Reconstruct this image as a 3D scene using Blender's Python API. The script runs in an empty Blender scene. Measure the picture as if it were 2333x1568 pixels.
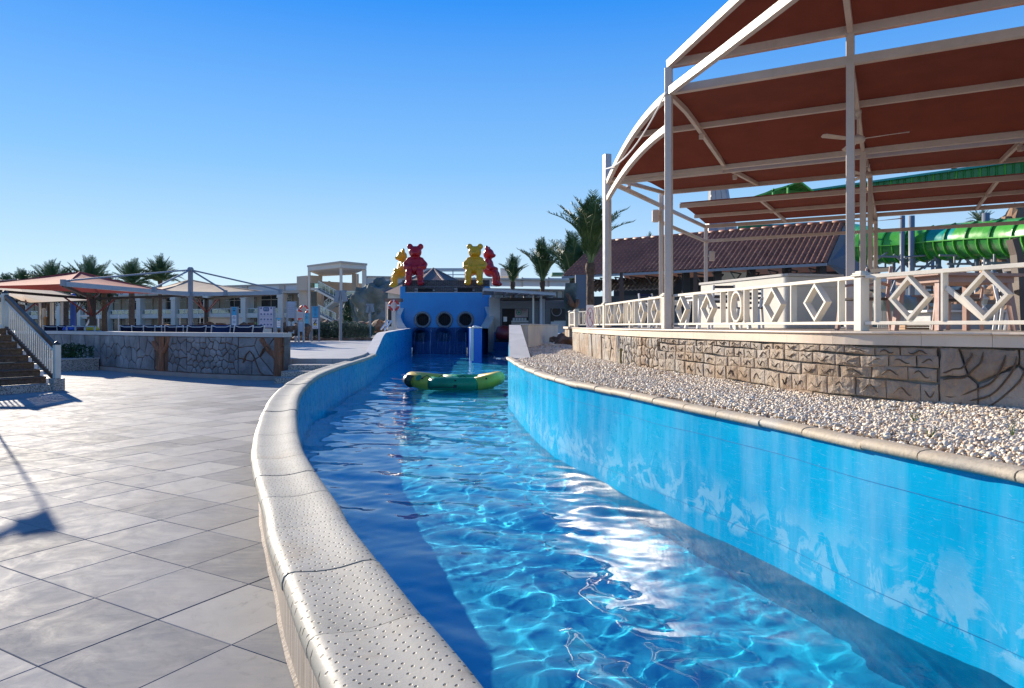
import bpy, bmesh, math, random
import numpy as np
from mathutils import Vector, Matrix, Euler
random.seed(7)
rng = np.random.default_rng(7)
C = bpy.context.scene.collection
scene = bpy.context.scene
R = math.radians

# ------------------------------------------------------------------ camera, sky, sun, exposure
F = 1585.0      # focal length in units of the 2333 wide picture
EYE = 1.6
cam_d = bpy.data.cameras.new('camera')
cam = bpy.data.objects.new('camera', cam_d); C.objects.link(cam)
cam.location = (0, 0, EYE); cam.rotation_euler = (R(90), 0, 0)
cam_d.sensor_width = 36.0; cam_d.lens = 36.0*F/2333.0
cam_d.shift_y = -42.0/2333.0
cam_d.clip_start = 0.05; cam_d.clip_end = 3000
scene.camera = cam

SUN_AZ, SUN_EL = 40.0, 19.5          # degrees left of the view direction, degrees up
sd = Vector((-math.sin(R(SUN_AZ))*math.cos(R(SUN_EL)), math.cos(R(SUN_AZ))*math.cos(R(SUN_EL)), math.sin(R(SUN_EL))))
SKY_STOPS = [(0.0,(.70,.86,.99)),(.07,(.60,.80,.98)),(.22,(.25,.56,.98)),(.42,(.025,.30,.97)),(.62,(.03,.19,.66)),(1.0,(.03,.14,.5))]
world = bpy.data.worlds.new('World'); scene.world = world; world.use_nodes = True
wn = world.node_tree; wn.nodes.clear()
sky = wn.nodes.new('ShaderNodeTexSky'); sky.sky_type = 'NISHITA'; sky.sun_disc = False
sky.sun_elevation = R(SUN_EL); sky.sun_rotation = R(-SUN_AZ)
sky.altitude = 0; sky.air_density = 1.0; sky.dust_density = 0.0; sky.ozone_density = 4.0
hs = wn.nodes.new('ShaderNodeHueSaturation'); hs.inputs['Saturation'].default_value = 1.1
# clear dry desert air: the pale horizon and the deepening blue above it, the same all the way round
tcw = wn.nodes.new('ShaderNodeTexCoord'); sxw = wn.nodes.new('ShaderNodeSeparateXYZ'); wn.links.new(tcw.outputs['Generated'], sxw.inputs[0])
crw = wn.nodes.new('ShaderNodeValToRGB'); wn.links.new(sxw.outputs['Z'], crw.inputs[0])
ecr = crw.color_ramp.elements
for q in SKY_STOPS[2:]: ecr.new(.5)
for q, (p_, c_) in zip(ecr, SKY_STOPS): q.position = p_; q.color = (*c_, 1)
scw = wn.nodes.new('ShaderNodeVectorMath'); scw.operation = 'SCALE'; scw.inputs['Scale'].default_value = 5.5
mxw = wn.nodes.new('ShaderNodeMix'); mxw.data_type = 'RGBA'; mxw.inputs[0].default_value = 0.88
wn.links.new(sky.outputs[0], hs.inputs['Color']); wn.links.new(crw.outputs[0], scw.inputs[0])
wn.links.new(hs.outputs[0], mxw.inputs[6]); wn.links.new(scw.outputs[0], mxw.inputs[7])
bg = wn.nodes.new('ShaderNodeBackground'); bg.inputs['Strength'].default_value = 0.10
wo = wn.nodes.new('ShaderNodeOutputWorld')
wn.links.new(mxw.outputs[2], bg.inputs['Color']); wn.links.new(bg.outputs[0], wo.inputs['Surface'])
sun_d = bpy.data.lights.new('sun', 'SUN'); sun = bpy.data.objects.new('sun', sun_d); C.objects.link(sun)
sun_d.energy = 5.0; sun_d.angle = R(0.5); sun_d.color = (1.0, 0.89, 0.73)
sun.rotation_euler = sd.to_track_quat('Z', 'Y').to_euler(); sun.location = (-30, 40, 30)
scene.view_settings.view_transform = 'Standard'; scene.view_settings.look = 'None'
scene.view_settings.gamma = 1.0; scene.view_settings.exposure = 0.85
scene.render.engine = 'CYCLES'
cy = scene.cycles
cy.use_denoising = True; cy.max_bounces = 8; cy.transparent_max_bounces = 24
cy.caustics_reflective = False; cy.caustics_refractive = True
try: cy.denoiser = 'OPENIMAGEDENOISE'
except Exception: pass

# ------------------------------------------------------------------ helpers
def P(u, v, Y):
    """world point seen at picture position (u, v) of the 2333 wide picture, at distance Y"""
    return Vector(((u-1166.5)/F*Y, Y, EYE+(742-v)/F*Y))
def G(u, v, z):
    """world point at height z seen at picture position (u, v)"""
    Y = F*(EYE-z)/(v-742.0)
    return Vector(((u-1166.5)/F*Y, Y, z))

class MB:
    def __init__(s): s.v=[]; s.f=[]; s.m=[]; s.sm=[]; s.mi=0; s.smooth=False; s.mats=[]
    def add(s, vs, fs):
        b=len(s.v); s.v += [tuple(v) for v in vs]
        s.f += [tuple(i+b for i in f) for f in fs]; s.m += [s.mi]*len(fs); s.sm += [s.smooth]*len(fs); return s
    def box(s, c, d, rz=0, M=None):
        x,y,z = d[0]/2,d[1]/2,d[2]/2
        vs=[Vector((a*x,b*y,e*z)) for a in(-1,1) for b in(-1,1) for e in(-1,1)]
        if M is None: M = Matrix.Rotation(rz,3,'Z')
        vs=[M@v+Vector(c) for v in vs]
        return s.add(vs,[(0,1,3,2),(4,6,7,5),(0,4,5,1),(2,3,7,6),(0,2,6,4),(1,5,7,3)])
    def span(s, a, b, w, h, up=(0,0,1)):
        """box bar from a to b, w wide (sideways), h high"""
        a=Vector(a); b=Vector(b); d=b-a; L=d.length
        if L<1e-6: return s
        d/=L; u=Vector(up)
        if abs(d.dot(u))>0.99: u=Vector((0,1,0)) if abs(d.y)<.9 else Vector((1,0,0))
        sd_=d.cross(u).normalized(); u=sd_.cross(d).normalized()
        vs=[]
        for p in (a,b):
            for q in ((-1,-1),(1,-1),(1,1),(-1,1)): vs.append(p+sd_*q[0]*w/2+u*q[1]*h/2)
        return s.add(vs,[(0,1,2,3),(7,6,5,4),(0,4,5,1),(1,5,6,2),(2,6,7,3),(3,7,4,0)])
    def sweep(s, pts, w, h, up=(0,0,1)):
        """continuous rectangular bar along a polyline"""
        pts=[Vector(p) for p in pts]; n=len(pts); vs=[]
        for i,p in enumerate(pts):
            d=(pts[min(i+1,n-1)]-pts[max(i-1,0)]).normalized(); u=Vector(up)
            sd_=d.cross(u).normalized(); uu=sd_.cross(d).normalized()
            for q in ((-1,-1),(1,-1),(1,1),(-1,1)): vs.append(p+sd_*q[0]*w/2+uu*q[1]*h/2)
        fs=[(0,1,2,3),tuple(4*(n-1)+k for k in (3,2,1,0))]
        for i in range(n-1):
            for k in range(4): fs.append((4*i+k,4*i+(k+1)%4,4*i+4+(k+1)%4,4*i+4+k)[::-1])
        return s.add(vs,fs)
    def tube(s, pts, r, n=8, caps=True):
        pts=[Vector(p) for p in pts]; N=len(pts); rs = r if isinstance(r,(list,tuple)) else [r]*N
        vs=[]; prev=None
        for i,p in enumerate(pts):
            d=(pts[min(i+1,N-1)]-pts[max(i-1,0)]).normalized()
            u=Vector((0,0,1)) if abs(d.z)<.95 else Vector((1,0,0))
            if prev is not None: u=prev
            x=d.cross(u).normalized(); y=x.cross(d).normalized(); prev=y
            for k in range(n):
                a=2*math.pi*k/n; vs.append(p+(x*math.cos(a)+y*math.sin(a))*rs[i])
        fs=[]
        for i in range(N-1):
            for k in range(n): fs.append((i*n+k,i*n+(k+1)%n,(i+1)*n+(k+1)%n,(i+1)*n+k))
        if caps: fs.append(tuple(range(n))[::-1]); fs.append(tuple((N-1)*n+k for k in range(n)))
        return s.add(vs,fs)
    def lathe(s, prof, c=(0,0,0), n=16, M=None):
        vs=[];fs=[]
        for (r,z) in prof:
            for k in range(n):
                a=2*math.pi*k/n; v=Vector((r*math.cos(a),r*math.sin(a),z))
                if M is not None: v=M@v
                vs.append(v+Vector(c))
        for i in range(len(prof)-1):
            for k in range(n): fs.append((i*n+k,i*n+(k+1)%n,(i+1)*n+(k+1)%n,(i+1)*n+k))
        fs.append(tuple(range(n))[::-1]); fs.append(tuple((len(prof)-1)*n+k for k in range(n)))
        return s.add(vs,fs)
    def prism(s, poly, z0, z1):
        n=len(poly); vs=[(p[0],p[1],z0) for p in poly]+[(p[0],p[1],z1) for p in poly]
        return s.add(vs,[tuple(range(n))[::-1],tuple(range(n,2*n))]+[(k,(k+1)%n,n+(k+1)%n,n+k) for k in range(n)])
    def plate(s, pts, nrm, t):
        """polygon extruded by t along nrm"""
        nrm=Vector(nrm); n=len(pts); vs=[Vector(p) for p in pts]+[Vector(p)+nrm*t for p in pts]
        return s.add(vs,[tuple(range(n))[::-1],tuple(range(n,2*n))]+[(k,(k+1)%n,n+(k+1)%n,n+k) for k in range(n)])
    def ball(s, c, r, nu=14, nv=9, M=None):
        r = r if isinstance(r,(list,tuple)) else (r,r,r)
        vs=[];fs=[]
        for i in range(1,nv):
            t=math.pi*i/nv
            for k in range(nu):
                a=2*math.pi*k/nu; v=Vector((r[0]*math.sin(t)*math.cos(a),r[1]*math.sin(t)*math.sin(a),r[2]*math.cos(t)))
                if M is not None: v=M@v
                vs.append(v+Vector(c))
        top=Vector((0,0,r[2])); bot=Vector((0,0,-r[2]))
        if M is not None: top=M@top; bot=M@bot
        vs += [top+Vector(c),bot+Vector(c)]; T=len(vs)-2; B=T+1
        for i in range(nv-2):
            for k in range(nu): fs.append((i*nu+k,(i+1)*nu+k,(i+1)*nu+(k+1)%nu,i*nu+(k+1)%nu))
        for k in range(nu): fs.append((T,k,(k+1)%nu)); fs.append((B,(nv-2)*nu+(k+1)%nu,(nv-2)*nu+k))
        return s.add(vs,fs)
    def grid(s, fn, nu, nv, closed_u=False):
        vs=[fn(i/(nu if closed_u else nu-1), j/(nv-1)) for j in range(nv) for i in range(nu)]; fs=[]
        for j in range(nv-1):
            for i in range(nu if closed_u else nu-1):
                i2=(i+1)%nu; fs.append((j*nu+i,j*nu+i2,(j+1)*nu+i2,(j+1)*nu+i))
        return s.add(vs,fs)
    def build(s, name, mat=None, parent=None, smooth=None, recalc=True, bevel=0, local=False):
        me=bpy.data.meshes.new(name)
        off=Vector((0,0,0))
        if parent is not None and not local: off=WORLD(parent)
        if off.length>0: vs=[(v[0]-off.x,v[1]-off.y,v[2]-off.z) for v in s.v]
        else: vs=s.v
        me.from_pydata(vs,[],s.f)
        if isinstance(mat,(list,tuple)):
            for m in mat: me.materials.append(m)
            me.polygons.foreach_set('material_index',s.m)
        elif mat is not None: me.materials.append(mat)
        if smooth is not None: me.polygons.foreach_set('use_smooth',[smooth]*len(s.f))
        else: me.polygons.foreach_set('use_smooth',s.sm)
        if recalc or bevel:
            bm=bmesh.new(); bm.from_mesh(me)
            if recalc: bmesh.ops.recalc_face_normals(bm,faces=bm.faces)
            if bevel:
                es=[e for e in bm.edges if len(e.link_faces)==2 and e.calc_face_angle(0)>0.6]
                bmesh.ops.bevel(bm,geom=es,offset=bevel,segments=1,affect='EDGES',clamp_overlap=True)
            bm.to_mesh(me); bm.free()
        me.update()
        o=bpy.data.objects.new(name,me); C.objects.link(o)
        if parent is not None: o.parent=parent
        return o
def WORLD(o):
    v=Vector(o.location)
    while o.parent is not None: o=o.parent; v=v+Vector(o.location)
    return v
def tag(o, label, cat, group=None):
    o['label']=label; o['category']=cat
    if group: o['group']=group
    return o
def thing(name, label, cat, loc=(0,0,0), group=None, rz=0):
    o=bpy.data.objects.new(name,None); C.objects.link(o); o.location=loc; o.rotation_euler=(0,0,rz)
    o.empty_display_size=.2
    return tag(o,label,cat,group)
def struct(o): o['kind']='structure'; return o
def stuff(o): o['kind']='stuff'; return o
def inst(name, me, parent, loc=(0,0,0), rot=(0,0,0), sc=(1,1,1)):
    o=bpy.data.objects.new(name,me); C.objects.link(o); o.parent=parent
    o.location=loc; o.rotation_euler=rot; o.scale=sc; return o
def kids(o, cache={}):
    return list(o.children)
def copy_tree(o, parent=None, loc=None, rz=None, label=None, group=None):
    c=o.copy(); C.objects.link(c); c.parent=parent
    if loc is not None: c.location=loc
    if rz is not None: c.rotation_euler=(0,0,rz)
    if label: c['label']=label
    if group: c['group']=group
    for ch in o.children: copy_tree(ch,c)
    return c

# ------------------------------------------------------------------ materials
class NT:
    def __init__(s,name,rough=.6,spec=.5,metal=0):
        s.mat=bpy.data.materials.new(name); s.mat.use_nodes=True; s.nt=s.mat.node_tree
        s.b=s.nt.nodes['Principled BSDF']; s.b.inputs['Roughness'].default_value=rough
        s.b.inputs['Metallic'].default_value=metal; s.b.inputs['Specular IOR Level'].default_value=spec
        s.tc=s.nt.nodes.new('ShaderNodeTexCoord')
    def n(s,t,**k):
        x=s.nt.nodes.new('ShaderNode'+t)
        for a,v in k.items():
            if hasattr(x,a): setattr(x,a,v)
            else: x.inputs[a.replace('_',' ')].default_value=v
        return x
    def l(s,a,b): s.nt.links.new(a,b)
    def co(s,scale=(1,1,1),kind='Object'):
        m=s.n('Mapping'); m.inputs['Scale'].default_value=scale; s.l(s.tc.outputs[kind],m.inputs['Vector']); return m.outputs[0]
    def noise(s,scale,detail=4,rough=.6,co=None,dist=0):
        x=s.n('TexNoise'); x.inputs['Scale'].default_value=scale; x.inputs['Detail'].default_value=detail; x.inputs['Roughness'].default_value=rough
        x.inputs['Distortion'].default_value=dist
        s.l(co if co is not None else s.co(),x.inputs['Vector']); return x.outputs['Fac']
    def voro(s,scale,co=None,feature='F1',out='Distance',rnd=1):
        x=s.n('TexVoronoi'); x.feature=feature; x.inputs['Scale'].default_value=scale; x.inputs['Randomness'].default_value=rnd
        s.l(co if co is not None else s.co(),x.inputs['Vector']); return x.outputs[out]
    def ramp(s,fac,stops,interp='LINEAR'):
        x=s.n('ValToRGB'); x.color_ramp.interpolation=interp; e=x.color_ramp.elements
        while len(e)<len(stops): e.new(.5)
        for q,(p,c) in zip(e,stops):
            q.position=p; q.color=(c,c,c,1) if isinstance(c,(int,float)) else (*c,1)
        s.l(fac,x.inputs[0]); return x.outputs[0]
    def mix(s,fac,a,b,mode='MIX'):
        x=s.n('Mix'); x.data_type='RGBA'; x.blend_type=mode
        for k,i in ((fac,0),(a,6),(b,7)):
            if isinstance(k,(int,float)): x.inputs[i].default_value=k if i==0 else (k,k,k,1)
            elif isinstance(k,(tuple,list)): x.inputs[i].default_value=(*k,1)
            else: s.l(k,x.inputs[i])
        return x.outputs[2]
    def math(s,op,a,b=0.0,c=None):
        x=s.n('Math'); x.operation=op
        for k,i in ((a,0),(b,1),(c,2)):
            if k is None: continue
            if isinstance(k,(int,float)): x.inputs[i].default_value=k
            else: s.l(k,x.inputs[i])
        return x.outputs[0]
    def rand(s): 
        return s.n('ObjectInfo').outputs['Random']
    def geo(s,out='Position'): return s.n('NewGeometry').outputs[out]
    def col(s,c):
        if isinstance(c,(tuple,list)): s.b.inputs['Base Color'].default_value=(*c,1)
        else: s.l(c,s.b.inputs['Base Color'])
        return s
    def rough(s,r):
        if isinstance(r,(int,float)): s.b.inputs['Roughness'].default_value=r
        else: s.l(r,s.b.inputs['Roughness'])
        return s
    def bump(s,h,strength=.3,dist=.02):
        x=s.n('Bump'); x.inputs['Strength'].default_value=strength; x.inputs['Distance'].default_value=dist
        s.l(h,x.inputs['Height']); s.l(x.outputs[0],s.b.inputs['Normal']); return s
def plain(name,c,rough=.6,var=.12,scale=3,bump=.1,bdist=.003,metal=0,spec=.5,bscale=60,dirt=None):
    m=NT(name,rough,spec,metal)
    f=m.noise(scale,5,.65)
    lo=tuple(x*(1-var*1.6) for x in c); hi=tuple(min(1,x*(1+var)) for x in c)
    cc=m.ramp(f,[(.3,lo),(.7,hi)])
    if dirt:
        g=m.noise(scale*2.3,6,.75,dist=.4); cc=m.mix(m.ramp(g,[(.55,0.),(.75,dirt[1])]),cc,dirt[0])
    m.col(cc)
    m.rough(m.ramp(m.noise(scale*4,3),[(.3,max(0,rough-.08)),(.7,min(1,rough+.1))]))
    if bump: m.bump(m.noise(bscale,3),bump,bdist)
    return m.mat
# catmull-rom resampling of a polyline
def smooth_path(pts, step):
    pts=[np.array(p,float) for p in pts]; P_=[2*pts[0]-pts[1]]+pts+[2*pts[-1]-pts[-2]]; out=[]
    for i in range(1,len(P_)-2):
        for t in np.linspace(0,1,24,endpoint=False):
            a,b,c,d=P_[i-1],P_[i],P_[i+1],P_[i+2]
            out.append(.5*((2*b)+(-a+c)*t+(2*a-5*b+4*c-d)*t*t+(-a+3*b-3*c+d)*t**3))
    out.append(pts[-1]); out=np.array(out)
    s=np.concatenate([[0],np.cumsum(np.linalg.norm(np.diff(out,axis=0),axis=1))])
    n=max(2,int(round(s[-1]/step))+1); q=np.linspace(0,s[-1],n)
    return [Vector([np.interp(x,s,out[:,k]) for k in range(out.shape[1])]) for x in q]
def normals2(path, side=1):
    out=[]
    for i in range(len(path)):
        d=(path[min(i+1,len(path)-1)]-path[max(i-1,0)]); d=Vector((d.x,d.y)).normalized()
        out.append(Vector((-d.y*side,d.x*side)))
    return out
# ------------------------------------------------------------------ the river channel
# left wall: inner (water side) edge, from behind the camera to the slide building
L_IN=[(0.62,-6),(0.62,-3),(0.58,-1.0),(0.42,.3),(.25,1.0),(.06,1.6),(-.14,2.07),(-.258,2.32),(-.404,2.62),(-.62,3.09),(-.90,3.7),(-1.10,4.2),(-1.38,4.85),(-1.80,5.88),(-2.26,7.19),(-2.85,9.1),(-3.42,11.19),(-3.9,13.4),(-4.28,15.85),(-4.58,19.45),(-4.8,23.0),(-5.1,26)]
R_IN=[(3.0,-6),(3.15,-2),(3.12,0),(3.02,1.5),(2.9,2.7),(2.72,3.70),(2.57,4.14),(2.42,4.59),(2.25,5.22),(2.02,6.0),(1.63,7.12),(1.24,8.4),(.72,10.06),(.27,12.9),(-.05,16.3),(-.1,17.2)]
Z_WATER=-.36; Z_COP=.52; Z_GRAV=.8; Z_POOL=-1.15
lin=smooth_path(L_IN,.22); rin=smooth_path(R_IN,.22)
lnrm=normals2(lin,1)    # path runs away from camera: left normal points to the deck
rnrm=normals2(rin,-1)   # points to the gravel
WALLT=.30

m=NT('pool_liner',.32,.04)
f=m.noise(.7,5,.6); g=m.noise(6,6,.7)
sx=m.n('SeparateXYZ'); m.l(m.geo(),sx.inputs[0])
base=m.ramp(f,[(.3,(.002,.30,.55)),(.7,(.004,.42,.67))])
# pale blotches above the water line and streaks: faded paint plus water-reflected light, painted in
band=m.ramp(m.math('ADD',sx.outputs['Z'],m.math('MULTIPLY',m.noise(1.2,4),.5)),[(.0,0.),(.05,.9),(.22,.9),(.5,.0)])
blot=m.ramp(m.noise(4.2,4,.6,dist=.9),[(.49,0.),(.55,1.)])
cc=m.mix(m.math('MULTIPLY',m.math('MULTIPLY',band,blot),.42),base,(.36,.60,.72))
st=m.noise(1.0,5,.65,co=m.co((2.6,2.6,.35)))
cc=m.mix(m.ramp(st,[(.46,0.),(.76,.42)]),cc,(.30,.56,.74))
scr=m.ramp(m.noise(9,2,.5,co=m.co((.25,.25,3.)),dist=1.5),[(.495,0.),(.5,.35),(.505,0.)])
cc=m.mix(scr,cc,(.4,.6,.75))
m.col(cc); m.rough(m.ramp(g,[(.3,.22),(.7,.36)]))
m.bump(m.math('ADD',m.noise(2.2,2,.4),m.math('MULTIPLY',m.noise(14,2),.12)),.35,.03)
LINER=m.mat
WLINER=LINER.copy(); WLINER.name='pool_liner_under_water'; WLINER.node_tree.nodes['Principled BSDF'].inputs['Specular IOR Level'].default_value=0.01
m=NT('liner_seam',.5); m.col((.004,.18,.42)); SEAM=m.mat

def wall_strip(path,z0,z1,off0=0,nrm=None,mb=None):
    mb=mb or MB(); vs=[]
    for k,p in enumerate(path):
        q=p if nrm is None else Vector((p.x+nrm[k].x*off0,p.y+nrm[k].y*off0))
        vs+= [(q.x,q.y,z0),(q.x,q.y,z1)]
    return mb.add(vs,[(2*i,2*i+1,2*i+3,2*i+2) for i in range(len(path)-1)])

# pool floor
fl=MB()
allpts=lin; n=min(len(lin),len(rin))
fl.prism([(-14,-6),(4,-6),(4,62),(-14,62)],Z_POOL-.1,Z_POOL)
m=NT('pool_floor',.5); f=m.noise(.5,4); m.col(m.ramp(f,[(.3,(.008,.52,.86)),(.7,(.014,.64,.93))])); m.bump(m.noise(3,3),.2,.02); PFLOOR=m.mat
pool_floor=struct(fl.build('pool_floor',PFLOOR))

# water surface: a real rippled sheet
def water_mesh():
    xs=np.concatenate([np.arange(-4.0,3.6,.035)]); ys=[-1.0]
    while ys[-1]<16: ys.append(ys[-1]+max(.028,.035+.004*(ys[-1]-3)))
    nearY=np.array(ys)
    def h(x,y):
        z=np.zeros_like(x); r=np.random.default_rng(5)
        for lam,amp,n in ((2.6,.010,4),(1.1,.0085,8),(.55,.0050,12),(.28,.0020,14),(.15,.0007,14)):
            for _ in range(n):
                th=r.normal(1.35,.85); l=lam*r.uniform(.7,1.35); k=2*np.pi/l; ph=r.uniform(0,6.28)
                wob=.35*np.sin(.7*x+1.3*y*.6+ph*3)
                z+= amp/np.sqrt(n)*1.5*np.sin(k*(np.cos(th)*x+np.sin(th)*y)+ph+wob*2)
        env=.65+.35*np.sin(.8*x+.5*y)*np.sin(.43*y-1.1*x+1)
        return z*env
    def sheet(xs,ys):
        X,Y=np.meshgrid(xs,ys); Z=h(X,Y)+Z_WATER
        V=np.stack([X.ravel(),Y.ravel(),Z.ravel()],1); nx=len(xs); ny=len(ys)
        i=np.arange(nx-1)[None,:]+np.arange(ny-1)[:,None]*nx
        Fq=np.stack([i,i+1,i+1+nx,i+nx],-1).reshape(-1,4)
        return V,Fq
    V1,F1=sheet(xs,nearY)
    y0=nearY[-1]; ys2=[y0]
    while ys2[-1]<60: ys2.append(ys2[-1]+.10+.006*(ys2[-1]-16))
    xs2=np.arange(-8.6,3.6,.09)
    V2,F2=sheet(xs2,np.array(ys2))
    xs3=np.arange(-8.6,-3.99,.09); 
    V=np.concatenate([V1,V2]); Fq=np.concatenate([F1,F2+len(V1)])
    return V,Fq
V,Fq=water_mesh()
# keep only what lies inside the channel
def inside_channel(V):
    LY=np.array([p.y for p in lin]); LX=np.array([p.x for p in lin]); RY=np.array([p.y for p in rin]); RX=np.array([p.x for p in rin])
    lx=np.interp(V[:,1],LY,LX,right=-9.5); rx=np.interp(V[:,1],RY,RX,right=1.2)
    lx=np.where(V[:,1]>26,-9.5,lx)
    return (V[:,0]>lx-.10)&(V[:,0]<rx+.05)
keep=inside_channel(V); Fq=Fq[keep[Fq].all(1)]
used=np.unique(Fq); remap=-np.ones(len(V),int); remap[used]=np.arange(len(used)); V=V[used]; Fq=remap[Fq]
me=bpy.data.meshes.new('water'); me.vertices.add(len(V)); me.vertices.foreach_set('co',V.ravel())
me.loops.add(Fq.size); me.loops.foreach_set('vertex_index',Fq.ravel().astype(np.int32))
me.polygons.add(len(Fq)); me.polygons.foreach_set('loop_start',np.arange(0,Fq.size,4,dtype=np.int32)); me.polygons.foreach_set('loop_total',np.full(len(Fq),4,np.int32))
me.polygons.foreach_set('use_smooth',[True]*len(Fq)); me.update(calc_edges=True)
wm=bpy.data.materials.new('water'); wm.use_nodes=True; nt=wm.node_tree; nt.nodes.clear()
out=nt.nodes.new('ShaderNodeOutputMaterial')
WATER_MODE='mnee'
pb=nt.nodes.new('ShaderNodeBsdfPrincipled'); pb.inputs['Base Color'].default_value=(.93,1,1,1)
pb.inputs['Roughness'].default_value=0.0; pb.inputs['IOR'].default_value=1.333; pb.inputs['Transmission Weight'].default_value=1
nt.links.new(pb.outputs[0],out.inputs['Surface'])
me.materials.append(wm)
water=bpy.data.objects.new('water',me); C.objects.link(water); struct(water)
water.cycles.is_caustics_caster=True
pool_floor.cycles.is_caustics_receiver=True
sun_d.cycles.is_caustics_light=True
# ------------------------------------------------------------------ shared materials
m=NT('deck_marble',.36,.5)
rd=m.rand(); cl=m.n('VectorMath'); cl.operation='ADD'; m.l(m.geo(),cl.inputs[0])
mm=m.n('CombineXYZ'); m.l(m.math('MULTIPLY',rd,37.),mm.inputs[0]); m.l(m.math('MULTIPLY',rd,91.),mm.inputs[1]); m.l(mm.outputs[0],cl.inputs[1])
st=m.n('Mapping'); st.inputs['Rotation'].default_value=(0,0,R(-30)); st.inputs['Scale'].default_value=(2.2,7,1); m.l(cl.outputs[0],st.inputs['Vector'])
f=m.noise(1.6,7,.68,co=st.outputs[0],dist=1.1); g=m.noise(1.3,3,co=m.geo())
base=m.ramp(rd,[(0,(.105,.12,.145)),(.3,(.215,.22,.235)),(.7,(.29,.29,.295)),(1,(.35,.345,.33))])
c1=m.mix(m.ramp(f,[(.35,.0),(.68,.5)]),base,(.34,.325,.305),'MIX')
c2=m.mix(m.ramp(m.noise(5,6,.75,co=cl.outputs[0],dist=1.5),[(.55,0.),(.72,.45)]),c1,(.10,.105,.115))
c3=m.mix(m.ramp(g,[(.45,0.),(.75,.35)]),c2,(.24,.21,.18))
m.col(c3); m.rough(m.ramp(m.noise(3.2,6,.7,co=cl.outputs[0],dist=.8),[(.3,.6),(.7,.85)])); m.b.inputs['Specular IOR Level'].default_value=.05; m.bump(f,.12,.004); TILE=m.mat
m=NT('tile_joint',.9); m.col(m.ramp(m.noise(3,3),[(.36,(.09,.085,.08)),(.50,(.40,.38,.35))])); JOINT=m.mat

m=NT('coping_stone',.6,.35)
g3=m.geo(); pit=m.voro(52,co=g3); sel=m.noise(9,2,co=g3)
pm=m.ramp(m.math('SUBTRACT',m.math('MULTIPLY',m.noise(30,2,co=g3),.14),pit),[(-.0,0.),(.0,0.)])
rg=m.n('TexVoronoi'); rg.voronoi_dimensions='2D'; rg.inputs['Scale'].default_value=27; rg.inputs['Randomness'].default_value=.5
mp=m.n('Mapping'); mp.inputs['Scale'].default_value=(1,.8,1); mp.inputs['Rotation'].default_value=(0,0,.5); m.l(g3,mp.inputs['Vector']); m.l(mp.outputs[0],rg.inputs['Vector'])
hole=m.ramp(rg.outputs['Distance'],[(.09,1.),(.17,0.)]); fine=m.ramp(m.voro(95,co=g3),[(.10,.55),(.16,0.)])
hm=m.math('MAXIMUM',hole,m.math('MULTIPLY',fine,m.ramp(sel,[(.45,0.),(.6,1.)])))
cc=m.ramp(m.noise(1.7,5,.6,co=g3),[(.3,(.33,.31,.25)),(.6,(.42,.395,.33)),(.8,(.38,.31,.21))])
cc=m.mix(m.ramp(m.noise(14,4,co=g3),[(.45,0.),(.8,.35)]),cc,(.42,.38,.33))
cc=m.mix(m.ramp(m.noise(3.3,6,.75,co=g3,dist=.6),[(.54,0.),(.72,.6)]),cc,(.27,.21,.14))
m.col(m.mix(m.math('MULTIPLY',hm,.95),cc,(.07,.055,.04))); m.rough(m.ramp(m.noise(25,3,co=g3),[(.3,.5),(.7,.68)]))
m.bump(m.math('SUBTRACT',m.math('MULTIPLY',m.noise(60,3,co=g3),.25),hm),.55,.004); COPING=m.mat

m=NT('gravel_edge_stone',.7); g3=m.geo()
cc=m.ramp(m.noise(1.1,4,co=g3),[(.3,(.46,.42,.35)),(.55,(.52,.42,.29)),(.75,(.48,.46,.41))])
cc=m.mix(m.ramp(m.noise(22,5,.7,co=g3),[(.5,0.),(.75,.6)]),cc,(.22,.19,.15)); m.col(cc); m.bump(m.noise(40,4,co=g3),.5,.006); EDGE=m.mat

m=NT('striated_plaster',.85); g3=m.geo()
mp=m.n('Mapping'); mp.inputs['Scale'].default_value=(16,16,.8); m.l(g3,mp.inputs['Vector'])
f=m.noise(2.2,6,.7,co=mp.outputs[0]); cc=m.ramp(f,[(.3,(.22,.17,.13)),(.5,(.40,.33,.26)),(.68,(.56,.49,.41))])
m.col(m.mix(m.ramp(m.noise(2,4,co=g3),[(.5,0.),(.75,.5)]),cc,(.40,.36,.33))); m.bump(f,.7,.012); STRIA=m.mat

WHITE=plain('white_paint',(.74,.68,.57),.45,.07,2,.12,.003,bscale=30,dirt=((.42,.30,.18),.25))
WHITE2=plain('white_metal',(.75,.75,.75),.4,.05)
CREAM=plain('cream_plaster',(.66,.62,.54),.8,.08,.8,.25,.006,bscale=25,dirt=((.40,.34,.26),.3))
GREYPL=plain('pale_grey_plaster',(.52,.51,.50),.8,.1,1.5,.3,.006,bscale=30,dirt=((.33,.32,.31),.4))
BEIGE=plain('hotel_beige',(.50,.42,.33),.85,.06,.2,0)
HCOL=plain('hotel_column_white',(.66,.60,.51),.85,.05,.2,0)
HPAN=plain('hotel_parapet_panel',(.60,.59,.58),.8,.05,.2,0)
GREY=plain('grey_metal',(.26,.28,.31),.45,.08,2,.05)
LGREY=plain('light_grey_metal',(.42,.44,.46),.4,.06,2,.05)
DARK=plain('dark_metal',(.035,.033,.035),.5,.1,2,0)
NAVY=plain('navy_fabric',(.008,.02,.075),.85,.15,6,.3,.002,bscale=200)
BROWN=NT('stair_wood',.6); f=BROWN.noise(2.2,7,.7,co=BROWN.co((1.2,9,9)),dist=.4)
BROWN.col(BROWN.ramp(f,[(.3,(.045,.026,.016)),(.55,(.13,.08,.05)),(.75,(.24,.17,.12))])); BROWN.bump(f,.5,.006); BROWN=BROWN.mat
RAILW=plain('handrail_wood',(.17,.09,.05),.35,.25,3,.1)
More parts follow.
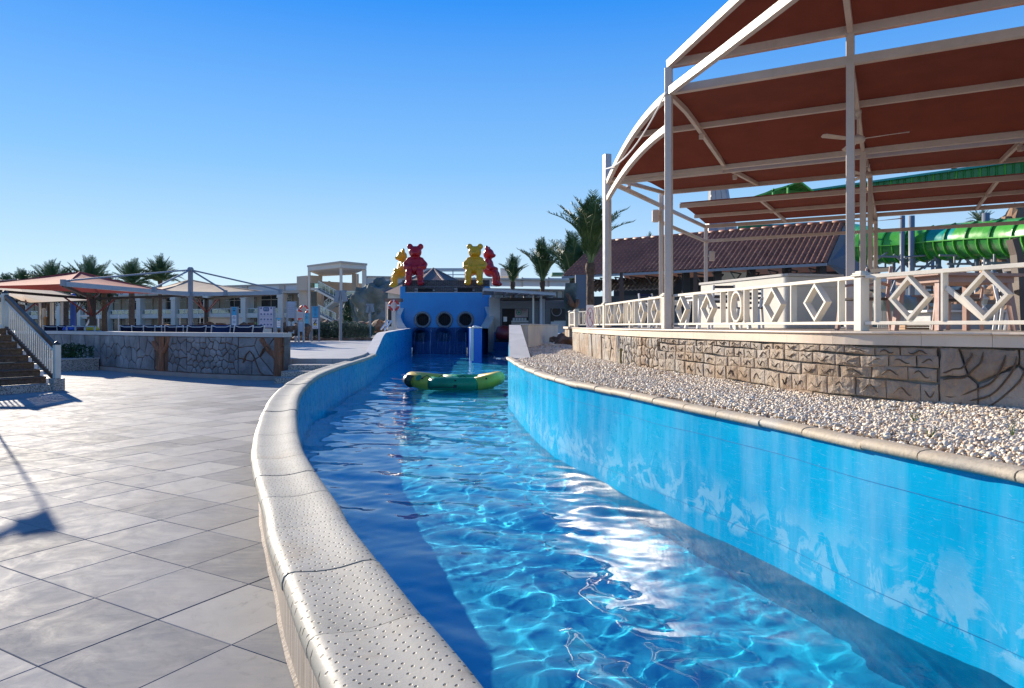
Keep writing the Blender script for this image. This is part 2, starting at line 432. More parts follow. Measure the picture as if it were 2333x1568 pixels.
m=NT('terrazzo',.5); f=m.voro(55,out='Color'); bw=m.n('RGBToBW'); m.l(f,bw.inputs[0]); m.col(m.ramp(bw.outputs[0],[(.3,(.12,.11,.10)),(.45,(.35,.31,.27)),(.7,(.52,.48,.42))])); TERR=m.mat
GLASS=NT('dark_glass',.06); GLASS.col(GLASS.ramp(GLASS.noise(.25,3,co=GLASS.geo()),[(.35,(.015,.018,.022)),(.6,(.06,.065,.07)),(.75,(.16,.17,.18))])); GLASS=GLASS.mat
gm=bpy.data.materials.new('clear_glass'); gm.use_nodes=True; n_=gm.node_tree; pb=n_.nodes['Principled BSDF']; n_.nodes.remove(pb)
gl=n_.nodes.new('ShaderNodeBsdfGlossy'); gl.inputs['Roughness'].default_value=.05; tr=n_.nodes.new('ShaderNodeBsdfTransparent'); tr.inputs[0].default_value=(.72,.86,.86,1)
mx=n_.nodes.new('ShaderNodeMixShader'); mx.inputs[0].default_value=.14; n_.links.new(tr.outputs[0],mx.inputs[1]); n_.links.new(gl.outputs[0],mx.inputs[2]); n_.links.new(mx.outputs[0],n_.nodes['Material Output'].inputs[0]); CGLASS=gm
# shade cloth: a woven sheet that lets some sunlight through
def cloth(name,c,trans=.35,rough=.9):
    m=NT(name,rough,.2); f=m.noise(1.5,4,co=m.co((1,1,1)))
    cc=m.ramp(f,[(.3,tuple(x*.85 for x in c)),(.7,tuple(min(1,x*1.1) for x in c))]); m.col(cc)
    w=m.n('TexWave'); w.inputs['Scale'].default_value=60; m.l(m.co(),w.inputs['Vector']); m.bump(w.outputs['Fac'],.15,.003)
    t=m.n('BsdfTranslucent'); m.l(cc,t.inputs['Color']); x=m.n('MixShader'); x.inputs[0].default_value=trans
    o=m.nt.nodes['Material Output']; m.l(m.b.outputs[0],x.inputs[1]); m.l(t.outputs[0],x.inputs[2]); m.l(x.outputs[0],o.inputs[0]); return m.mat
CANVAS=cloth('maroon_shade_cloth',(.155,.037,.022),.15)
REDCL=cloth('salmon_shade_cloth',(.46,.095,.085),.12)
BEIGECL=cloth('beige_shade_cloth',(.56,.43,.31),.22)
FRAME=plain('canopy_cream_paint',(.60,.50,.42),.45,.08,1.5,.05,.002,dirt=((.36,.25,.17),.35))
m=NT('blue_wall_paint',.4); m.col(m.ramp(m.noise(.5,5),[(.3,(.002,.21,.52)),(.7,(.004,.29,.64))])); m.bump(m.noise(1.5,2),.2,.03); BLUEW=m.mat
m=NT('blue_divider_paint',.35); m.col(m.ramp(m.noise(.5,5),[(.3,(.002,.12,.48)),(.7,(.004,.17,.6))])); BLUED=m.mat
m=NT('wet_dark_tile',.12,.7); br=m.n('TexBrick'); br.inputs['Scale'].default_value=1; br.inputs['Brick Width'].default_value=.16; br.inputs['Row Height'].default_value=.16; br.offset=0; br.inputs['Mortar Size'].default_value=.008
sx=m.n('SeparateXYZ'); m.l(m.geo(),sx.inputs[0]); cx=m.n('CombineXYZ'); m.l(sx.outputs['X'],cx.inputs[0]); m.l(sx.outputs['Z'],cx.inputs[1]); m.l(cx.outputs[0],br.inputs['Vector'])
br.inputs['Color1'].default_value=(.006,.018,.06,1); br.inputs['Color2'].default_value=(.008,.026,.085,1); br.inputs['Mortar'].default_value=(.02,.05,.12,1); m.col(br.outputs['Color'])
m.bump(m.noise(1,3,co=m.co((14,14,1.5))),.4,.02); WETT=m.mat
SLATE=NT('slate_brick',.45); SLATE.col(SLATE.ramp(SLATE.rand(),[(0,(.018,.020,.028)),(1,(.05,.055,.072))])); SLATE=SLATE.mat
GROOVESHADE=plain('carved_shadow_brown',(.13,.09,.06),.9,.3,3,.3,.01,bscale=30)  # for raised strips that imitate the shade inside carved grooves
MORTAR=plain('pale_mortar',(.34,.35,.40),.9)
PIPE=plain('grey_pipe_ring',(.17,.20,.22),.35,.2,4,.2)
BLACKV=plain('black_void',(.006,.006,.008),.8,.1,2,0)
REDG=plain('red_gelcoat',(.42,.012,.02),.3,.10,1.0,0,spec=.4)
YELG=plain('yellow_gelcoat',(.74,.37,.012),.3,.10,1.0,0,spec=.4)
LEAF=NT('palm_leaf',.5,.4); LEAF.col(LEAF.ramp(LEAF.noise(1.3,4),[(.3,(.025,.06,.016)),(.55,(.065,.13,.04)),(.75,(.15,.21,.08))])); LEAF=LEAF.mat
RACH=plain('palm_rachis',(.17,.22,.08),.6,.2,3,0)
PTRUNK=NT('palm_trunk',.9); f=PTRUNK.noise(5,6,.7); PTRUNK.col(PTRUNK.ramp(f,[(.3,(.045,.028,.018)),(.6,(.15,.09,.055)),(.8,(.25,.17,.11))])); PTRUNK.bump(PTRUNK.noise(12,4),.8,.03); PTRUNK=PTRUNK.mat
def leafmat(n,a,b,c):
    m=NT(n,.6,.3); m.col(m.ramp(m.noise(2.5,4),[(.3,a),(.55,b),(.78,c)])); return m.mat
SAGE=leafmat('sage_leaf',(.05,.07,.04),(.15,.19,.13),(.30,.34,.25))
BRIGHT=leafmat('bright_hedge_leaf',(.05,.12,.01),(.12,.26,.02),(.24,.40,.05))
DARKL=leafmat('dark_shrub_leaf',(.008,.03,.008),(.02,.07,.018),(.06,.14,.04))
CASU=leafmat('casuarina_leaf',(.015,.025,.012),(.045,.06,.03),(.09,.10,.06))
def rockmat(n,a,b,c,sc=1.2):
    m=NT(n,.85); f=m.noise(sc,8,.65,dist=.4); m.col(m.ramp(f,[(.3,a),(.5,b),(.72,c)])); m.bump(m.noise(sc*4,8,.7),.9,.08); return m.mat
ROCKB=rockmat('brown_rock',(.07,.035,.02),(.20,.11,.065),(.36,.24,.16))
ROCKG=rockmat('grey_rock',(.05,.06,.055),(.13,.15,.13),(.33,.32,.28),.8)
ROCKT=rockmat('tan_rock',(.10,.05,.025),(.32,.19,.11),(.52,.36,.24),.6)
# relief walls
m=NT('painted_relief_stone',.7); g3=m.geo(); rd=m.rand()
cc=m.ramp(m.noise(1.3,5,.65,co=g3),[(.3,(.065,.062,.065)),(.5,(.17,.17,.18)),(.72,(.30,.30,.31))])
cc=m.mix(m.ramp(m.noise(.8,3,co=g3),[(.5,0.),(.7,.45)]),cc,(.14,.11,.12)); cc=m.mix(.16,cc,m.ramp(rd,[(0,.05),(1,.5)]))
m.col(cc); m.bump(m.noise(16,6,.7,co=g3),.6,.015); PSTONE=m.mat
PGROOVE=plain('painted_relief_joint',(.16,.085,.05),.9,.35,2,.4,.01,bscale=20)
PTREE=NT('painted_relief_bark',.85); f=PTREE.noise(2,6,.7,co=PTREE.co((7,7,1))); PTREE.col(PTREE.ramp(f,[(.3,(.10,.04,.02)),(.6,(.28,.12,.06)),(.8,(.36,.20,.13))])); PTREE.bump(f,.8,.03); PTREE=PTREE.mat
m=NT('carved_cement_stone',.85); g3=m.geo(); rd=m.rand()
cc=m.ramp(m.noise(1.7,6,.7,co=g3),[(.3,(.20,.12,.07)),(.5,(.34,.23,.14)),(.72,(.46,.35,.24))])
cc=m.mix(m.ramp(m.noise(.9,4,co=g3,dist=.6),[(.42,0.),(.62,.75)]),cc,(.40,.38,.34)); cc=m.mix(.12,cc,m.ramp(rd,[(0,.12),(1,.6)]))
w=m.n('TexWave'); w.inputs['Scale'].default_value=7; w.inputs['Distortion'].default_value=7; w.inputs['Detail'].default_value=3; m.l(g3,w.inputs['Vector'])
m.col(cc); m.bump(m.math('ADD',m.math('MULTIPLY',w.outputs['Fac'],.45),m.noise(34,6,.75,co=g3)),.8,.016); CSTONE=m.mat
CGROOVE=plain('carved_cement_joint',(.31,.29,.26),.9,.35,3,.5,.01,bscale=30)
LIMEST=NT('slab_limestone',.6); g3=LIMEST.geo(); cc=LIMEST.ramp(LIMEST.noise(1.1,4,co=g3),[(.3,(.60,.47,.35)),(.6,(.70,.58,.45)),(.8,(.60,.56,.44))])
cc=LIMEST.mix(LIMEST.ramp(LIMEST.noise(2.5,6,.75,co=g3,dist=.5),[(.60,0.),(.72,.5)]),cc,(.42,.27,.13)); LIMEST.col(cc); LIMEST.bump(LIMEST.noise(30,3,co=g3),.15,.004); LIMEST=LIMEST.mat
CAPST=plain('grey_cap_stone',(.50,.48,.46),.6,.1,1.5,.15,.004)
ROOFT=NT('glazed_roof_tile',.5,.4); ROOFT.col(ROOFT.mix(.4,ROOFT.ramp(ROOFT.noise(.6,5,co=ROOFT.geo()),[(.3,(.22,.075,.045)),(.6,(.40,.15,.085)),(.8,(.55,.29,.2))]),ROOFT.ramp(ROOFT.rand(),[(0,(.18,.06,.04)),(1,(.5,.2,.12))]))); ROOFT=ROOFT.mat
GREENG=plain('green_fibreglass',(.018,.19,.03),.25,.15,.6,.03)
LGREENG=plain('light_green_fibreglass',(.07,.36,.035),.25,.12,.6,.03)
TEALG=plain('teal_fibreglass',(.006,.28,.22),.22,.1,.6,.03)
PINKW=plain('pinkish_wood_paint',(.42,.26,.21),.6,.1,3,.1)
# ------------------------------------------------------------------ ground sheets
FARG=plain('pale_paving',(.46,.44,.41),.55,.08,.3,0)
mb=MB(); mb.prism([(-1200,58),(1200,58),(1200,1500),(-1200,1500)],.4,.59)
mb.prism([(-1200,-200),(-34,-200),(-34,57.99),(-1200,57.99)],-.2,.585)
mb.prism([(22,-200),(1200,-200),(1200,57.99),(22,57.99)],.4,.584)
mb.prism([(-33.99,-200),(21.99,-200),(21.99,-6.2),(-33.99,-6.2)],-.5,-.03)
struct(mb.build('ground',FARG))
m=NT('upper_deck_paving',.34,.5); g3=m.geo(); br=m.n('TexBrick'); br.offset=0; br.inputs['Brick Width'].default_value=.6; br.inputs['Row Height'].default_value=.6; br.inputs['Mortar Size'].default_value=.006; br.inputs['Scale'].default_value=1
mp=m.n('Mapping'); mp.inputs['Rotation'].default_value=(0,0,R(60)); m.l(g3,mp.inputs['Vector']); m.l(mp.outputs[0],br.inputs['Vector'])
br.inputs['Color1'].default_value=(.30,.30,.30,1); br.inputs['Color2'].default_value=(.38,.375,.37,1); br.inputs['Mortar'].default_value=(.25,.24,.23,1)
m.col(br.outputs['Color']); m.rough(.6); UPD=m.mat
WALLB=[(-21,29.5),(-18,27.6),(-15.1,25.4),(-12.5,23.3),(-9.97,21.6),(-8.2,20.75),(-6.62,20.2)]
mb=MB(); mb.prism([(-34,29),(-21.0,29.8),(-18,27.9),(-15.1,25.7),(-12.5,23.6),(-9.97,21.9),(-8.2,21.1),(-4.95,21.1),(-5.12,24),(-5.4,26),(-5.9,29),(-6.5,33),(-7.0,40),(-7.4,48),(-9.0,52),(-9,58),(-34,58)],.3,.6)
struct(mb.build('upper_pool_deck',UPD))
# three terrazzo steps beside the channel wall
def step_poly(y,y2): return [(-6.55,y),(-4.80,y-.05),(-4.92,y2),(-6.55,y2)]
st_=thing('deck_steps','speckled terrazzo steps between the painted wall and the blue channel','steps',(-5.7,20.3,0))
for k,(y,z) in enumerate(((19.2,.15),(19.75,.30),(20.35,.45))):
    mb=MB(); mb.prism(step_poly(y,21.1),z-.15+(.001 if k else -.1),z); mb.build('step',TERR,st_)

# lower deck: bedding and the marble tiles
tA=Vector((-.868,.497)); tA.normalize(); tB=Vector((-tA.y,-tA.x)); tB=Vector((tA.y,-tA.x)); 
if tB.y<0: tB=-tB
T0=Vector((-2.968,4.382)); TS=.6; GAP=.003
deck=thing('lower_deck','grey marble tiled deck curving along the left river wall','deck',(-8,8,0)); del deck['category']; del deck['label']; deck['kind']='structure'
lc=[Vector((lin[i].x+lnrm[i].x*.16,lin[i].y+lnrm[i].y*.16)) for i in range(len(lin))]
mb=MB(); mb.prism([(-33.98,-6.19)]+[(p.x,p.y) for p in lc if p.y<20.5]+[(-6.6,20.6),(-8.2,21.2),(-9.97,22),(-12.5,23.7),(-15.1,25.8),(-18,28),(-21,29.9),(-33.98,29.5)],-.3,-.012)
mb.build('bedding',JOINT,deck)
lca=np.array([[p.x,p.y] for p in lc])
def near_wall(c):
    d=((lca-np.array(c))**2).sum(1); i=int(d.argmin()); i=min(max(i,1),len(lc)-2)
    t=(lc[i+1]-lc[i-1]).normalized(); nrm=Vector((-t.y,t.x)); return lc[i],nrm,math.sqrt(d[i])
def clip(poly,p,n):
    out=[]
    for i in range(len(poly)):
        a=poly[i]; b=poly[(i+1)%len(poly)]; da=(a-p).dot(n); db=(b-p).dot(n)
        if da>=0: out.append(a)
        if (da>=0)!=(db>=0): out.append(a+(b-a)*(da/(da-db)))
    return out
def tile_mb(mb,poly,z=0,bev=.004):
    n=len(poly); c=sum(poly,Vector((0,0)))/n
    ins=[p+(c-p).normalized()*bev*1.4 for p in poly]
    vs=[(p.x,p.y,z) for p in ins]+[(p.x,p.y,z-bev*.6) for p in poly]+[(p.x,p.y,z-.03) for p in poly]
    mb.add(vs,[tuple(range(n))]+[(n+k,n+(k+1)%n,(k+1)%n,k) for k in range(n)]+[(2*n+k,2*n+(k+1)%n,n+(k+1)%n,n+k) for k in range(n)])
half=TS/2-GAP/2
sq=[tA*half*a+tB*half*b for a,b in ((-1,-1),(1,-1),(1,1),(-1,1))]
if (sq[1]-sq[0]).x*(sq[2]-sq[1]).y-(sq[1]-sq[0]).y*(sq[2]-sq[1]).x<0: sq=sq[::-1]
_m=MB(); tile_mb(_m,sq); tile_obj=_m.build('tile',TILE,None,recalc=False); tile_me=tile_obj.data; bpy.data.objects.remove(tile_obj)
cand=[]
for i in range(-30,60):
    for j in range(-30,60):
        c=T0+tA*TS*(i+.5)+tB*TS*(j+.5)
        if c.y<-5 or c.y>29 or c.x<-33 or c.x>1: continue
        # the painted wall bounds the deck
        wy=np.interp(c.x,[w[0] for w in WALLB],[w[1] for w in WALLB])+.25
        if c.y>wy: continue
        p,n_,d=near_wall((c.x,c.y))
        if (c-p).dot(n_)<-.2 : continue
        if c.x>-4 and c.y>20: continue
        u=1166.5+F*c.x/max(c.y,.1) if c.y>.3 else -9999
        inview = c.y>1.0 and u>-420
        cand.append(((c-Vector((0,0))).length if inview else 1e4+c.length, c, d))
cand.sort(key=lambda q:q[0]); nn=0; far=MB()
for k,(q,c,d) in enumerate(cand):
    poly=[c+s_ for s_ in sq]
    if d<.6:
        p,n_,d2=near_wall((c.x,c.y)); poly=clip(poly,p,n_)
        if len(poly)<3: continue
    full=len(poly)==4 and d>=.45
    jz=rng.uniform(-.0015,.0015)
    if nn<299 and q<1e4:
        nn+=1
        if full:
            o=inst('tile',tile_me,deck,(c.x+8,c.y-8,jz),(rng.normal(0,.0012),rng.normal(0,.0012),0))
        else:
            t_=MB(); tile_mb(t_,poly,jz); t_.build('tile',TILE,deck,recalc=False)
    else: tile_mb(far,poly,jz)
stuff(far.build('distant_tiles',TILE,deck,recalc=False))

# ------------------------------------------------------------------ left river wall with its coping stones
lw=thing('river_wall','low curved wall with pitted bullnose coping, left bank of the blue river','wall',(-1.5,5,0))
L_FAR=[(-5.1,26),(-5.5,29),(-6.0,33),(-6.5,40),(-6.92,48.0)]
lfar=smooth_path(L_FAR,.8); lfn=normals2(lfar,1)
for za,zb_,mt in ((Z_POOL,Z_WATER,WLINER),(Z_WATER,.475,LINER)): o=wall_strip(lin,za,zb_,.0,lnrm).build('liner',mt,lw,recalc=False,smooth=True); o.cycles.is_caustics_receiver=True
mb=MB(); wall_strip(lin,-.1,.475,.30,lnrm,mb)
o=mb.build('plastered_face',STRIA,lw,recalc=False,smooth=True)
mb=MB(); vs=[]   # core top
for k,p in enumerate(lin):
    vs+=[(p.x+lnrm[k].x*.01,p.y+lnrm[k].y*.01,.47),(p.x+lnrm[k].x*.29,p.y+lnrm[k].y*.29,.47)]
mb.add(vs,[(2*i,2*i+1,2*i+3,2*i+2) for i in range(len(lin)-1)]); mb.build('core',JOINT,lw)
# small rough mortar fillet at the foot of the wall
mb=MB(); vs=[]
for k,p in enumerate(lin):
    a=.30+.018+rng.uniform(-.004,.004)
    vs+=[(p.x+lnrm[k].x*.298,p.y+lnrm[k].y*.298,.02),(p.x+lnrm[k].x*a,p.y+lnrm[k].y*a,.001+rng.uniform(0,.006))]
mb.add(vs,[(2*i,2*i+1,2*i+3,2*i+2) for i in range(len(lin)-1)]); mb.build('mortar_fillet',STRIA,lw)
fine=smooth_path(L_IN,.055); fn=normals2(fine,1)
PROF=[(-.02,-.045),(-.042,-.036),(-.050,-.012),(-.048,.015),(-.036,.035),(-.010,.046),(.03,.048),(.08,.040),(.13,.032),(.18,.029),(.235,.030),(.285,.036),(.325,.041),(.352,.038),(.370,.024),(.378,-.002),(.376,-.034),(.360,-.048),(.31,-.05)]
def coping(parent,path,nrm,prof,zc,L,mat,name,step,jit=.004,stop=None,seed=3):
    r=random.Random(seed); i=0; per=max(2,int(round(L/step)))
    while i<len(path)-1:
        e=min(len(path)-1,i+per+r.choice((-1,0,0,1)))
        if len(path)-1-e<3: e=len(path)-1
        mb=MB(); vs=[]; n=len(prof); dz=r.uniform(-jit,jit); do=r.uniform(-jit,jit)
        for k in range(i,e+1):
            t=(path[min(k+1,len(path)-1)]-path[max(k-1,0)]); t=Vector((t.x,t.y)).normalized()
            off=(.005 if k==i else (-.005 if k==e else 0))
            sh=.0015 if k in (i,e) else 0
            for (s_,z) in prof:
                cz=sum(q[1] for q in prof)/n
                ss=s_+do; zz=z-(sh*(1 if z>0 else 0))
                vs.append((path[k].x+nrm[k].x*ss+t.x*off,path[k].y+nrm[k].y*ss+t.y*off,zc+zz+dz))
            if k==i or k==e:
                pass
        fs=[]; K=e-i+1
        for a in range(K-1):
            for b in range(n-1): fs.append((a*n+b,a*n+b+1,(a+1)*n+b+1,(a+1)*n+b))
            fs.append((a*n+n-1,a*n,(a+1)*n,(a+1)*n+n-1))
        mb.add(vs,fs); mb.add(vs[:n],[tuple(range(n))]); mb.add(vs[-n:],[tuple(range(n))[::-1]]); o=mb.build(name,mat,parent)
        me=o.data; me.polygons.foreach_set('use_smooth',[len(p.vertices)==4 for p in me.polygons])
        i=e
coping(lw,fine,fn,PROF,.50,.66,COPING,'coping_stone',.055)
# taller far stretch of the same wall: sloping grey end face, level white top
mb=MB(); mb.mi=0
def ztop(y): return float(np.interp(y,[26,26.4,33,33.3,48],[.54,.60,1.24,1.26,1.42]))
vs=[]; 
for k,p in enumerate(lfar):
    w=.36 if k else .36; z=ztop(p.y)
    vs+=[(p.x,p.y,Z_POOL),(p.x,p.y,z),(p.x+lfn[k].x*.4,p.y+lfn[k].y*.4,z),(p.x+lfn[k].x*.4,p.y+lfn[k].y*.4,-.1)]
for i in range(len(lfar)-1):
    a=4*i; b=4*i+4
    mb.mi=0; mb.add([vs[a],vs[a+1],vs[b+1],vs[b]],[(0,1,2,3)])
    mb.mi=1; mb.add([vs[a+1],vs[a+2],vs[b+2],vs[b+1]],[(0,1,2,3)]); mb.add([vs[a+2],vs[a+3],vs[b+3],vs[b+2]],[(0,1,2,3)])
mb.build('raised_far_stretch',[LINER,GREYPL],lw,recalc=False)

# ------------------------------------------------------------------ right river wall
rw=thing('river_wall','tall light blue wall with sandy edge stones, below the white gravel','wall',(1.2,8,.7))
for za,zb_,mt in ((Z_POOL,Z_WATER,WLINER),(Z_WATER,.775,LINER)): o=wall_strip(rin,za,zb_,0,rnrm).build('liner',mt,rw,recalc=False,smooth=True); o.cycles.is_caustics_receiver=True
# two thin welded seams of the liner
for z in (.56,-.16):
    mb=MB(); vs=[]
    for k,p in enumerate(rin):
        zz=z+.006*math.sin(k*.37)+.004*math.sin(k*1.1)
        vs+=[(p.x-rnrm[k].x*.003,p.y-rnrm[k].y*.003,zz),(p.x-rnrm[k].x*.003,p.y-rnrm[k].y*.003,zz+.0035)]
    mb.add(vs,[(2*i,2*i+1,2*i+3,2*i+2) for i in range(len(rin)-1)]); mb.build('liner_seam',SEAM,rw,recalc=False)
fine=smooth_path(R_IN,.075); fn=normals2(fine,-1)
PROF2=[(-.02,-.03),(-.038,-.02),(-.045,.0),(-.040,.022),(-.02,.036),(.02,.042),(.08,.042),(.11,.036),(.12,.0),(.11,-.03)]
coping(rw,fine,fn,PROF2,.79,.55,EDGE,'edge_stone',.075,.006,seed=5)
# sloping pylon and cream wall at the far end of the gravel
mb=MB(); mb.mi=0
A=[Vector((-.07,17.1,Z_POOL)),Vector((.50,17.1,Z_POOL)),Vector((.50,17.1,.78)),Vector((-.07,17.1,.78))]
q=[(-.07,17.1,Z_POOL),(.46,17.1,Z_POOL),(.46,17.1,.80),(-.07,17.1,.80),(-.10,24.0,1.62),(.30,24.0,1.62),(-.10,24.0,Z_POOL),(.30,24.0,Z_POOL)]
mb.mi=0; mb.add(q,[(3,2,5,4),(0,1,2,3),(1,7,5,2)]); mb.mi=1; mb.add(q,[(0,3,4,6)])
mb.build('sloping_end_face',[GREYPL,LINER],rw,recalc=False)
cw=[Vector((-.10,24.0)),Vector((-.15,30)),Vector((.0,38))]
cwr=[Vector((.48,23.9)),Vector((1.3,30.5)),Vector((2.38,37.2))]
mb=MB(); mb.prism([(.304,24.0),(.56,23.9),(1.4,30.5),(2.46,37.2),(2.2,37.35),(1.15,30.6)],.4,1.61)
mb.build('cream_back_wall',CREAM,rw)
mb=MB(); mb.prism([(.28,23.9),(.60,23.85),(1.44,30.5),(2.50,37.2),(2.16,37.4),(1.11,30.6)],1.615,1.66); mb.build('wall_cap',GREYPL,rw)
mb=MB(); mb.prism([(-.10,24.0),(.304,24.0),(1.15,30.6),(1.15,56),(-.15,56),(-.15,30)],-.5,.75); mb.build('planter_fill',CREAM,rw)
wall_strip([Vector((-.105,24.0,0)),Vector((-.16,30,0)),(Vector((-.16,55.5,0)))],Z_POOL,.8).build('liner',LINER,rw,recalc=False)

# ------------------------------------------------------------------ gravel bed
TW=[(4.95,-6),(5.3,0),(5.25,4.5),(4.85,6.2),(4.25,6.95),(3.8,7.45),(3.5,8.1),(3.2,9.5),(2.85,11),(2.42,13.2),(2.12,18),(2.0,22)]   # foot of the terrace wall
tw=smooth_path(TW,.2); twn=normals2(tw,1)   # normal towards the gravel (left)
SAND=plain('dry_sand',(.40,.33,.26),.95,.2,6,.6,.02,bscale=40)
rl=[Vector((p.x+rnrm[k].x*.06,p.y+rnrm[k].y*.06)) for k,p in enumerate(rin)]
mb=MB(); mb.prism([(p.x,p.y) for p in rl]+[(.46,17.2),(.5,23.9),(1.4,30.5),(2.4,37.2),(4.5,44),(9,44),(9,23)]+[(p.x+.15,p.y) for p in tw[::-1]],.3,.765)
struct(mb.build('gravel_bed_soil',SAND))
def gravel():
    rr=np.random.default_rng(11)
    ico=bpy.data.meshes.new('i'); bm=bmesh.new(); bmesh.ops.create_icosphere(bm,subdivisions=2,radius=1); bm.to_mesh(ico); bm.free()
    V2=np.array([v.co[:] for v in ico.vertices]); F2=np.array([p.vertices[:] for p in ico.polygons]); bpy.data.meshes.remove(ico)
    ico=bpy.data.meshes.new('i'); bm=bmesh.new(); bmesh.ops.create_icosphere(bm,subdivisions=1,radius=1); bm.to_mesh(ico); bm.free()
    V1=np.array([v.co[:] for v in ico.vertices]); F1=np.array([p.vertices[:] for p in ico.polygons]); bpy.data.meshes.remove(ico)
    LY=np.array([p.y for p in rl]); LX=np.array([p.x for p in rl]); TY=np.array([p.y for p in tw]); TX=np.array([p.x for p in tw])
    ox=np.argsort(TY); TY=TY[ox]; TX=TX[ox]
    Vs=[];Fs=[];b=0
    def batch(n,y0,y1,V,Fc,smin,smax):
        nonlocal b
        y=rr.uniform(y0,y1,n); x0=np.interp(y,LY,LX)+.085; x1=np.interp(y,TY,TX,right=2.3)+.02
        x0=np.where(y>17.2,.5+np.maximum(y-24,0)*.14,x0)
        x=rr.uniform(-.2,6,n); k=(x>x0)&(x<x1); x=x[k]; y=y[k]; n=len(x)
        s=rr.uniform(smin,smax,n)*rr.choice([.7,1,1,1.25],n)
        edge=np.minimum(x-np.interp(y,LY,LX),.4)
        z=.775+.022*np.sin(3*x+y)+.02*rr.random(n)+.02*(edge>.2)
        # random rotation matrices
        q=rr.normal(size=(n,4)); q/=np.linalg.norm(q,axis=1)[:,None]; a,bb,c,d=q.T
        Rm=np.stack([np.stack([1-2*(c*c+d*d),2*(bb*c-a*d),2*(bb*d+a*c)],-1),np.stack([2*(bb*c+a*d),1-2*(bb*bb+d*d),2*(c*d-a*bb)],-1),np.stack([2*(bb*d-a*c),2*(c*d+a*bb),1-2*(bb*bb+c*c)],-1)],1)
        sc=np.stack([rr.uniform(.85,1.35,n),rr.uniform(.6,1.0,n),rr.uniform(.45,.85,n)],-1)*s[:,None]
        lump=1+rr.normal(0,.10,(n,len(V)))
        P_=V[None]*lump[:,:,None]*sc[:,None,:]; P_=np.einsum('nij,nkj->nki',Rm,P_); P_[:,:,2]*=.8
        P_+=np.stack([x,y,z],-1)[:,None,:]
        Vs.append(P_.reshape(-1,3)); Fs.append((Fc[None]+(np.arange(n)*len(V))[:,None,None]+b).reshape(-1,3)); b+=n*len(V)
    batch(int(36000),2.4,6.5,V2,F2,.0105,.0215)
    batch(int(38000),6.5,11,V1,F1,.012,.024)
    batch(int(40000),11,24,V1,F1,.015,.028)
    batch(int(9000),24,36,V1,F1,.03,.05)
    V=np.concatenate(Vs); Fc=np.concatenate(Fs).astype(np.int32)
    me=bpy.data.meshes.new('white_gravel'); me.vertices.add(len(V)); me.vertices.foreach_set('co',V.ravel()); me.loops.add(Fc.size); me.loops.foreach_set('vertex_index',Fc.ravel())
    me.polygons.add(len(Fc)); me.polygons.foreach_set('loop_start',np.arange(0,Fc.size,3,dtype=np.int32)); me.polygons.foreach_set('loop_total',np.full(len(Fc),3,np.int32)); me.polygons.foreach_set('use_smooth',[True]*len(Fc)); me.update(calc_edges=True)
    m=NT('gravel_pebble',.55); g=m.n('NewGeometry'); rpi=g.outputs['Random Per Island']
    cc=m.ramp(rpi,[(0,(.70,.60,.44)),(.35,(.86,.79,.65)),(.55,(.78,.64,.46)),(.74,(.60,.43,.27)),(.88,(.84,.75,.60)),(.985,(.30,.17,.11)),(1,(.35,.30,.25))])
    cc=m.mix(m.ramp(m.noise(30,3),[(.4,0.),(.8,.4)]),cc,(.55,.42,.30)); m.col(m.mix(m.ramp(m.noise(1.1,4,.6),[(.5,0.),(.72,.45)]),cc,(.36,.27,.18))); me.materials.append(m.mat)
    o=bpy.data.objects.new('white_gravel',me); C.objects.link(o); stuff(o); return o
gravel()
# ------------------------------------------------------------------ relief walls: real stones on a curved face
def voronoi_cells(w,h,pts):
    cells=[]
    for i,p in enumerate(pts):
        poly=[Vector((0,0)),Vector((w,0)),Vector((w,h)),Vector((0,h))]
        for j,q in enumerate(pts):
            if i==j: continue
            d=q-p
            if d.length>2.2: continue
            n=-d.normalized(); poly=clip(poly,(p+q)/2,n)
            if len(poly)<3: break
        if len(poly)>=3: cells.append(poly)
    return cells
def shrink(poly,g):
    out=poly
    n=len(poly); A=sum(poly[k].x*poly[(k+1)%n].y-poly[(k+1)%n].x*poly[k].y for k in range(n))
    for k in range(n):
        a=poly[k]; b=poly[(k+1)%n]; t=(b-a)
        if t.length<1e-5: continue
        t.normalize(); nn=Vector((-t.y,t.x))*(1 if A>0 else -1)
        out=clip(out,a+nn*g,nn)
        if len(out)<3: return None
    return out
class Face:
    """a curved vertical face: s along the path, z up, d out of it"""
    def __init__(f,path,nrm,lean=0,z0=0):
        f.p=path; f.n=nrm; f.s=[0]; f.lean=lean; f.z0=z0
        for i in range(1,len(path)): f.s.append(f.s[-1]+(path[i]-path[i-1]).to_2d().length if len(path[i])>2 else f.s[-1]+(path[i]-path[i-1]).length)
        f.L=f.s[-1]
    def at(f,s,z,d):
        x=np.interp(s,f.s,[p.x for p in f.p]); y=np.interp(s,f.s,[p.y for p in f.p])
        nx=np.interp(s,f.s,[p.x for p in f.n]); ny=np.interp(s,f.s,[p.y for p in f.n]); d=d+f.lean*(z-f.z0)*-1
        return Vector((x+nx*d,y+ny*d,z))
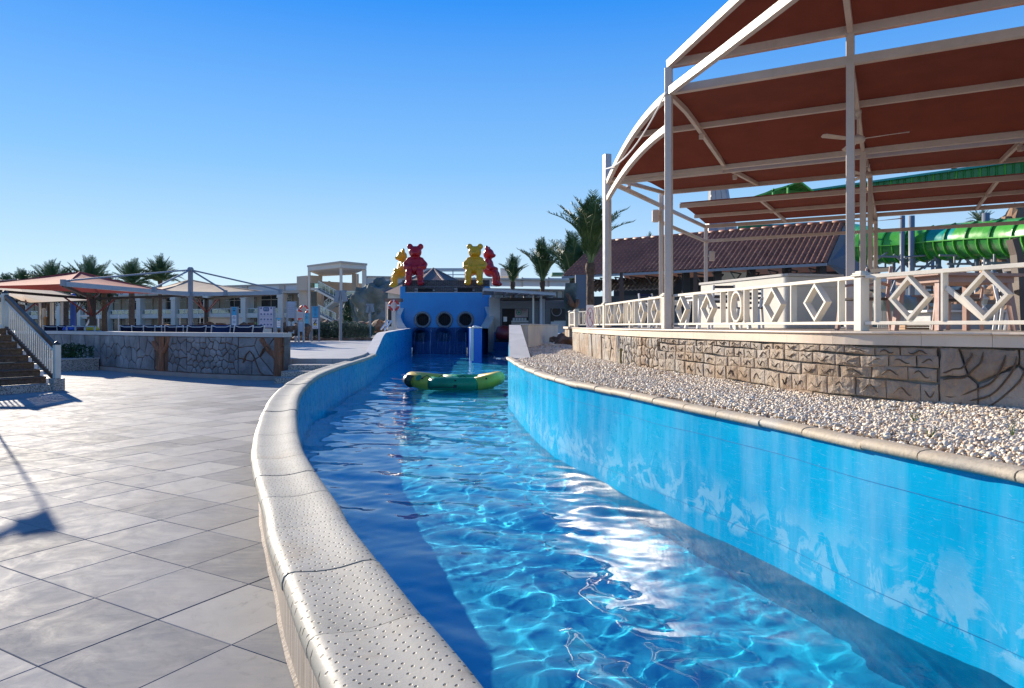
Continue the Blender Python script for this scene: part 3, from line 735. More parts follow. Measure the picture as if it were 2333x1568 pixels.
def stone_mb(face,poly,d0,d1,bev,rnd=0,wob=0):
    """cell (s,z) raised from d0 to d1 with a bevelled rim"""
    if wob:
        q=[]
        for k in range(len(poly)):
            a=poly[k]; b=poly[(k+1)%len(poly)]; L=(b-a).length; q.append(a)
            m_=max(0,min(4,int(L/.09)))
            for t in range(1,m_+1):
                c=a.lerp(b,t/(m_+1)); q.append(c+Vector((random.uniform(-wob,wob),random.uniform(-wob,wob))))
        poly=q
    n=len(poly); c=sum(poly,Vector((0,0)))/n; mb=MB()
    inn=[p+(c-p).normalized()*min(bev,(c-p).length*.4) for p in poly]
    inn2=[p.lerp(c,.45) for p in inn]
    vs=[face.at(p.x,p.y,d0) for p in poly]+[face.at(p.x,p.y,d1-bev*.5) for p in poly]+[face.at(p.x,p.y,d1) for p in inn]+[face.at(p.x,p.y,d1+random.uniform(0,rnd)) for p in inn2]+[face.at(c.x,c.y,d1+rnd*.7)]
    fs=[]
    for a in range(3):
        for k in range(n): fs.append((a*n+k,a*n+(k+1)%n,(a+1)*n+(k+1)%n,(a+1)*n+k))
    for k in range(n): fs.append((3*n+k,3*n+(k+1)%n,4*n))
    mb.add(vs,fs); return mb
def path_face(path,nrm,z0,z1,step=1):
    mb=MB(); vs=[]
    for k in range(0,len(path)): vs+=[(path[k].x,path[k].y,z0),(path[k].x,path[k].y,z1)]
    return mb.add(vs,[(2*i,2*i+1,2*i+3,2*i+2) for i in range(len(path)-1)])

# terrace (bar deck on the right): slab, its limestone edge, floor
Z_T=1.534
sp=[(p.x,p.y) for p in tw]
terr=thing('terrace','raised bar terrace on a carved cement stone wall, right of the gravel','terrace',(6,12,.8))
flo=[(p[0]+.12,p[1]) for p in sp]+[(2.3,22.4),(5,24.5),(7,44),(21.9,44),(21.9,-6)]
mb=MB(); mb.prism(flo,.5,1.50); mb.build('core',CREAM,terr)
FLOORT=plain('terrace_paving',(.42,.36,.30),.5,.15,2,.05)
mb=MB(); mb.prism([(p[0]+.03,p[1]) for p in sp]+[(2.1,22.45),(5,24.6),(7,44.1),(21.95,44.1),(21.95,-6)],1.503,Z_T-.004); mb.build('paving',FLOORT,terr)
# limestone edge slabs, one by one
tfull=tw+[Vector((2.05,22.3)),Vector((2.4,22.75)),Vector((3.2,23.4)),Vector((5.0,24.7))]
tfull=smooth_path([(p.x,p.y) for p in TW and [Vector(q) for q in TW]]+[(2.15,22.5),(2.6,23.0),(3.6,23.7),(5,24.7)],.15); tfn=normals2(tfull,1)
i=0; rr_=random.Random(4)
while i<len(tfull)-1:
    e=min(len(tfull)-1,i+rr_.choice((4,5,6,7))); 
    for nm,prof in (('edge_slab',[(-.07,1.395),(-.07,1.508),(.22,1.508),(.22,1.395)]),('edge_moulding',[(-.092,1.511),(-.098,1.520),(-.092,1.536),(.30,1.5365),(.30,1.511)])):
        mb=MB(); n=len(prof); vs=[]
        for k in range(i,e+1):
            t=(tfull[min(k+1,len(tfull)-1)]-tfull[max(k-1,0)]).normalized(); off=.0015 if k==i else (-.0015 if k==e else 0)
            for (d,z) in prof: vs.append((tfull[k].x-tfn[k].x*d+t.x*off,tfull[k].y-tfn[k].y*d+t.y*off,z))
        K=e-i+1; fs=[(a*n+b,a*n+(b+1)%n,(a+1)*n+(b+1)%n,(a+1)*n+b) for a in range(K-1) for b in range(n)]
        fs+=[tuple(range(n)),tuple((K-1)*n+b for b in range(n))[::-1]]
        mb.add(vs,fs); mb.build(nm,LIMEST,terr)
    i=e
# carved wall below
tfl=Face(tfull,tfn,lean=-.03,z0=.75)
path_face([tfl.at(s,0,0) for s in tfl.s],tfn,.6,1.40).build('joint_bed',CGROOVE,terr,recalc=False)
def s_of(y): 
    for k,p in enumerate(tfull):
        if p.y>=y: return tfl.s[k]
    return tfl.L
H0,H1=.70,1.385
random.seed(21)
sA=s_of(5.2); sB=s_of(6.9); sC=s_of(12.0); sD=s_of(14.4); sE=s_of(16.5); sF=tfl.L
def place_cells(cells,s0,z0,grv,par,mat,name='stone',d1=.030,wob=.006,bev=.018):
    out=[]
    for c in cells:
        q=shrink(c,grv)
        if q is None or len(q)<3: continue
        q=[Vector((p.x+s0,p.y+z0)) for p in q]
        area=abs(sum(q[k].x*q[(k+1)%len(q)].y-q[(k+1)%len(q)].x*q[k].y for k in range(len(q))))/2
        if area<.002: continue
        o=stone_mb(tfl_cur,q,-.03,d1+random.uniform(-.012,.012),bev,.014,wob).build(name,mat,par,smooth=False); out.append((o,q))
    return out
tfl_cur=tfl
# big carved slabs by the near end
w=sB-s_of(-5); pts=[Vector((random.uniform(0,w),random.uniform(0,H1-H0))) for _ in range(34)]
place_cells(voronoi_cells(w,H1-H0,pts),s_of(-5),H0,.012,terr,CSTONE,d1=.035,wob=.012)
for r0 in (.22,.30,.46,.54,.62):    # concentric sweeps: raised dark strips standing in for shade in carved grooves
    pp=[tfl.at(sB-.03-r0*1.15*math.sin(t),H1-.02-r0*math.cos(t)+.012*math.sin(9*t+r0*20),.042) for t in np.linspace(.02,1.5,14)]
    mb=MB(); mb.tube(pp,[.003]+[.009]*12+[.003],5); mb.build('groove_shade_line',GROOVESHADE,terr)
for k in range(5):
    s0_=sB-.95-.33*k; pp=[tfl.at(s0_+.06*math.sin(3*t+k),H1-.05-.5*t,.042) for t in np.linspace(0,1,8)]
    mb=MB(); mb.tube(pp,[.003,.007,.009,.009,.009,.009,.007,.003],5); mb.build('groove_shade_line',GROOVESHADE,terr)
# courses of squared stones, each with a dark raised squiggle painting in groove shade
rows=5; zz=[H0]; hs_=[.13,.20,.14,.125,.09]
for h in hs_: zz.append(zz[-1]+h*(H1-H0)/sum(hs_))
for r_ in range(rows):
    s=sB+.02-(r_%2)*.1; k=0
    while s<sC-.1:
        L=random.uniform(.24,.36); e=min(s+L,sC+random.uniform(-.05,.12))
        f=lambda q,z: z+.012*math.sin(q*3.1+r_*1.7)+.008*math.sin(q*7.3+r_)
        a=max(s,sB); poly=[Vector((a+.005,f(a,zz[r_])+.005)),Vector((e-.005,f(e,zz[r_])+.005)),Vector((e-.005+random.uniform(-.006,.006),f(e,zz[r_+1])-.005)),Vector((a+.005+random.uniform(-.006,.006),f(a,zz[r_+1])-.005))]
        if e-a>.06:
            o=stone_mb(tfl,poly,-.03,.024+random.uniform(-.006,.010),.014,.012,.005).build('stone',CSTONE,terr,smooth=False)
            if e-a>.16 and r_>0:
                cx_=(a+e)/2; cz_=(zz[r_]+zz[r_+1])/2; sw=(e-a)*.27; sh=(zz[r_+1]-zz[r_])*.2; ph=random.uniform(0,6); fr=random.choice((1.5,2,2.5)); sk=random.uniform(-.8,.8)
                pp=[tfl.at(cx_+sw*t,cz_+sh*(math.sin(t*3.14*fr*.5+ph)+sk*t*.6)+.012*math.sin(cx_*3.1+r_*1.7),.036) for t in np.linspace(-1,1,8)]
                mb=MB(); mb.tube(pp,[.002,.006,.008,.008,.008,.008,.006,.002],4); mb.build('groove_shade_squiggle',GROOVESHADE,o)
        s=e
# crazy paving, then fish-scale verticals, then bark-like slabs at the far end
w=sD-sC; pts=[]
for a in range(int(w/.17)):
    for b in range(4): pts.append(Vector(((a+.5+random.uniform(-.35,.35)+(b%2)*.5)*.17,(b+.5+random.uniform(-.35,.35))*(H1-H0)/4)))
place_cells(voronoi_cells(w,H1-H0,pts),sC+.01,H0,.011,terr,CSTONE)
w=sE-sD; pts=[Vector(((a+.5+random.uniform(-.2,.2))*.34,.17+(a%2)*.22+b*.42)) for a in range(int(w/.34)) for b in range(2)]
place_cells(voronoi_cells(w,H1-H0,pts),sD+.01,H0,.012,terr,CSTONE)
w=sF-sE; pts=[Vector(((a+.5+random.uniform(-.25,.25))*.62,(H1-H0)/2+random.uniform(-.05,.05))) for a in range(int(w/.62))]
place_cells(voronoi_cells(w,H1-H0,pts),sE+.01,H0,.012,terr,CSTONE,d1=.06,wob=.02)
# flared carved trunk that leans on the wall
mb=MB(); c0=s_of(14.6)
mb.grid(lambda a,b: tfl.at(c0+(a-.5)*(.28+.5*(1-b)**2),.72+b*.67,.035+.10*math.sin(math.pi*a)*(1.1-.4*b)),9,7); mb.build('carved_trunk',CSTONE,terr,smooth=True)

# ------------------------------------------------------------------ balustrade
bal=thing('balustrade','cream metal balustrade with diamonds and rings along the terrace edge','railing',(4.0,10,Z_T))
POSTS=[(6.35,3.1),(4.12,8.2),(3.02,13.7),(2.56,19.1),(2.52,22.4),(3.1,23.0)]
RH=.66; ZB=.115
def post(p,par,h=.70,w=.12):
    rz=.25
    mb=MB(); mb.box((p[0],p[1],Z_T+h*.5-.03),(w,w,h-.06),rz); mb.build('post',WHITE,par,bevel=.006)
    mb=MB(); mb.box((p[0],p[1],Z_T+h-.045),(w+.05,w+.05,.022),rz); mb.box((p[0],p[1],Z_T+h-.022),(w+.025,w+.025,.022),rz); mb.box((p[0],p[1],Z_T+h-.002),(w-.02,w-.02,.02),rz); mb.build('post_cap',WHITE,par,bevel=.004)
for k,p in enumerate(POSTS[:5]): post(p,bal)
def panel(par,a,b,items,h=RH,zb=ZB,dep=.09,floor=Z_T,mat=None):
    mat=mat or WHITE
    a=Vector((*a,0)); b=Vector((*b,0)); d=(b-a); L=d.length; d.normalize(); t=.028; up=Vector((0,0,1))
    z0=floor+zb; z1=floor+h
    mb=MB(); mb.span(a+d*.07+up*(z1-.0225),b-d*.07+up*(z1-.0225),dep*.75,.045); mb.build('top_rail',mat,par,bevel=.004)
    mb=MB(); mb.span(a+d*.07+up*(z0-.02),b-d*.07+up*(z0-.02),dep*.75,.04); mb.build('bottom_rail',mat,par,bevel=.004)
    lo=z0+.0005; hi=z1-.0455; mid=(lo+hi)/2; H=hi-lo
    for kind,f in items:
        c=a+d*(L*f)
        if kind=='bar': mb=MB(); mb.span(c+up*lo,c+up*hi,t*.8,dep,up=d.cross(up)); mb.build('baluster',mat,par)
        if kind=='foot': mb=MB(); mb.span(c+up*(floor+.001),c+up*(z0-.04),.05,.05,up=d); mb.build('foot',mat,par)
        if kind in('diamond','ring'):
            n=4 if kind=='diamond' else 20; rw_=.235 if n==4 else .17; rh=H/2; th=.030 if n==4 else .022; mb=MB(); vs=[]
            for k in range(n):
                an=2*math.pi*k/n
                for rr2 in (0,1):
                    x=math.cos(an)*(rw_-rr2*th*1.3); z=math.sin(an)*(rh-.002-rr2*th*1.45)
                    for e in (-1,1): vs.append(c+d*x+up*(mid+z)+d.cross(up)*e*dep/2)
            fs=[]
            for k in range(n):
                k2=(k+1)%n; A=4*k; B=4*k2
                fs+=[(A,B,B+1,A+1),(A+2,A+3,B+3,B+2),(A,A+2,B+2,B),(A+1,B+1,B+3,A+3)]
            mb.add(vs,fs); mb.build('diamond_ornament' if n==4 else 'ring_ornament',mat,par)
def frac(a,b,u):
    r=(u-1166.5)/F; dx=b[0]-a[0]; dy=b[1]-a[1]; return (r*a[1]-a[0])/(dx-r*dy)
a,b=POSTS[2],POSTS[1]
S1=[('bar',1531),('diamond',1555),('bar',1584),('diamond',1615),('bar',1647),('bar',1664),('ring',1682),('bar',1701),('bar',1720),('diamond',1764),('bar',1808),('diamond',1862),('bar',1917),('foot',1677)]
it1=[(k,frac(a,b,u)) for k,u in S1]
panel(bal,a,b,it1)
S2=[('bar',.045),('diamond',.13),('bar',.225),('diamond',.32),('bar',.415),('bar',.455),('ring',.51),('bar',.565),('bar',.60),('diamond',.70),('bar',.80),('diamond',.885),('bar',.965),('foot',.5)]
panel(bal,POSTS[3],POSTS[2],S2)
panel(bal,POSTS[4],POSTS[3],[('bar',.05),('ring',.15),('bar',.26),('bar',.34),('diamond',.48),('bar',.62),('diamond',.78),('bar',.94),('foot',.4)])
a,b=POSTS[1],POSTS[0]
it=[(k,frac(a,b,u)) for k,u in (('bar',1999),('diamond',2074),('bar',2152),('diamond',2247),('bar',2365),('ring',2460))]+[('diamond',.75),('bar',.9)]
panel(bal,a,b,it)
# a broken bar that sticks out of the second diamond
c=Vector((a[0],a[1],0)).lerp(Vector((b[0],b[1],0)),frac(a,b,2247)); d=(Vector((b[0],b[1],0))-Vector((a[0],a[1],0))).normalized()
mb=MB(); mb.span(c-d*.40+Vector((0,0,Z_T+.46)),c-d*.02+Vector((0,0,Z_T+.13)),.05,.03,up=d.cross(Vector((0,0,1)))); mb.build('loose_bar',WHITE,bal)

# sign post on the gravel
sg=thing('warning_sign','white NO JUMPING sign with red oval on grey post at the terrace corner','sign',G(1344,806,.78))
yb=WORLD(sg).y; px=WORLD(sg).x; k_=yb/F
mb=MB(); mb.box((px,yb,(.75+1.62)/2),(.05,.05,.87)); mb.build('post',GREY,sg)
SIGNW=plain('sign_white',(.78,.76,.78),.4,.03); SIGNR=plain('sign_red',(.5,.02,.03),.4,.03); SIGNB=plain('sign_black',(.03,.03,.04),.5,.03)
SKYB=plain('sign_light_blue',(.06,.38,.62),.4,.1); DBLUE=plain('sign_dark_blue',(.01,.07,.18),.4,.1); SYEL=plain('sign_yellow',(.75,.55,.02),.4,.05); SPINK=plain('sign_pink',(.62,.50,.56),.5,.05); SGREY=plain('sign_print_grey',(.28,.30,.36),.5,.05)
def rrect(cx,cz,w,h,r,n=4):
    out=[]
    for (a,b,q) in ((1,1,0),(-1,1,1),(-1,-1,2),(1,-1,3)):
        for k in range(n+1):
            t=math.pi/2*(q+k/n); out.append((cx+a*(w/2-r)+r*math.cos(t),cz+b*(h/2-r)+r*math.sin(t)))
    return out
def flat(parent,name,mat,pts,y,t=.003):
    mb=MB(); mb.plate([(p[0],y,p[1]) for p in pts],(0,-1,0),t); return mb.build(name,mat,parent)
def ringpts(mb,cx,cz,rx,rz,th,y,n=24,t=.003):
    vs=[]
    for k in range(n):
        a=2*math.pi*k/n
        for q in (0,1): 
            for e in (0,t): vs.append((cx+math.cos(a)*(rx-q*th),y-e,cz+math.sin(a)*(rz-q*th)))
    fs=[]
    for k in range(n):
        A=4*k;B=4*((k+1)%n); fs+=[(A,B,B+1,A+1),(A+2,A+3,B+3,B+2),(A+1,B+1,B+3,A+3),(A,A+2,B+2,B)]
    mb.add(vs,fs)
def text(parent,s,cx,cz,size,mat,y,name='lettering',w=None):
    cu=bpy.data.curves.new(name,'FONT'); cu.body=s; cu.size=size; cu.align_x='CENTER'; cu.align_y='CENTER'; cu.extrude=.001
    t=bpy.data.objects.new('t',cu); C.objects.link(t); dg=bpy.context.evaluated_depsgraph_get(); me=bpy.data.meshes.new_from_object(t.evaluated_get(dg)); bpy.data.objects.remove(t)
    me.materials.clear(); me.materials.append(mat)
    if w:
        xs=[v.co.x for v in me.vertices]; sc=w/(max(xs)-min(xs))
        for v in me.vertices: v.co.x*=sc
    o=bpy.data.objects.new(name,me); C.objects.link(o); o.parent=parent; o.rotation_euler=(R(90),0,0)
    o.location=Vector((cx,y,cz))-WORLD(parent); return o
zt=1.6+(742-695)*k_; zb_=1.6-(759-742)*k_; W_=15*k_*1.15; cz_=(zt+zb_)/2; ys=yb-.05
flat(sg,'panel',SIGNW,rrect(px,cz_,W_,zt-zb_,.03),ys,.012)
mb=MB(); ringpts(mb,px,cz_+.05,W_*.44,(zt-zb_)*.34,.014,ys-.013); mb.span((px-W_*.36,ys-.016,cz_+.05+(zt-zb_)*.25),(px+W_*.36,ys-.016,cz_+.05-(zt-zb_)*.25),.004,.014,up=(0,0,1)); mb.build('red_oval',SIGNR,sg)
mb=MB(); mb.ball((px+.01,ys-.015,cz_+.18),(.014,.004,.014),8,6); mb.span((px+.01,ys-.014,cz_+.17),(px-.005,ys-.014,cz_+.08),.004,.018); mb.span((px-.005,ys-.014,cz_+.08),(px-.03,ys-.014,cz_+.0),.004,.01); mb.span((px-.005,ys-.014,cz_+.08),(px+.03,ys-.014,cz_+.03),.004,.01); mb.span((px,ys-.014,cz_+.15),(px+.035,ys-.014,cz_+.19),.004,.008); mb.build('jumping_figure',SIGNB,sg)
text(sg,'NO',px,zb_+.10,.05,SIGNR,ys-.0135); text(sg,'JUMPING',px,zb_+.045,.04,SIGNR,ys-.0135,w=W_*.8)

# loose rocks on the gravel, and a leaning bamboo stub against the wall
def rock_mesh(name,mat,seed,sub=3,amp=.35):
    r=random.Random(seed); bm=bmesh.new(); bmesh.ops.create_icosphere(bm,subdivisions=sub,radius=1)
    from mathutils import noise as mn
    o_=Vector((r.uniform(0,50),r.uniform(0,50),r.uniform(0,50)))
    for v in bm.verts:
        n_=mn.noise(v.co*1.1+o_)*amp+abs(mn.noise(v.co*2.4+o_))*amp*.9-amp*.2+abs(mn.noise(v.co*5.3+o_))*amp*.45
        v.co*=1+n_
    me=bpy.data.meshes.new(name); bm.to_mesh(me); bm.free(); me.materials.append(mat); return me
RM=[rock_mesh('rock',ROCKB,s) for s in range(3)]
def rock(name,me,loc,sc,label,cat='rock',group=None,rz=0):
    o=bpy.data.objects.new(name,me); C.objects.link(o); o.location=loc; o.scale=sc; o.rotation_euler=(0,0,rz); return tag(o,label,cat,group)
rock('loose_rock',RM[0],G(1376,812,.82),(.22,.16,.12),'brown loose rock on the gravel beside the NO JUMPING sign')
rock('loose_rock',RM[1],G(2000,905,.80),(.13,.06,.035),'flat brown stone on the gravel against the squared stones of the terrace wall',rz=.3)
rock('loose_rock',RM[2],P(1300,768,30)-Vector((0,0,.25)),(.75,.6,.45),'big dark rock at the far end of the gravel, below the terrace corner')
rock('loose_rock',RM[0],P(1268,772,33)-Vector((0,0,.2)),(.5,.4,.3),'smaller brown rock beyond the end of the cream wall',rz=2)
bs=tfl.at(s_of(13.9),.78,.18); mb=MB(); tp=tfl.at(s_of(14.2),1.10,.10)
mb.tube([bs,bs.lerp(tp,.5)+Vector((-.01,0,0)),tp],[.03,.027,.03],8); mb.ball(tp,(.045,.04,.04),8,6)
o=mb.build('bamboo_stub',plain('bamboo',(.22,.17,.06),.7)); tag(o,'short bamboo stub leaning on the carved terrace wall','stub')
# small weeds growing in the gravel
WEED=leafmat('weed_blade',(.06,.12,.02),(.12,.22,.04),(.2,.3,.08))
for (u,v,lb) in ((2120,1005,'tuft of thin grass nearest the river edge stones'),(2495-10,990,''),(2492,990,''),(2083,965,'small grass blades in the gravel below the squared stones')):
    if u>2333 or not lb: continue
    g0=G(u,v,.80); mb=MB()
    for k in range(7):
        a=random.uniform(0,6.28); l=random.uniform(.05,.11); w=Vector((math.cos(a),math.sin(a),0))*.02; s_=Vector((-math.sin(a),math.cos(a),0))*.003
        mb.add([g0-s_,g0+s_,g0+w+Vector((0,0,l*.6))+s_*.6,g0+w*2.2+Vector((0,0,l))],[(0,1,2),(0,2,3)])
    tag(mb.build('grass_tuft',WEED,recalc=False),lb,'grass tuft')
mb=MB(); g0=G(2493-2,1040,.8) if False else G(2306,1000,.80)
for k in range(6):
    w=Vector((random.uniform(-.04,.04),random.uniform(-.02,.02),random.uniform(.10,.2))); mb.add([g0,g0+Vector((.006,0,0)),g0+w*.6+Vector((.003,0,0)),g0+w],[(0,1,2),(0,2,3)])
tag(mb.build('grass_tuft',WEED,recalc=False),'taller grass tuft in the gravel at the right edge','grass tuft')
# ------------------------------------------------------------------ the big stepped canopy over the terrace
can=thing('canopy','big cream steel canopy with stepped maroon shade cloths over the bar terrace','canopy',(8,14,Z_T))
CO=Vector((5.74,11.8)); ca=Vector((.875,-.484)); cb=Vector((.484,.875))
def cp(a,b,h): q=CO+ca*a+cb*b; return Vector((q.x,q.y,EYE+h))
def bar(name,p,q,w=.11,h=.13,mat=None): mb=MB(); mb.span(p,q,w,h); return mb.build(name,mat or FRAME,can,bevel=.004)
XR=13.0
# columns
def column(a,b,top,w=.13):
    q=CO+ca*a+cb*b; mb=MB(); mb.box((q.x,q.y,(Z_T+EYE+top)/2),(w,w,EYE+top-Z_T),math.atan2(ca.y,ca.x)); mb.build('column',FRAME,can,bevel=.006)
for (a,b,t) in ((-3.13,0,4.93),(0,0,4.93),(0,5,4.02),(0,10,4.46),(0,16.3,4.08),(-6.3,5,4.02),(-6.3,10,4.46),(-6.3,16.3,4.08),(6.3,0,4.93),(12.6,0,4.93),(6.3,5,4.02),(6.3,10,4.46),(6.3,16.3,4.08)): column(a,b,t)
Bp=CO+ca*-3.13; Ap=CO+ca*-6.3+cb*5
# the curved left edge of the cloth follows the terrace edge: paths (x,y,h)
nearL=Vector((4.30,8.2)); nearL2=Vector((5.2,5.2))
def arc(p,q,h0,h1,hm,n=14):
    out=[]
    for k in range(n+1):
        t=k/n; x=p.lerp(q,t); h=h0*(1-t)*(1-t)+2*hm*t*(1-t)+h1*t*t; out.append(Vector((x.x,x.y,EYE+h)))
    return out
arc1=arc(Bp,nearL2,5.0,5.55,5.4); arc1b=arc(Bp,nearL2,4.47,4.9,4.62)
arc2=arc(Ap,Bp,3.95,4.42,4.72); arc2b=arc(Ap,Bp,3.50,3.79,4.05)
for pth,nm in ((arc1,'upper_edge_arch'),(arc1b,'lower_edge_arch'),(arc2,'upper_edge_arch'),(arc2b,'lower_edge_arch')):
    mb=MB(); mb.sweep(pth,.10,.14); mb.build(nm,FRAME,can)
# tier 1 (nearest, highest): eave beam on the first column row, cloth rising over the camera
bar('eave_beam',cp(-3.13,0,5.0),cp(XR,0,5.0),.12,.15)
bar('eave_beam',cp(-3.13,0,4.49),cp(XR,0,4.49),.12,.15)
def clothgrid(name,pl,pr,n=8,sag=.03):
    """sheet between two polylines (left edge pts -> right edge pts)"""
    mb=MB(); m_=len(pl)
    def fn(u,v):
        k=v*(m_-1); i=min(int(k),m_-2); t=k-i; a=pl[i].lerp(pl[i+1],t); b=pr[i].lerp(pr[i+1],t); p=a.lerp(b,u)
        return p+Vector((0,0,.035-sag*math.sin(math.pi*((u*4)%1))*math.sin(math.pi*v)))
    mb.grid(fn,17,n); return mb.build(name,CANVAS,can,smooth=True,recalc=False)
up=Vector((0,0,.06))
t1r=[cp(XR,0,5.0),cp(XR,-2,5.22),cp(XR,-4,5.38),cp(XR,-8,5.5)]
idx=[0,5,9,14]
clothgrid('shade_cloth',[arc1[i]+up for i in idx],[p+up for p in t1r])
for k,(b_,h) in enumerate(((-2.4,5.26),(-5,5.42))):
    # purlin of tier 1
    e=min(arc1,key=lambda p:abs((Vector((p.x,p.y))-CO).dot(cb)-b_)); bar('purlin',e,cp(XR,b_,h),.08,.12)
for a_ in (0,3.15,6.3,9.45):
    mb=MB(); mb.sweep([cp(a_,0,5.0),cp(a_,-2,5.2),cp(a_,-4,5.36),cp(a_,-7,5.46)],.09,.13); mb.build('rafter',FRAME,can)
# tier 2: from 4.5 down to 4.1 at the second row
e2=[p for p in arc2[::-1]]      # B -> A
def tier2_pt(b): 
    q=min(arc2,key=lambda p:abs((Vector((p.x,p.y))-CO).dot(cb)-b)); return q
hm2=4.42
clothgrid('shade_cloth',[e2[0]+up,e2[4]+up,e2[7]+up,e2[11]+up,e2[14]+up],[cp(XR,0,4.55),cp(XR,1.3,4.52),cp(XR,2.5,hm2+.06),cp(XR,3.9,4.28),cp(XR,5,4.16)],n=10)
bar('purlin',tier2_pt(2.5),cp(XR,2.5,hm2),.09,.12)
bar('row_beam',cp(-6.3,5,4.05),cp(XR,5,4.05),.12,.14)
for a_ in (-3.15,0,3.15,6.3,9.45):
    mb=MB(); mb.sweep([cp(a_,0.1,4.46),cp(a_,1.3,4.47),cp(a_,2.5,4.36),cp(a_,3.9,4.2),cp(a_,4.95,4.08)],.08,.11); mb.build('rafter',FRAME,can)
    mb=MB(); q=cp(a_,2.62,4.24); mb.box(q,(.09,.09,.1)); mb.build('joint_box',FRAME,can)
# tier 2b: from the second row up to the third row
bar('row_beam',cp(-5.9,5.35,4.0),cp(XR,5.35,4.0),.08,.10)
clothgrid('shade_cloth',[cp(-5.9,5.1,4.12),cp(-5.95,7.5,4.36),cp(-6.15,10,4.52)],[cp(XR,5.1,4.12),cp(XR,7.5,4.36),cp(XR,10,4.52)])
bar('row_beam',cp(-6.3,10,4.5),cp(XR,10,4.5),.12,.14)
for a_ in (-6.15,-3.15,0,3.15,6.3,9.45): 
    bar('rafter',cp(a_,5.2,4.07),cp(a_,9.95,4.47),.08,.11)
    mb=MB(); mb.box(cp(a_,6.3,4.02),(.10,.10,.12)); mb.build('joint_box',FRAME,can)
# tier 3
bar('row_beam',cp(-5.7,10.1,4.02),cp(XR,10.1,4.02),.10,.14)
bar('purlin',cp(-6.0,13.2,4.11),cp(XR,13.2,4.11),.09,.12)
bar('row_beam',cp(-6.3,16.3,4.14),cp(XR,16.3,4.14),.12,.14)
clothgrid('shade_cloth',[cp(-5.7,10.1,4.10),cp(-6.0,13.2,4.18),cp(-6.3,16.3,4.22)],[cp(XR,10.1,4.10),cp(XR,13.2,4.18),cp(XR,16.3,4.22)])
for a_ in (-3.15,0,3.15,6.3,9.45):
    bar('rafter',cp(a_,10.15,4.05),cp(a_,16.2,4.13),.08,.11); mb=MB(); mb.box(cp(a_,12.6,4.0),(.10,.10,.12)); mb.build('joint_box',FRAME,can)
# ties
bar('side_beam',cp(-6.3,5.07,4.0),cp(-6.3,16.2,4.12),.09,.12); bar('tie_beam',cp(-6.3,10.07,3.5),cp(-6.3,16.2,3.52),.09,.11)
bar('tie_beam',cp(-6.24,16.3,3.54),cp(XR,16.3,3.54),.09,.12)
bar('tie_beam',cp(-6.3,5.07,3.92),cp(-3.2,5.0,3.95),.06,.08)
# tall stub column behind column A with a lamp, wall lamp
q=P(1383,352,20.5); mb=MB(); mb.box((q.x,q.y,(Z_T+q.z)/2),(.20,.2,q.z-Z_T),.3); mb.build('gutter_column',LGREY,can,bevel=.01)
# slack cable
a0=P(1517,211,13.2); b0=P(1379,385,19.0); o=MB(); o.tube([a0.lerp(b0,t)+Vector((0,0,-.55*4*t*(1-t)*.6)) for t in np.linspace(0,1,14)],.018,6); tag(o.build('cable',WHITE2),'slack white cable hanging along the canopy edge arch','cable')
# lamps on columns
for (a,b,h,s_,lb) in ((-6.3,16.3,2.9,1,'small cream lamp box on the far canopy column'),(-6.3,10,3.7,-1,'small cream floodlight high on the middle canopy column')):
    q=cp(a,b,h); o=thing('column_lamp',lb,'lamp',q+Vector((.2*s_,-.1,0))); mb=MB(); mb.box(q+Vector((.22*s_,-.1,0)),(.22,.16,.42)); mb.build('housing',FRAME,o,bevel=.03); mb=MB(); mb.span(q,q+Vector((.12*s_,-.05,0)),.05,.05); mb.build('bracket',FRAME,o)
# ceiling fans
def make_fan(loc,rod,lab,yaw=0):
    t=thing('ceiling_fan',lab,'ceiling fan',loc,'ceiling fans under the canopy'); t.rotation_euler=(0,0,yaw)
    mb=MB(); mb.lathe([(.03,.12),(.05,.10),(.13,.06),(.14,0),(.12,-.035),(.04,-.06),(0.01,-.062)],n=16); mb.build('motor_hub',FRAME,t,local=True,smooth=True)
    mb=MB(); mb.tube([(0,0,.1),(0,0,rod)],.018,8); mb.build('down_rod',FRAME,t,local=True)
    mb=MB(); mb.lathe([(.02,rod-.12),(.07,rod-.06),(.075,rod)],n=12); mb.build('rod_cover',FRAME,t,local=True,smooth=True)
    me=None
    for k in range(3):
        an=2*math.pi*k/3
        if me is None:
            mb=MB(); mb.plate([(.12,-.04,.01),(.35,-.07,.0),(.85,-.065,-.01),(.92,-.02,-.01),(.92,.03,.02),(.85,.065,.03),(.35,.06,.025),(.12,.03,.02)],(0,0,1),.012); o=mb.build('blade',FRAME,t,local=True,bevel=.003); me=o.data; o.rotation_euler=(0,0,an)
        else: inst('blade',me,t,rot=(0,0,an))
    return t
make_fan(cp(0,2.5,3.72),.6,'nearest ceiling fan, under the highest cloth beside the second big column',R(200))
make_fan(cp(0,7.5,3.95),.32,'middle ceiling fan of three, lower and half its size in view',R(215))
make_fan(cp(0,13,3.45),.6,'farthest ceiling fan, low behind the columns',R(190))

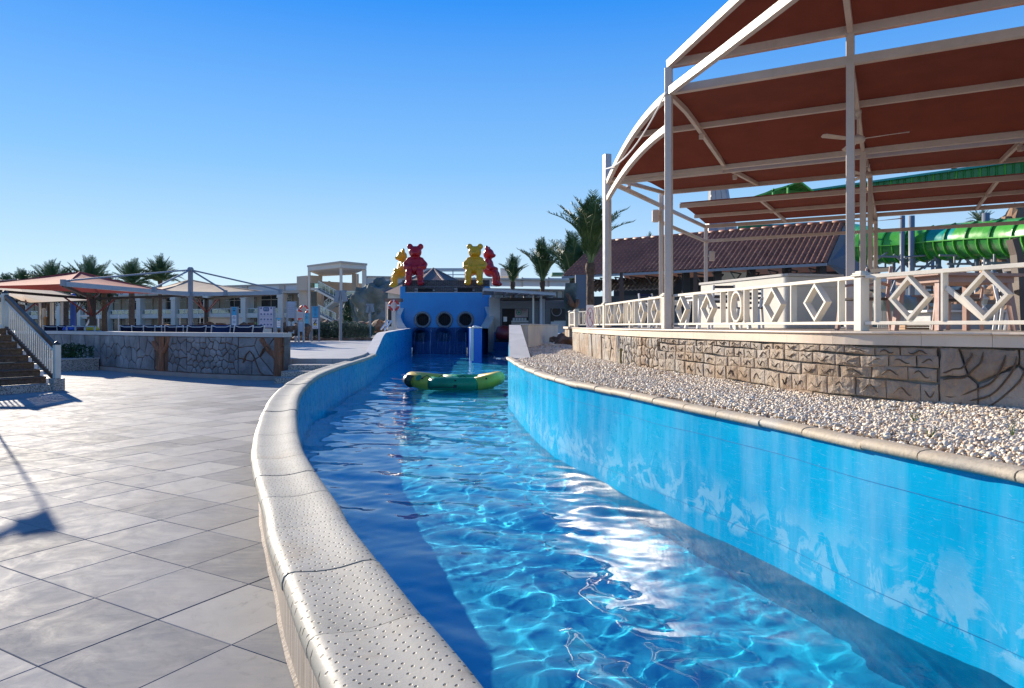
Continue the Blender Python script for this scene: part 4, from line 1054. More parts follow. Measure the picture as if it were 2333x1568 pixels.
# kiosk bar and furniture on the terrace
kA=Vector((5.4,19.9));kB=Vector((6.44,16.3));kC=Vector((7.9,16.7));kD=kA+(kC-kB)
kio=thing('kiosk','white plastered bar kiosk with a grey flat cap behind the balustrade','kiosk',(6.4,18,Z_T))
mb=MB(); mb.prism([kA,kB,kC,kD],Z_T,Z_T+1.22); mb.build('walls',plain('kiosk_white',(.72,.69,.62),.8,.05,1,.1,dirt=((.5,.46,.4),.3)),kio,bevel=.01)
ctr=(kA+kC)/2; ex=lambda p,s: ctr+(p-ctr)*s
mb=MB(); mb.prism([ex(p,1.035) for p in (kA,kB,kC,kD)],Z_T+1.222,Z_T+1.29); mb.build('roof_cap',GREYPL,kio,bevel=.008)
mb=MB(); mb.prism([ex(p,1.012) for p in (kA,kB,kC,kD)],Z_T+.98,Z_T+1.0); mb.build('string_course',CREAM,kio)
def make_table(loc,rz,lab,mat,w=.9,l=1.3,h=.74):
    t=thing('table',lab,'table',loc,'tables on the bar terrace',rz); mb=MB(); mb.box((0,0,h-.02),(l,w,.04)); mb.build('tabletop',mat,t,local=True,bevel=.006)
    mb=MB(); mb.box((0,0,h-.08),(l-.16,w-.16,.08)); mb.build('apron',mat,t,local=True)
    for a in(-1,1):
        for b in(-1,1): mb=MB(); mb.span((a*(l/2-.14),b*(w/2-.14),h-.04),(a*(l/2-.07),b*(w/2-.07),0),.07,.07,up=(0,1,0)); mb.build('leg',mat,t,local=True)
    return t
def make_chair(loc,rz,lab,mat,fab):
    t=thing('chair',lab,'chair',loc,'chairs on the bar terrace',rz); mb=MB(); mb.box((0,0,.44),(.46,.46,.035)); mb.build('seat',fab,t,local=True,bevel=.01)
    for a in(-1,1):
        mb=MB(); mb.span((a*.2,-.2,.43),(a*.23,-.25,0),.045,.045,up=(0,1,0)); mb.build('leg',mat,t,local=True)
        mb=MB(); mb.tube([(a*.23,.26,0),(a*.21,.21,.45),(a*.2,.30,.90)],.024,6); mb.build('leg',mat,t,local=True)
        mb=MB(); mb.tube([(a*.23,-.2,.43),(a*.25,-.2,.62),(a*.25,.05,.66),(a*.22,.23,.63)],.02,6); mb.build('armrest',mat,t,local=True)
    for k in range(4): mb=MB(); mb.box((0,.235+.022*k,.56+.10*k),(.40,.018,.055)); mb.build('back_slat',fab,t,local=True)
    return t
TZ=Z_T
DW=plain('dark_slat_wood',(.06,.045,.04),.5)
fur=[('t',5.9,9.3,.2,'pink painted table right behind the big balustrade post',PINKW),('t',8.6,11.0,.5,'pink painted table by the far right chairs',PINKW),('t',4.6,15.6,.1,'white table between the kiosk and the balustrade',WHITE2),('t',3.9,18.8,.1,'pale table behind the middle balustrade post',WHITE2),('t',9.6,15.2,.3,'brown table at the right of the kiosk',PINKW)]
for q in fur: make_table((q[1],q[2],TZ),q[3],q[4],q[5])
chs=[(6.6,10.3,2.2,'pinkish chair at the table behind the big post',PINKW,DW),(5.0,9.9,-1.2,'pinkish chair with its back to the kiosk',PINKW,DW),(4.4,14.6,3.0,'white chair at the table left of the kiosk',WHITE2,DW),(5.1,14.9,-.5,'white armchair at the corner of the kiosk',WHITE2,DW),(3.6,17.9,.4,'white chair by the middle balustrade post',WHITE2,NAVY),(4.1,20.3,3.3,'white chair farthest along the terrace',WHITE2,NAVY),
 (7.7,10.6,.8,'white chair tipped beside the dark curved post, at the right edge',WHITE2,DW),(8.3,10.0,-2.0,'white chair nearest the right edge',WHITE2,DW),(7.3,9.7,1.6,'white chair in front of the right hand table',WHITE2,DW),(9.4,11.8,2.5,'white chair beyond the right hand table',WHITE2,DW),(8.9,14.3,.5,'brown chair between the kiosk and the columns',PINKW,DW)]
for c in chs: make_chair((c[0],c[1],TZ),c[2],c[3],c[4],c[5])
# dark curved post at the right edge (part of a leaning parasol stand)
cvp=thing('leaning_post','dark brown curved post leaning at the right edge of the terrace','post',P(2322,757,9.4))
mb=MB(); mb.sweep([P(2326,757,9.4),P(2323,700,9.4),P(2321,640,9.4),P(2316,580,9.4),P(2306,545,9.4)],.09,.13,up=(0,1,0)); mb.build('shaft',plain('dark_brown_steel',(.09,.065,.055),.5),cvp)
mb=MB(); mb.box(P(2326,757,9.4),(.3,.3,.03)); mb.build('base_plate',DARK,cvp)
tb=thing('table_lantern','small white lantern standing on the grey counter','lantern',P(2242,706,13.3)-Vector((0,0,.0)))
q=P(2242,706,13.3); mb=MB(); mb.lathe([(.05,0),(.05,.02),(.02,.05),(.02,.08),(.05,.10)],q,10); mb.build('base',WHITE2,tb,smooth=True)
mb=MB(); mb.lathe([(.05,.10),(.075,.20)],q,6); mb.build('glass',plain('lantern_glass',(.6,.6,.5),.2),tb)
mb=MB(); mb.lathe([(.085,.20),(.07,.23),(.03,.26),(.012,.30),(.0,.31)],q,10); mb.build('cap',WHITE2,tb,smooth=True)
ct=thing('counter','grey metal service counter with a thin top, behind the balustrade','counter',(9.6,13.6,TZ))
def bx(par,name,mat,u0,u1,v0,v1,Y,dep,bev=0):
    a=P(u0,v1,Y); b=P(u1,v0,Y); mb=MB(); mb.box(((a.x+b.x)/2,Y+dep/2,(a.z+b.z)/2),(b.x-a.x,dep,b.z-a.z)); return mb.build(name,mat,par,bevel=bev)
bx(ct,'front_panel',LGREY,2120,2290,712,757,13.3,.8); bx(ct,'countertop',WHITE2,2112,2300,706.5,711.5,13.2,1.0); bx(ct,'back_hood',GREY,2165,2268,693,706,14.0,.5)
bd=thing('wooden_board','low stack of tan timber boards lying on the terrace','boards',P(2090,757,12))
for k in range(3): bx(bd,'board',plain('tan_board',(.36,.22,.12),.7),2062,2118,741+k*5.4,745.6+k*5.4,12.2+.02*k,.5)
# ------------------------------------------------------------------ the slide building at the end of the river
YF=50.0; kF=YF/F
def fx(cx): return (850.6+cx*.2325-1166.5)*kF      # from crop to world at the facade
def fz(cy): return EYE+(742-(546.8+cy*.2325))*kF
sb=thing('slide_building','blue slide end building with three round pipe mouths and a dark brick parapet','building',(fx(700),YF,0))
mb=MB(); x0,x1=fx(262),fx(1140); xi0,xi1=fx(312),fx(1088)
mb.box(((x0+x1)/2,YF+2.65,(fz(517)+0)/2),(x1-x0-.02,4.0,fz(517)-.01)); mb.build('rear_block',BLUEW,sb)
# front wall with three real openings
holes=[(fx(482),fz(783)),(fx(697),fz(783)),(fx(903),fz(783))]; HR=.52
def holed_wall(xa,xb,za,zb,y,t,holes,r,mat,par):
    mb=MB(); xs=[xa]
    for (hx,hz) in holes: xs+= [hx-r*1.2,hx+r*1.2]
    xs.append(xb)
    def q(a,b,c,d): mb.add([(a,y,c),(b,y,c),(b,y,d),(a,y,d)],[(0,1,2,3)])
    for i in range(0,len(xs)-1,2): q(xs[i],xs[i+1],za,zb)
    for (hx,hz) in holes:
        s=r*1.2; q(hx-s,hx+s,za,hz-s); q(hx-s,hx+s,hz+s,zb); n=32; vs=[];fs=[]
        for k in range(n):
            a=2*math.pi*k/n; c,s_=math.cos(a),math.sin(a); m_=max(abs(c),abs(s_)); vs+=[(hx+r*c,y,hz+r*s_),(hx+s*c/m_,y,hz+s*s_/m_),(hx+r*c,y+t,hz+r*s_)]
        for k in range(n):
            A=3*k;B=3*((k+1)%n); fs+=[(A,A+1,B+1,B),(A,B,B+2,A+2)]
        mb.add(vs,fs)
    return mb.build('front_wall',mat,par,recalc=True)
holed_wall(x0,x1,.0,fz(517),YF,.25,holes,HR,BLUEW,sb)
for (hx,hz) in holes:
    mb=MB(); n=32; prof=[(HR+.10,0),(HR+.10,-.06),(HR+.03,-.09),(HR-.06,-.07),(HR-.08,.0),(HR-.10,.24)]; vs=[]
    for (r_,dy) in prof:
        for k in range(n): a=2*math.pi*k/n; vs.append((hx+r_*math.cos(a),YF+dy,hz+r_*math.sin(a)))
    mb.add(vs,[(i*n+k,i*n+(k+1)%n,(i+1)*n+(k+1)%n,(i+1)*n+k) for i in range(len(prof)-1) for k in range(n)])
    pr=mb.build('pipe_mouth',PIPE,sb,smooth=True)
    mb=MB(); mb.lathe([(HR-.02,-.0),(HR-.03,.15)],(hx,YF+.21,hz),24,Matrix.Rotation(R(-90),3,'X')); mb.build('dark_inside',BLACKV,pr)
    mb=MB()
    for k in range(-3,4): mb.span((hx+k*.13,YF+.08,hz-math.sqrt(.2-(k*.13)**2)),(hx+k*.13,YF+.08,hz+math.sqrt(.2-(k*.13)**2)),.012,.012,up=(0,1,0))
    mb.build('grille',DARK,pr)
# shoulders
for (a,b,n_) in ((262,312,''),(1088,1140,'')):
    mb=MB(); mb.box(((fx(a)+fx(b))/2,YF+1.0,(fz(517)+fz(455))/2),(fx(b)-fx(a),1.96,fz(455)-fz(517)-.002)); mb.build('shoulder',BLUEW,sb)
mb=MB(); mb.box(((xi0+xi1)/2,YF+.3,fz(517)+.02),(xi1-xi0+.0,.62,.04)); mb.build('ledge',GREYPL,sb)
# brick parapet, brick by brick
bw,bh=.32,.10
def brick_field(xa,xb,za,zb,y,skip):
    mb=MB(); mb.box(((xa+xb)/2,y+.25,(za+zb)/2),(xb-xa-.01,.44,zb-za-.004)); mb.build('mortar_core',MORTAR,sb)
    z=za; r_=0
    while z<zb-.03:
        h=min(bh,zb-z); x=xa-(bw/2 if r_%2 else 0)
        while x<xb-.02:
            a=max(x,xa); b=min(x+bw,xb)
            if b-a>.05 and not any(s[0]<b-.04 and a+.04<s[1] and s[2]<z+h-.02 and z+.02<s[3] for s in skip):
                if b-a>bw-.001 and h>bh-.001: inst('brick',BRICK_ME,sb,((a+b)/2-WORLD(sb).x,y+.015-WORLD(sb).y,z+h/2))
                else: mb=MB(); mb.box(((a+b)/2,y+.015,z+h/2),(b-a-.014,.05,h-.014)); mb.build('brick',SLATE,sb)
            x+=bw
        z+=bh; r_+=1
_m=MB(); _m.box((0,0,0),(bw-.014,.05,bh-.014)); _o=_m.build('brick',SLATE,bevel=.004); BRICK_ME=_o.data; bpy.data.objects.remove(_o)
sk=[(fx(430),fx(578),fz(517),fz(472)),(fx(820),fx(970),fz(517),fz(470))]
brick_field(xi0,xi1,fz(517)+.04,fz(455),YF+.30,sk)
brick_field(fx(275),fx(1138),fz(455)+.0,fz(390),YF+.34,[])
for s in sk: mb=MB(); mb.box(((s[0]+s[1])/2,YF+.32,(s[2]+s[3])/2+.02),(s[1]-s[0],.06,s[3]-s[2]-.04)); mb.build('dark_opening',BLACKV,sb)
# the tiled weir and its falling water film, with rings built in for the reflection of the pipes
xw0,xw1=fx(402),fx(925)
wz=fz(857)
mb=MB(); mb.add([(xw0,48.6,Z_POOL),(xw1,48.6,Z_POOL),(xw1,49.6,wz),(xw0,49.6,wz),(xw0,50,wz),(xw1,50,wz)],[(0,1,2,3),(3,2,5,4)]); mb.build('weir',WETT,sb,recalc=False)
for (hx,hz) in holes:
    mb=MB(); zc=wz-.58; ringm=Matrix.Rotation(R(-90+15),3,'X'); yy=48.95+.32
    mb.lathe([(.60,-.04),(.60,.02),(.44,.02),(.44,-.04)],(hx,yy-.14,zc),28,ringm); mb.build('ring_reflection',PIPE if False else WETT,sb,smooth=False)
    mb=MB(); mb.lathe([(.43,0),(.43,.01)],(hx,yy-.16,zc),24,ringm); mb.build('mouth_reflection',BLACKV,sb)
wf=NT('water_film',.08,.6); f=wf.noise(1,5,.7,co=wf.co((13,.5,.10),'Object'),dist=.2)
tr=wf.n('BsdfTransparent'); tr.inputs[0].default_value=(.55,.70,.95,1); mxs=wf.n('MixShader'); wf.l(wf.ramp(f,[(.52,.05),(.72,.6)]),mxs.inputs[0]); wf.col((.35,.48,.62)); wf.l(tr.outputs[0],mxs.inputs[1]); wf.l(wf.b.outputs[0],mxs.inputs[2]); wf.l(mxs.outputs[0],wf.nt.nodes['Material Output'].inputs[0])
mb=MB(); mb.grid(lambda a,b: Vector((xw0+(xw1-xw0)*a,49.25-1.05*(1-b)+.03*math.sin(40*a+3*b),Z_WATER-.05+(wz-Z_WATER+.05)*b)),60,8); o=mb.build('water_film',wf.mat,sb,smooth=True,recalc=False); o['label']='thin film of falling water over the dark weir'
# white end faces of the wing walls (S shaped), blue on the inside
def wing(name,outer,inner,Y0,Y1,side,lbl):
    mb=MB(); n=len(outer); vo=[];vi=[]
    for k in range(n):
        Y=Y0+(Y1-Y0)*k/(n-1); a=outer[k]; b=inner[k]
        vo.append(P(850.6+a[0]*.2325,546.8+a[1]*.2325,Y)); vi.append(P(850.6+b[0]*.2325,546.8+b[1]*.2325,Y))
    mb.mi=0; mb.add(vo+vi,[(k,k+1,n+k+1,n+k) for k in range(n-1)])
    lo=[Vector((p.x,p.y,-.6)) for p in vi]; mb.mi=1; mb.add(vi+lo,[(k,k+1,n+k+1,n+k) for k in range(n-1)])
    lo=[Vector((p.x,p.y,-.2)) for p in vo]; mb.mi=0; mb.add(vo+lo,[(k,k+1,n+k+1,n+k) for k in range(n-1)])
    mb.add([vo[-1],vi[-1],Vector((vi[-1].x,YF+.02,vi[-1].z)),Vector((vo[-1].x,YF+.02,vo[-1].z))],[(0,1,2,3)])
    mb.build('wing_wall',[CREAM if side<0 else GREYPL,BLUEW],sb,recalc=False)
wing('w',[(225,872),(203,845),(203,800),(210,760),(228,715),(243,668)],[(345,872),(322,858),(290,810),(271,765),(270,735),(300,668)],47.6,49.9,-1,'')
wing('w',[(1125,868),(1158,815),(1180,765),(1180,735),(1160,690),(1157,655)],[(1040,863),(1068,825),(1090,785),(1110,748),(1112,720),(1090,655)],46.5,49.9,1,'')
mb=MB(); mb.box(((fx(925)+fx(1128))/2,49.78,(wz-.9)/2),(fx(1128)-fx(925),.3,wz+.9)); mb.build('side_panel',BLUEW,sb)
# right side channel: closing wall and low link
mb=MB(); a=P(1098,756,54.5); b=P(1168,756,54.5); mb.box(((a.x+b.x)/2,54.9,.3),(b.x-a.x+.2,.5,1.6)); mb.build('channel_end_wall',BLUEW,sb)
mb=MB(); a=fx(1125); mb.add([(a,47.2,-.8),(fx(1090)+.2,50,-.8),(fx(1090)+.2,50,fz(862)),(a+.05,47.2,fz(866)),(P(1126,0,54.6).x,54.6,-.8),(P(1126,0,54.6).x,54.6,1.1)],[(0,1,2,3),(0,4,5,3)]); mb.build('side_wall',BLUEW,sb,recalc=False)
# divider pier in the channel
dv=thing('divider_wall','blue divider wall standing in the water right of the dark weir','wall',P(1086,825,37.4))
d0=P(1073.8,748,37.4); d1=P(1098,748,37.4); f0=P(1065.7,748,49.4); f1=P(1078,748,49.4)
zt=EYE-.14; poly=[Vector((d0.x,d0.y,0)),Vector((d1.x,d1.y,0)),Vector((f1.x+.3,f1.y,0)),Vector((f0.x,f0.y,0))]
mb=MB(); mb.prism([(p.x,p.y) for p in poly],Z_POOL,zt); mb.build('pier',BLUED,dv,bevel=.02)
mb=MB(); mb.prism([(poly[0].x-.03,poly[0].y-.03),(poly[1].x+.03,poly[1].y-.03),(poly[2].x+.03,poly[2].y),(poly[3].x-.03,poly[3].y)],zt+.002,zt+.05); mb.build('cap',WHITE,dv)
mb=MB(); mb.prism([(poly[0].x-.02,poly[0].y-.012),(poly[0].x+.12,poly[0].y-.012),(poly[0].x+.12,poly[0].y+.02),(poly[0].x-.02,poly[0].y+.02)],-.3,zt-.01); mb.build('sunlit_edge',WHITE,dv)  # white strip puts the sunlit left side of the divider into colour
mb=MB(); cpt=P(1083,746,37.6); mb.ball(cpt+Vector((0,0,.03)),(.16,.1,.07),8,5); mb.ball(cpt+Vector((.14,0,.02)),(.1,.08,.05),8,5); mb.build('rope_coil',WHITE2,dv,smooth=True)

# ------------------------------------------------------------------ bear statues (plain teddy bears)
def bear_mesh(mat):
    mb=MB(); B=lambda c,r,M=None: mb.ball(c,r,20,13,M)
    B((0,0,1.0),(.56,.44,.56)); B((0,-.02,1.30),(.47,.36,.34)); B((0,-.12,.82),(.50,.42,.38))        # trunk
    B((0,-.04,1.96),(.45,.40,.42)); B((0,-.36,1.84),(.23,.20,.16)); B((0,-.54,1.90),(.065,.06,.05)); B((-.15,-.37,2.05),(.045,.04,.055)); B((.15,-.37,2.05),(.045,.04,.055))   # head, muzzle, nose
    B((0,0,1.62),(.2,.18,.14))
    for s in(-1,1):
        B((s*.36,.02,2.34),(.22,.13,.22)); 
        mb.tube([(s*.40,0,1.42),(s*.66,-.02,1.13),(s*.63,-.24,.90),(s*.38,-.50,.90)],[.19,.20,.19,.15],12); B((s*.66,-.02,1.12),.20); B((s*.34,-.52,.90),(.17,.16,.16)); B((s*.40,0,1.42),.21)
        mb.tube([(s*.22,-.10,.62),(s*.36,-.52,.55),(s*.38,-.62,.30),(s*.40,-.58,-.12)],[.31,.27,.23,.20],14); B((s*.22,-.1,.62),.32); B((s*.36,-.52,.52),.27)
        B((s*.42,-.66,-.20),(.23,.31,.18))
    o=mb.build('bear',mat,recalc=True); md=o.modifiers.new('r','REMESH'); md.mode='VOXEL'; md.voxel_size=.035; md2=o.modifiers.new('s','SMOOTH'); md2.iterations=14; md2.factor=.7
    dg=bpy.context.evaluated_depsgraph_get(); me=bpy.data.meshes.new_from_object(o.evaluated_get(dg)); bpy.data.objects.remove(o)
    me.materials.clear(); me.materials.append(mat); me.polygons.foreach_set('use_smooth',[True]*len(me.polygons)); me.name='bear_statue'; return me
BR=bear_mesh(REDG); BY=bear_mesh(YELG)
def bear(me,u,v,Y,rz,sc,lb):
    o=bpy.data.objects.new('bear_statue',me); C.objects.link(o); p=P(u,v,Y); o.location=(p.x,p.y,p.z); o.rotation_euler=(0,0,rz); o.scale=(sc,)*3; tag(o,lb,'bear statue','big bear statues seated on the slide building')
bear(BR,946,640,50.45,0.05,1.06,'dark red bear statue facing the river, left of the two front bears')
bear(BY,1082,640,50.45,-.05,1.06,'yellow bear statue facing the river, right of the two front bears')
bear(BY,917,644,52.4,R(-75),1.0,'yellow bear statue turned away, half hidden behind the dark red front bear')
bear(BR,1112,641,52.3,R(80),1.04,'bright red bear statue turned away behind the yellow front bear')

# ------------------------------------------------------------------ raft
rf=thing('raft','green inflatable raft with yellow ends floating in the middle of the channel','raft',(G(1037,884,Z_WATER).x,G(1037,884,Z_WATER).y,Z_WATER))
rf.rotation_euler=(0,0,R(-3))
RGREEN=plain('raft_green',(.015,.23,.10),.35,.15,2,.05); RYEL=plain('raft_yellow',(.64,.44,.05),.38,.15,2,.05); RBLK=plain('raft_black',(.02,.02,.02),.5)
hexp=[(-1.36,-.05,.13),(-1.22,-.42,.09),(-.50,-.72,.0),(.70,-.72,.0),(1.18,-.42,.09),(1.36,.0,.15),(1.18,.42,.09),(.70,.72,0),(-.50,.72,0),(-1.22,.42,.09)]
hexp=[Vector((x*1.0,y*.95,z+.17)) for x,y,z in hexp]
def seg(pts,mat,nm): mb=MB(); mb.tube(pts,.215,18); return mb.build(nm,mat,rf,smooth=True,local=True)
g1=seg([hexp[2]+Vector((-.16,.1,.015)),hexp[2],hexp[3],hexp[3]+Vector((.0001,.0001,0))],RGREEN,'side_tube'); g2=seg([hexp[7],hexp[8]],RGREEN,'side_tube')
e1=seg([hexp[8],hexp[9],hexp[0],hexp[1],hexp[2]+Vector((-.16,.1,.015))],RYEL,'end_tube'); e2=seg([hexp[3],hexp[4],hexp[5],hexp[6],hexp[7]],RYEL,'end_tube')
mb=MB(); mb.prism([(p.x*.9,p.y*.9) for p in hexp],-.02,.10); mb.build('floor',RYEL,rf,local=True)
mb=MB(); mb.tube([(-.1,-.6,.22),(-.1,.6,.22)],.15,14); mb.build('thwart',RGREEN,rf,local=True,smooth=True)
for (x,y,z,par) in ((-1.03,-.66,.36,e1),(1.22,-.50,.38,e2)):
    mb=MB(); mb.lathe([(.10,0),(.10,.012)],(0,0,0),18); o=mb.build('round_patch',RGREEN,par,local=True); o.location=(x,y,z); o.rotation_euler=(R(50),0,R(-25 if x<0 else 30))
for (x,z) in ((-.55,.30),(.12,.30),(.62,.30),(-.9,.36),(1.05,.36)):
    mb=MB(); mb.box((x,-.86+abs(x)*.12 if abs(x)<.8 else -.78,z),(.06,.05,.05)); mb.build('cleat',RBLK,rf,local=True,bevel=.01)
for (x0_,x1_) in ((-.45,-.2),(.2,.45),(-.9,-.65)):
    mb=MB(); mb.tube([(x0_,-.68,.37),((x0_+x1_)/2,-.68,.44),(x1_,-.68,.37)],.012,6); mb.build('handle',RBLK,rf,local=True)
mb=MB(); mb.box((-.30,-.905,.10),(.75,.012,.022)); mb.build('rub_strip',RBLK,rf,local=True); mb=MB(); mb.box((.12,-.905,.12),(.10,.02,.10)); mb.build('valve_patch',RBLK,rf,local=True)
mb=MB(); mb.tube([(-1.44,-.38,.30),(-1.28,-.58,.25)],[.16,.2],12); mb.build('shaded_nose',plain('raft_shaded_end',(.05,.05,.035),.4),rf,local=True,smooth=True)  # dark sleeve: shade on the yellow left end, put into the colour

# ------------------------------------------------------------------ painted relief wall on the left
wb=smooth_path(WALLB,.2); wbn=normals2(wb,-1)     # towards the lower deck
PLINTH=plain('pinkish_plinth_stone',(.30,.25,.23),.7,.12,2,.1)
pw=thing('painted_wall','low grey painted wall with stone pattern and brown tree reliefs, left of the river','wall',(-10,21.6,0))
wf_=Face(wb,wbn); tfl_cur=wf_
path_face(wb,wbn,0,1.27).build('joint_bed',PGROOVE,pw,recalc=False)
mb=MB(); bk=[(p.x-n_.x*.30,p.y-n_.y*.30) for p,n_ in zip(wb,wbn)]
mb.prism([(p.x-n_.x*.01,p.y-n_.y*.01) for p,n_ in zip(wb,wbn)]+bk[::-1],0,1.26); mb.build('core',PSTONE,pw)
def su(u):  # arc length at picture x
    best=min(range(len(wb)),key=lambda k:abs(1166.5+F*wb[k].x/wb[k].y-u)); return wf_.s[best]
i=0
while i<len(wb)-1:
    e=min(len(wb)-1,i+random.choice((6,7,8)))
    for nm,(da,db,za,zb2),mt in (('cap_stone',(-.36,.06,1.262,1.385),CAPST),('plinth_stone',(.0,.075,0.0,.13),PLINTH)):
        mb=MB(); vs=[]
        for k in range(i,e+1):
            t=(wb[min(k+1,len(wb)-1)]-wb[max(k-1,0)]).normalized(); off=.002 if k==i else (-.002 if k==e else 0)
            for (d,z) in ((da,za),(db,za),(db,zb2),(da,zb2)): vs.append((wb[k].x+wbn[k].x*d+t.x*off,wb[k].y+wbn[k].y*d+t.y*off,z))
        K=e-i+1; fs=[(a*4+b,a*4+(b+1)%4,(a+1)*4+(b+1)%4,(a+1)*4+b) for a in range(K-1) for b in range(4)]+[(0,1,2,3),(4*K-4,4*K-3,4*K-2,4*K-1)[::-1]]
        mb.add(vs,fs); mb.build(nm,mt,pw)
    i=e
random.seed(33)
def cells_region(ua,ub,dx,rows,jit,tall=False,**k):
    a,b=su(ua),su(ub); w=b-a; h=1.26-.135; pts=[]
    for c in range(max(1,int(w/dx))):
        for r_ in range(rows): pts.append(Vector(((c+.5+random.uniform(-jit,jit)+(.5 if r_%2 else 0))*dx,(r_+.5+random.uniform(-jit,jit))*h/rows)))
    place_cells(voronoi_cells(w,h,pts),a,.135,.013,pw,PSTONE,d1=.035,wob=.012,bev=.022,**k)
cells_region(90,228,.75,2,.3); cells_region(229,352,.42,3,.35); cells_region(384,425,.26,5,.3); cells_region(425,548,.235,6,.32); cells_region(548,640,.55,3,.35); cells_region(641,672,.3,3,.35)
# tree reliefs
def relief_strip(pts,ws,nm='tree_relief',d=.055,mat=None):
    mb=MB(); vs=[]; n=len(pts)
    for k,(s,z) in enumerate(pts):
        a=pts[max(k-1,0)]; b=pts[min(k+1,n-1)]; t=Vector((b[0]-a[0],b[1]-a[1])).normalized(); q=Vector((-t.y,t.x))*ws[k]/2
        for (f,dd) in ((-1,.02),(-.55,d),(.1,d+.02),(.6,d),(1,.02)): vs.append(wf_.at(s+q.x*f,z+q.y*f,dd))
    mb.add(vs,[(i*5+j,i*5+j+1,(i+1)*5+j+1,(i+1)*5+j) for i in range(n-1) for j in range(4)]); return mb.build(nm,mat or PTREE,pw,smooth=True)
t1=su(368); t2=su(662); 
relief_strip([(t1-.1,.14),(t1-.03,.35),(t1,.7),(t1+.02,1.25)],[.62,.34,.26,.26]); relief_strip([(t1,.72),(t1-.22,.85),(t1-.45,1.0),(t1-.5,1.08)],[.2,.22,.24,.14]); relief_strip([(t1+.05,.72),(t1+.25,.88),(t1+.42,1.12),(t1+.46,1.25)],[.16,.17,.15,.12])
t2=su(634)
relief_strip([(t2,.14),(t2,.6),(t2+.01,1.25)],[.34,.30,.28]); relief_strip([(t2-.05,.68),(t2-.3,.88),(t2-.52,1.15),(t2-.6,1.2)],[.22,.2,.2,.12]); relief_strip([(t2+.05,.78),(t2+.3,.95),(t2+.55,1.02)],[.18,.17,.14])
# loop lines
for (u0,zz0,amp) in ((560,.5,.35),(590,.7,.3)  ):
    s0_=su(u0); relief_strip([(s0_+.12*k,zz0+amp*math.sin(k*.8)) for k in range(7)],[.05]*7,'raised_line',.06,PGROOVE)
# planter with a green shrub beside the stairs
pl=thing('planter','low speckled stone planter between the stairs and the painted wall','planter',G(180,853,0))
a=G(120,848,0); b=G(225,843,0)
mb=MB(); d=(b-a).normalized(); nn=Vector((-d.y,d.x,0)); mb.prism([a.to_2d(),b.to_2d(),(b+nn*1.3).to_2d(),(a+nn*1.3).to_2d()],0,.40); mb.build('box',TERR,pl)
mb=MB(); mb.prism([(a-nn*.03-d*.03).to_2d(),(b-nn*.03+d*.03).to_2d(),(b+nn*1.3+d*.03).to_2d(),(a+nn*1.3-d*.03).to_2d()],.402,.45); mb.build('rim',CAPST,pl)
def leaf_blob(name,mat,centers,n,size,seed=1,flat=1.0,asp=.45):
    """many small leaf faces through the volume of several ellipsoids: list of (c,(rx,ry,rz))"""
    r=np.random.default_rng(seed); Vs=[]; 
    wts=np.array([c[1][0]*c[1][1]*c[1][2] for c in centers])**.67; wts/=wts.sum()
    cnt=r.multinomial(n,wts)
    for (c,rad),m_ in zip(centers,cnt):
        d=r.normal(size=(m_,3)); d/=np.linalg.norm(d,axis=1)[:,None]; rr=r.uniform(.55,1.06,m_)[:,None]**.5
        p=np.array(c)+d*rr*np.array(rad)*(1+.15*np.sin(d[:,:1]*9+d[:,1:2]*7))
        t=r.normal(size=(m_,3))+d*.8+np.array([0,0,.5]); t/=np.linalg.norm(t,axis=1)[:,None]; s=np.cross(t,r.normal(size=(m_,3))); s/=np.linalg.norm(s,axis=1)[:,None]
        L=size*r.uniform(.6,1.3,m_)[:,None]; W=L*asp
        Vs.append(np.stack([p-t*L*.5,p+s*W*.5,p+t*L*.5,p-s*W*.5],1))
    V=np.concatenate(Vs).reshape(-1,3); nf=len(V)//4
    me=bpy.data.meshes.new(name); me.vertices.add(len(V)); me.vertices.foreach_set('co',V.ravel()); me.loops.add(nf*4); me.loops.foreach_set('vertex_index',np.arange(nf*4,dtype=np.int32)); me.polygons.add(nf)
    me.polygons.foreach_set('loop_start',np.arange(0,nf*4,4,dtype=np.int32)); me.polygons.foreach_set('loop_total',np.full(nf,4,np.int32)); me.update(calc_edges=True); me.materials.append(mat); return me
sh=thing('shrub','low dark green shrub growing in the speckled planter','shrub',(a+b)/2+nn*.6+Vector((0,0,.42)))
me=leaf_blob('foliage',DARKL,[((-.3,0,.18),(.55,.45,.28)),((.35,.05,.2),(.5,.4,.3)),((0,.1,.3),(.4,.4,.25))],2600,.075,3); inst('foliage',me,sh)
mb=MB(); [mb.tube([(random.uniform(-.3,.3),0,-.05),(random.uniform(-.5,.5),random.uniform(-.2,.2),.35)],.01,5) for _ in range(8)]; mb.build('stem',PTRUNK,sh,local=True)

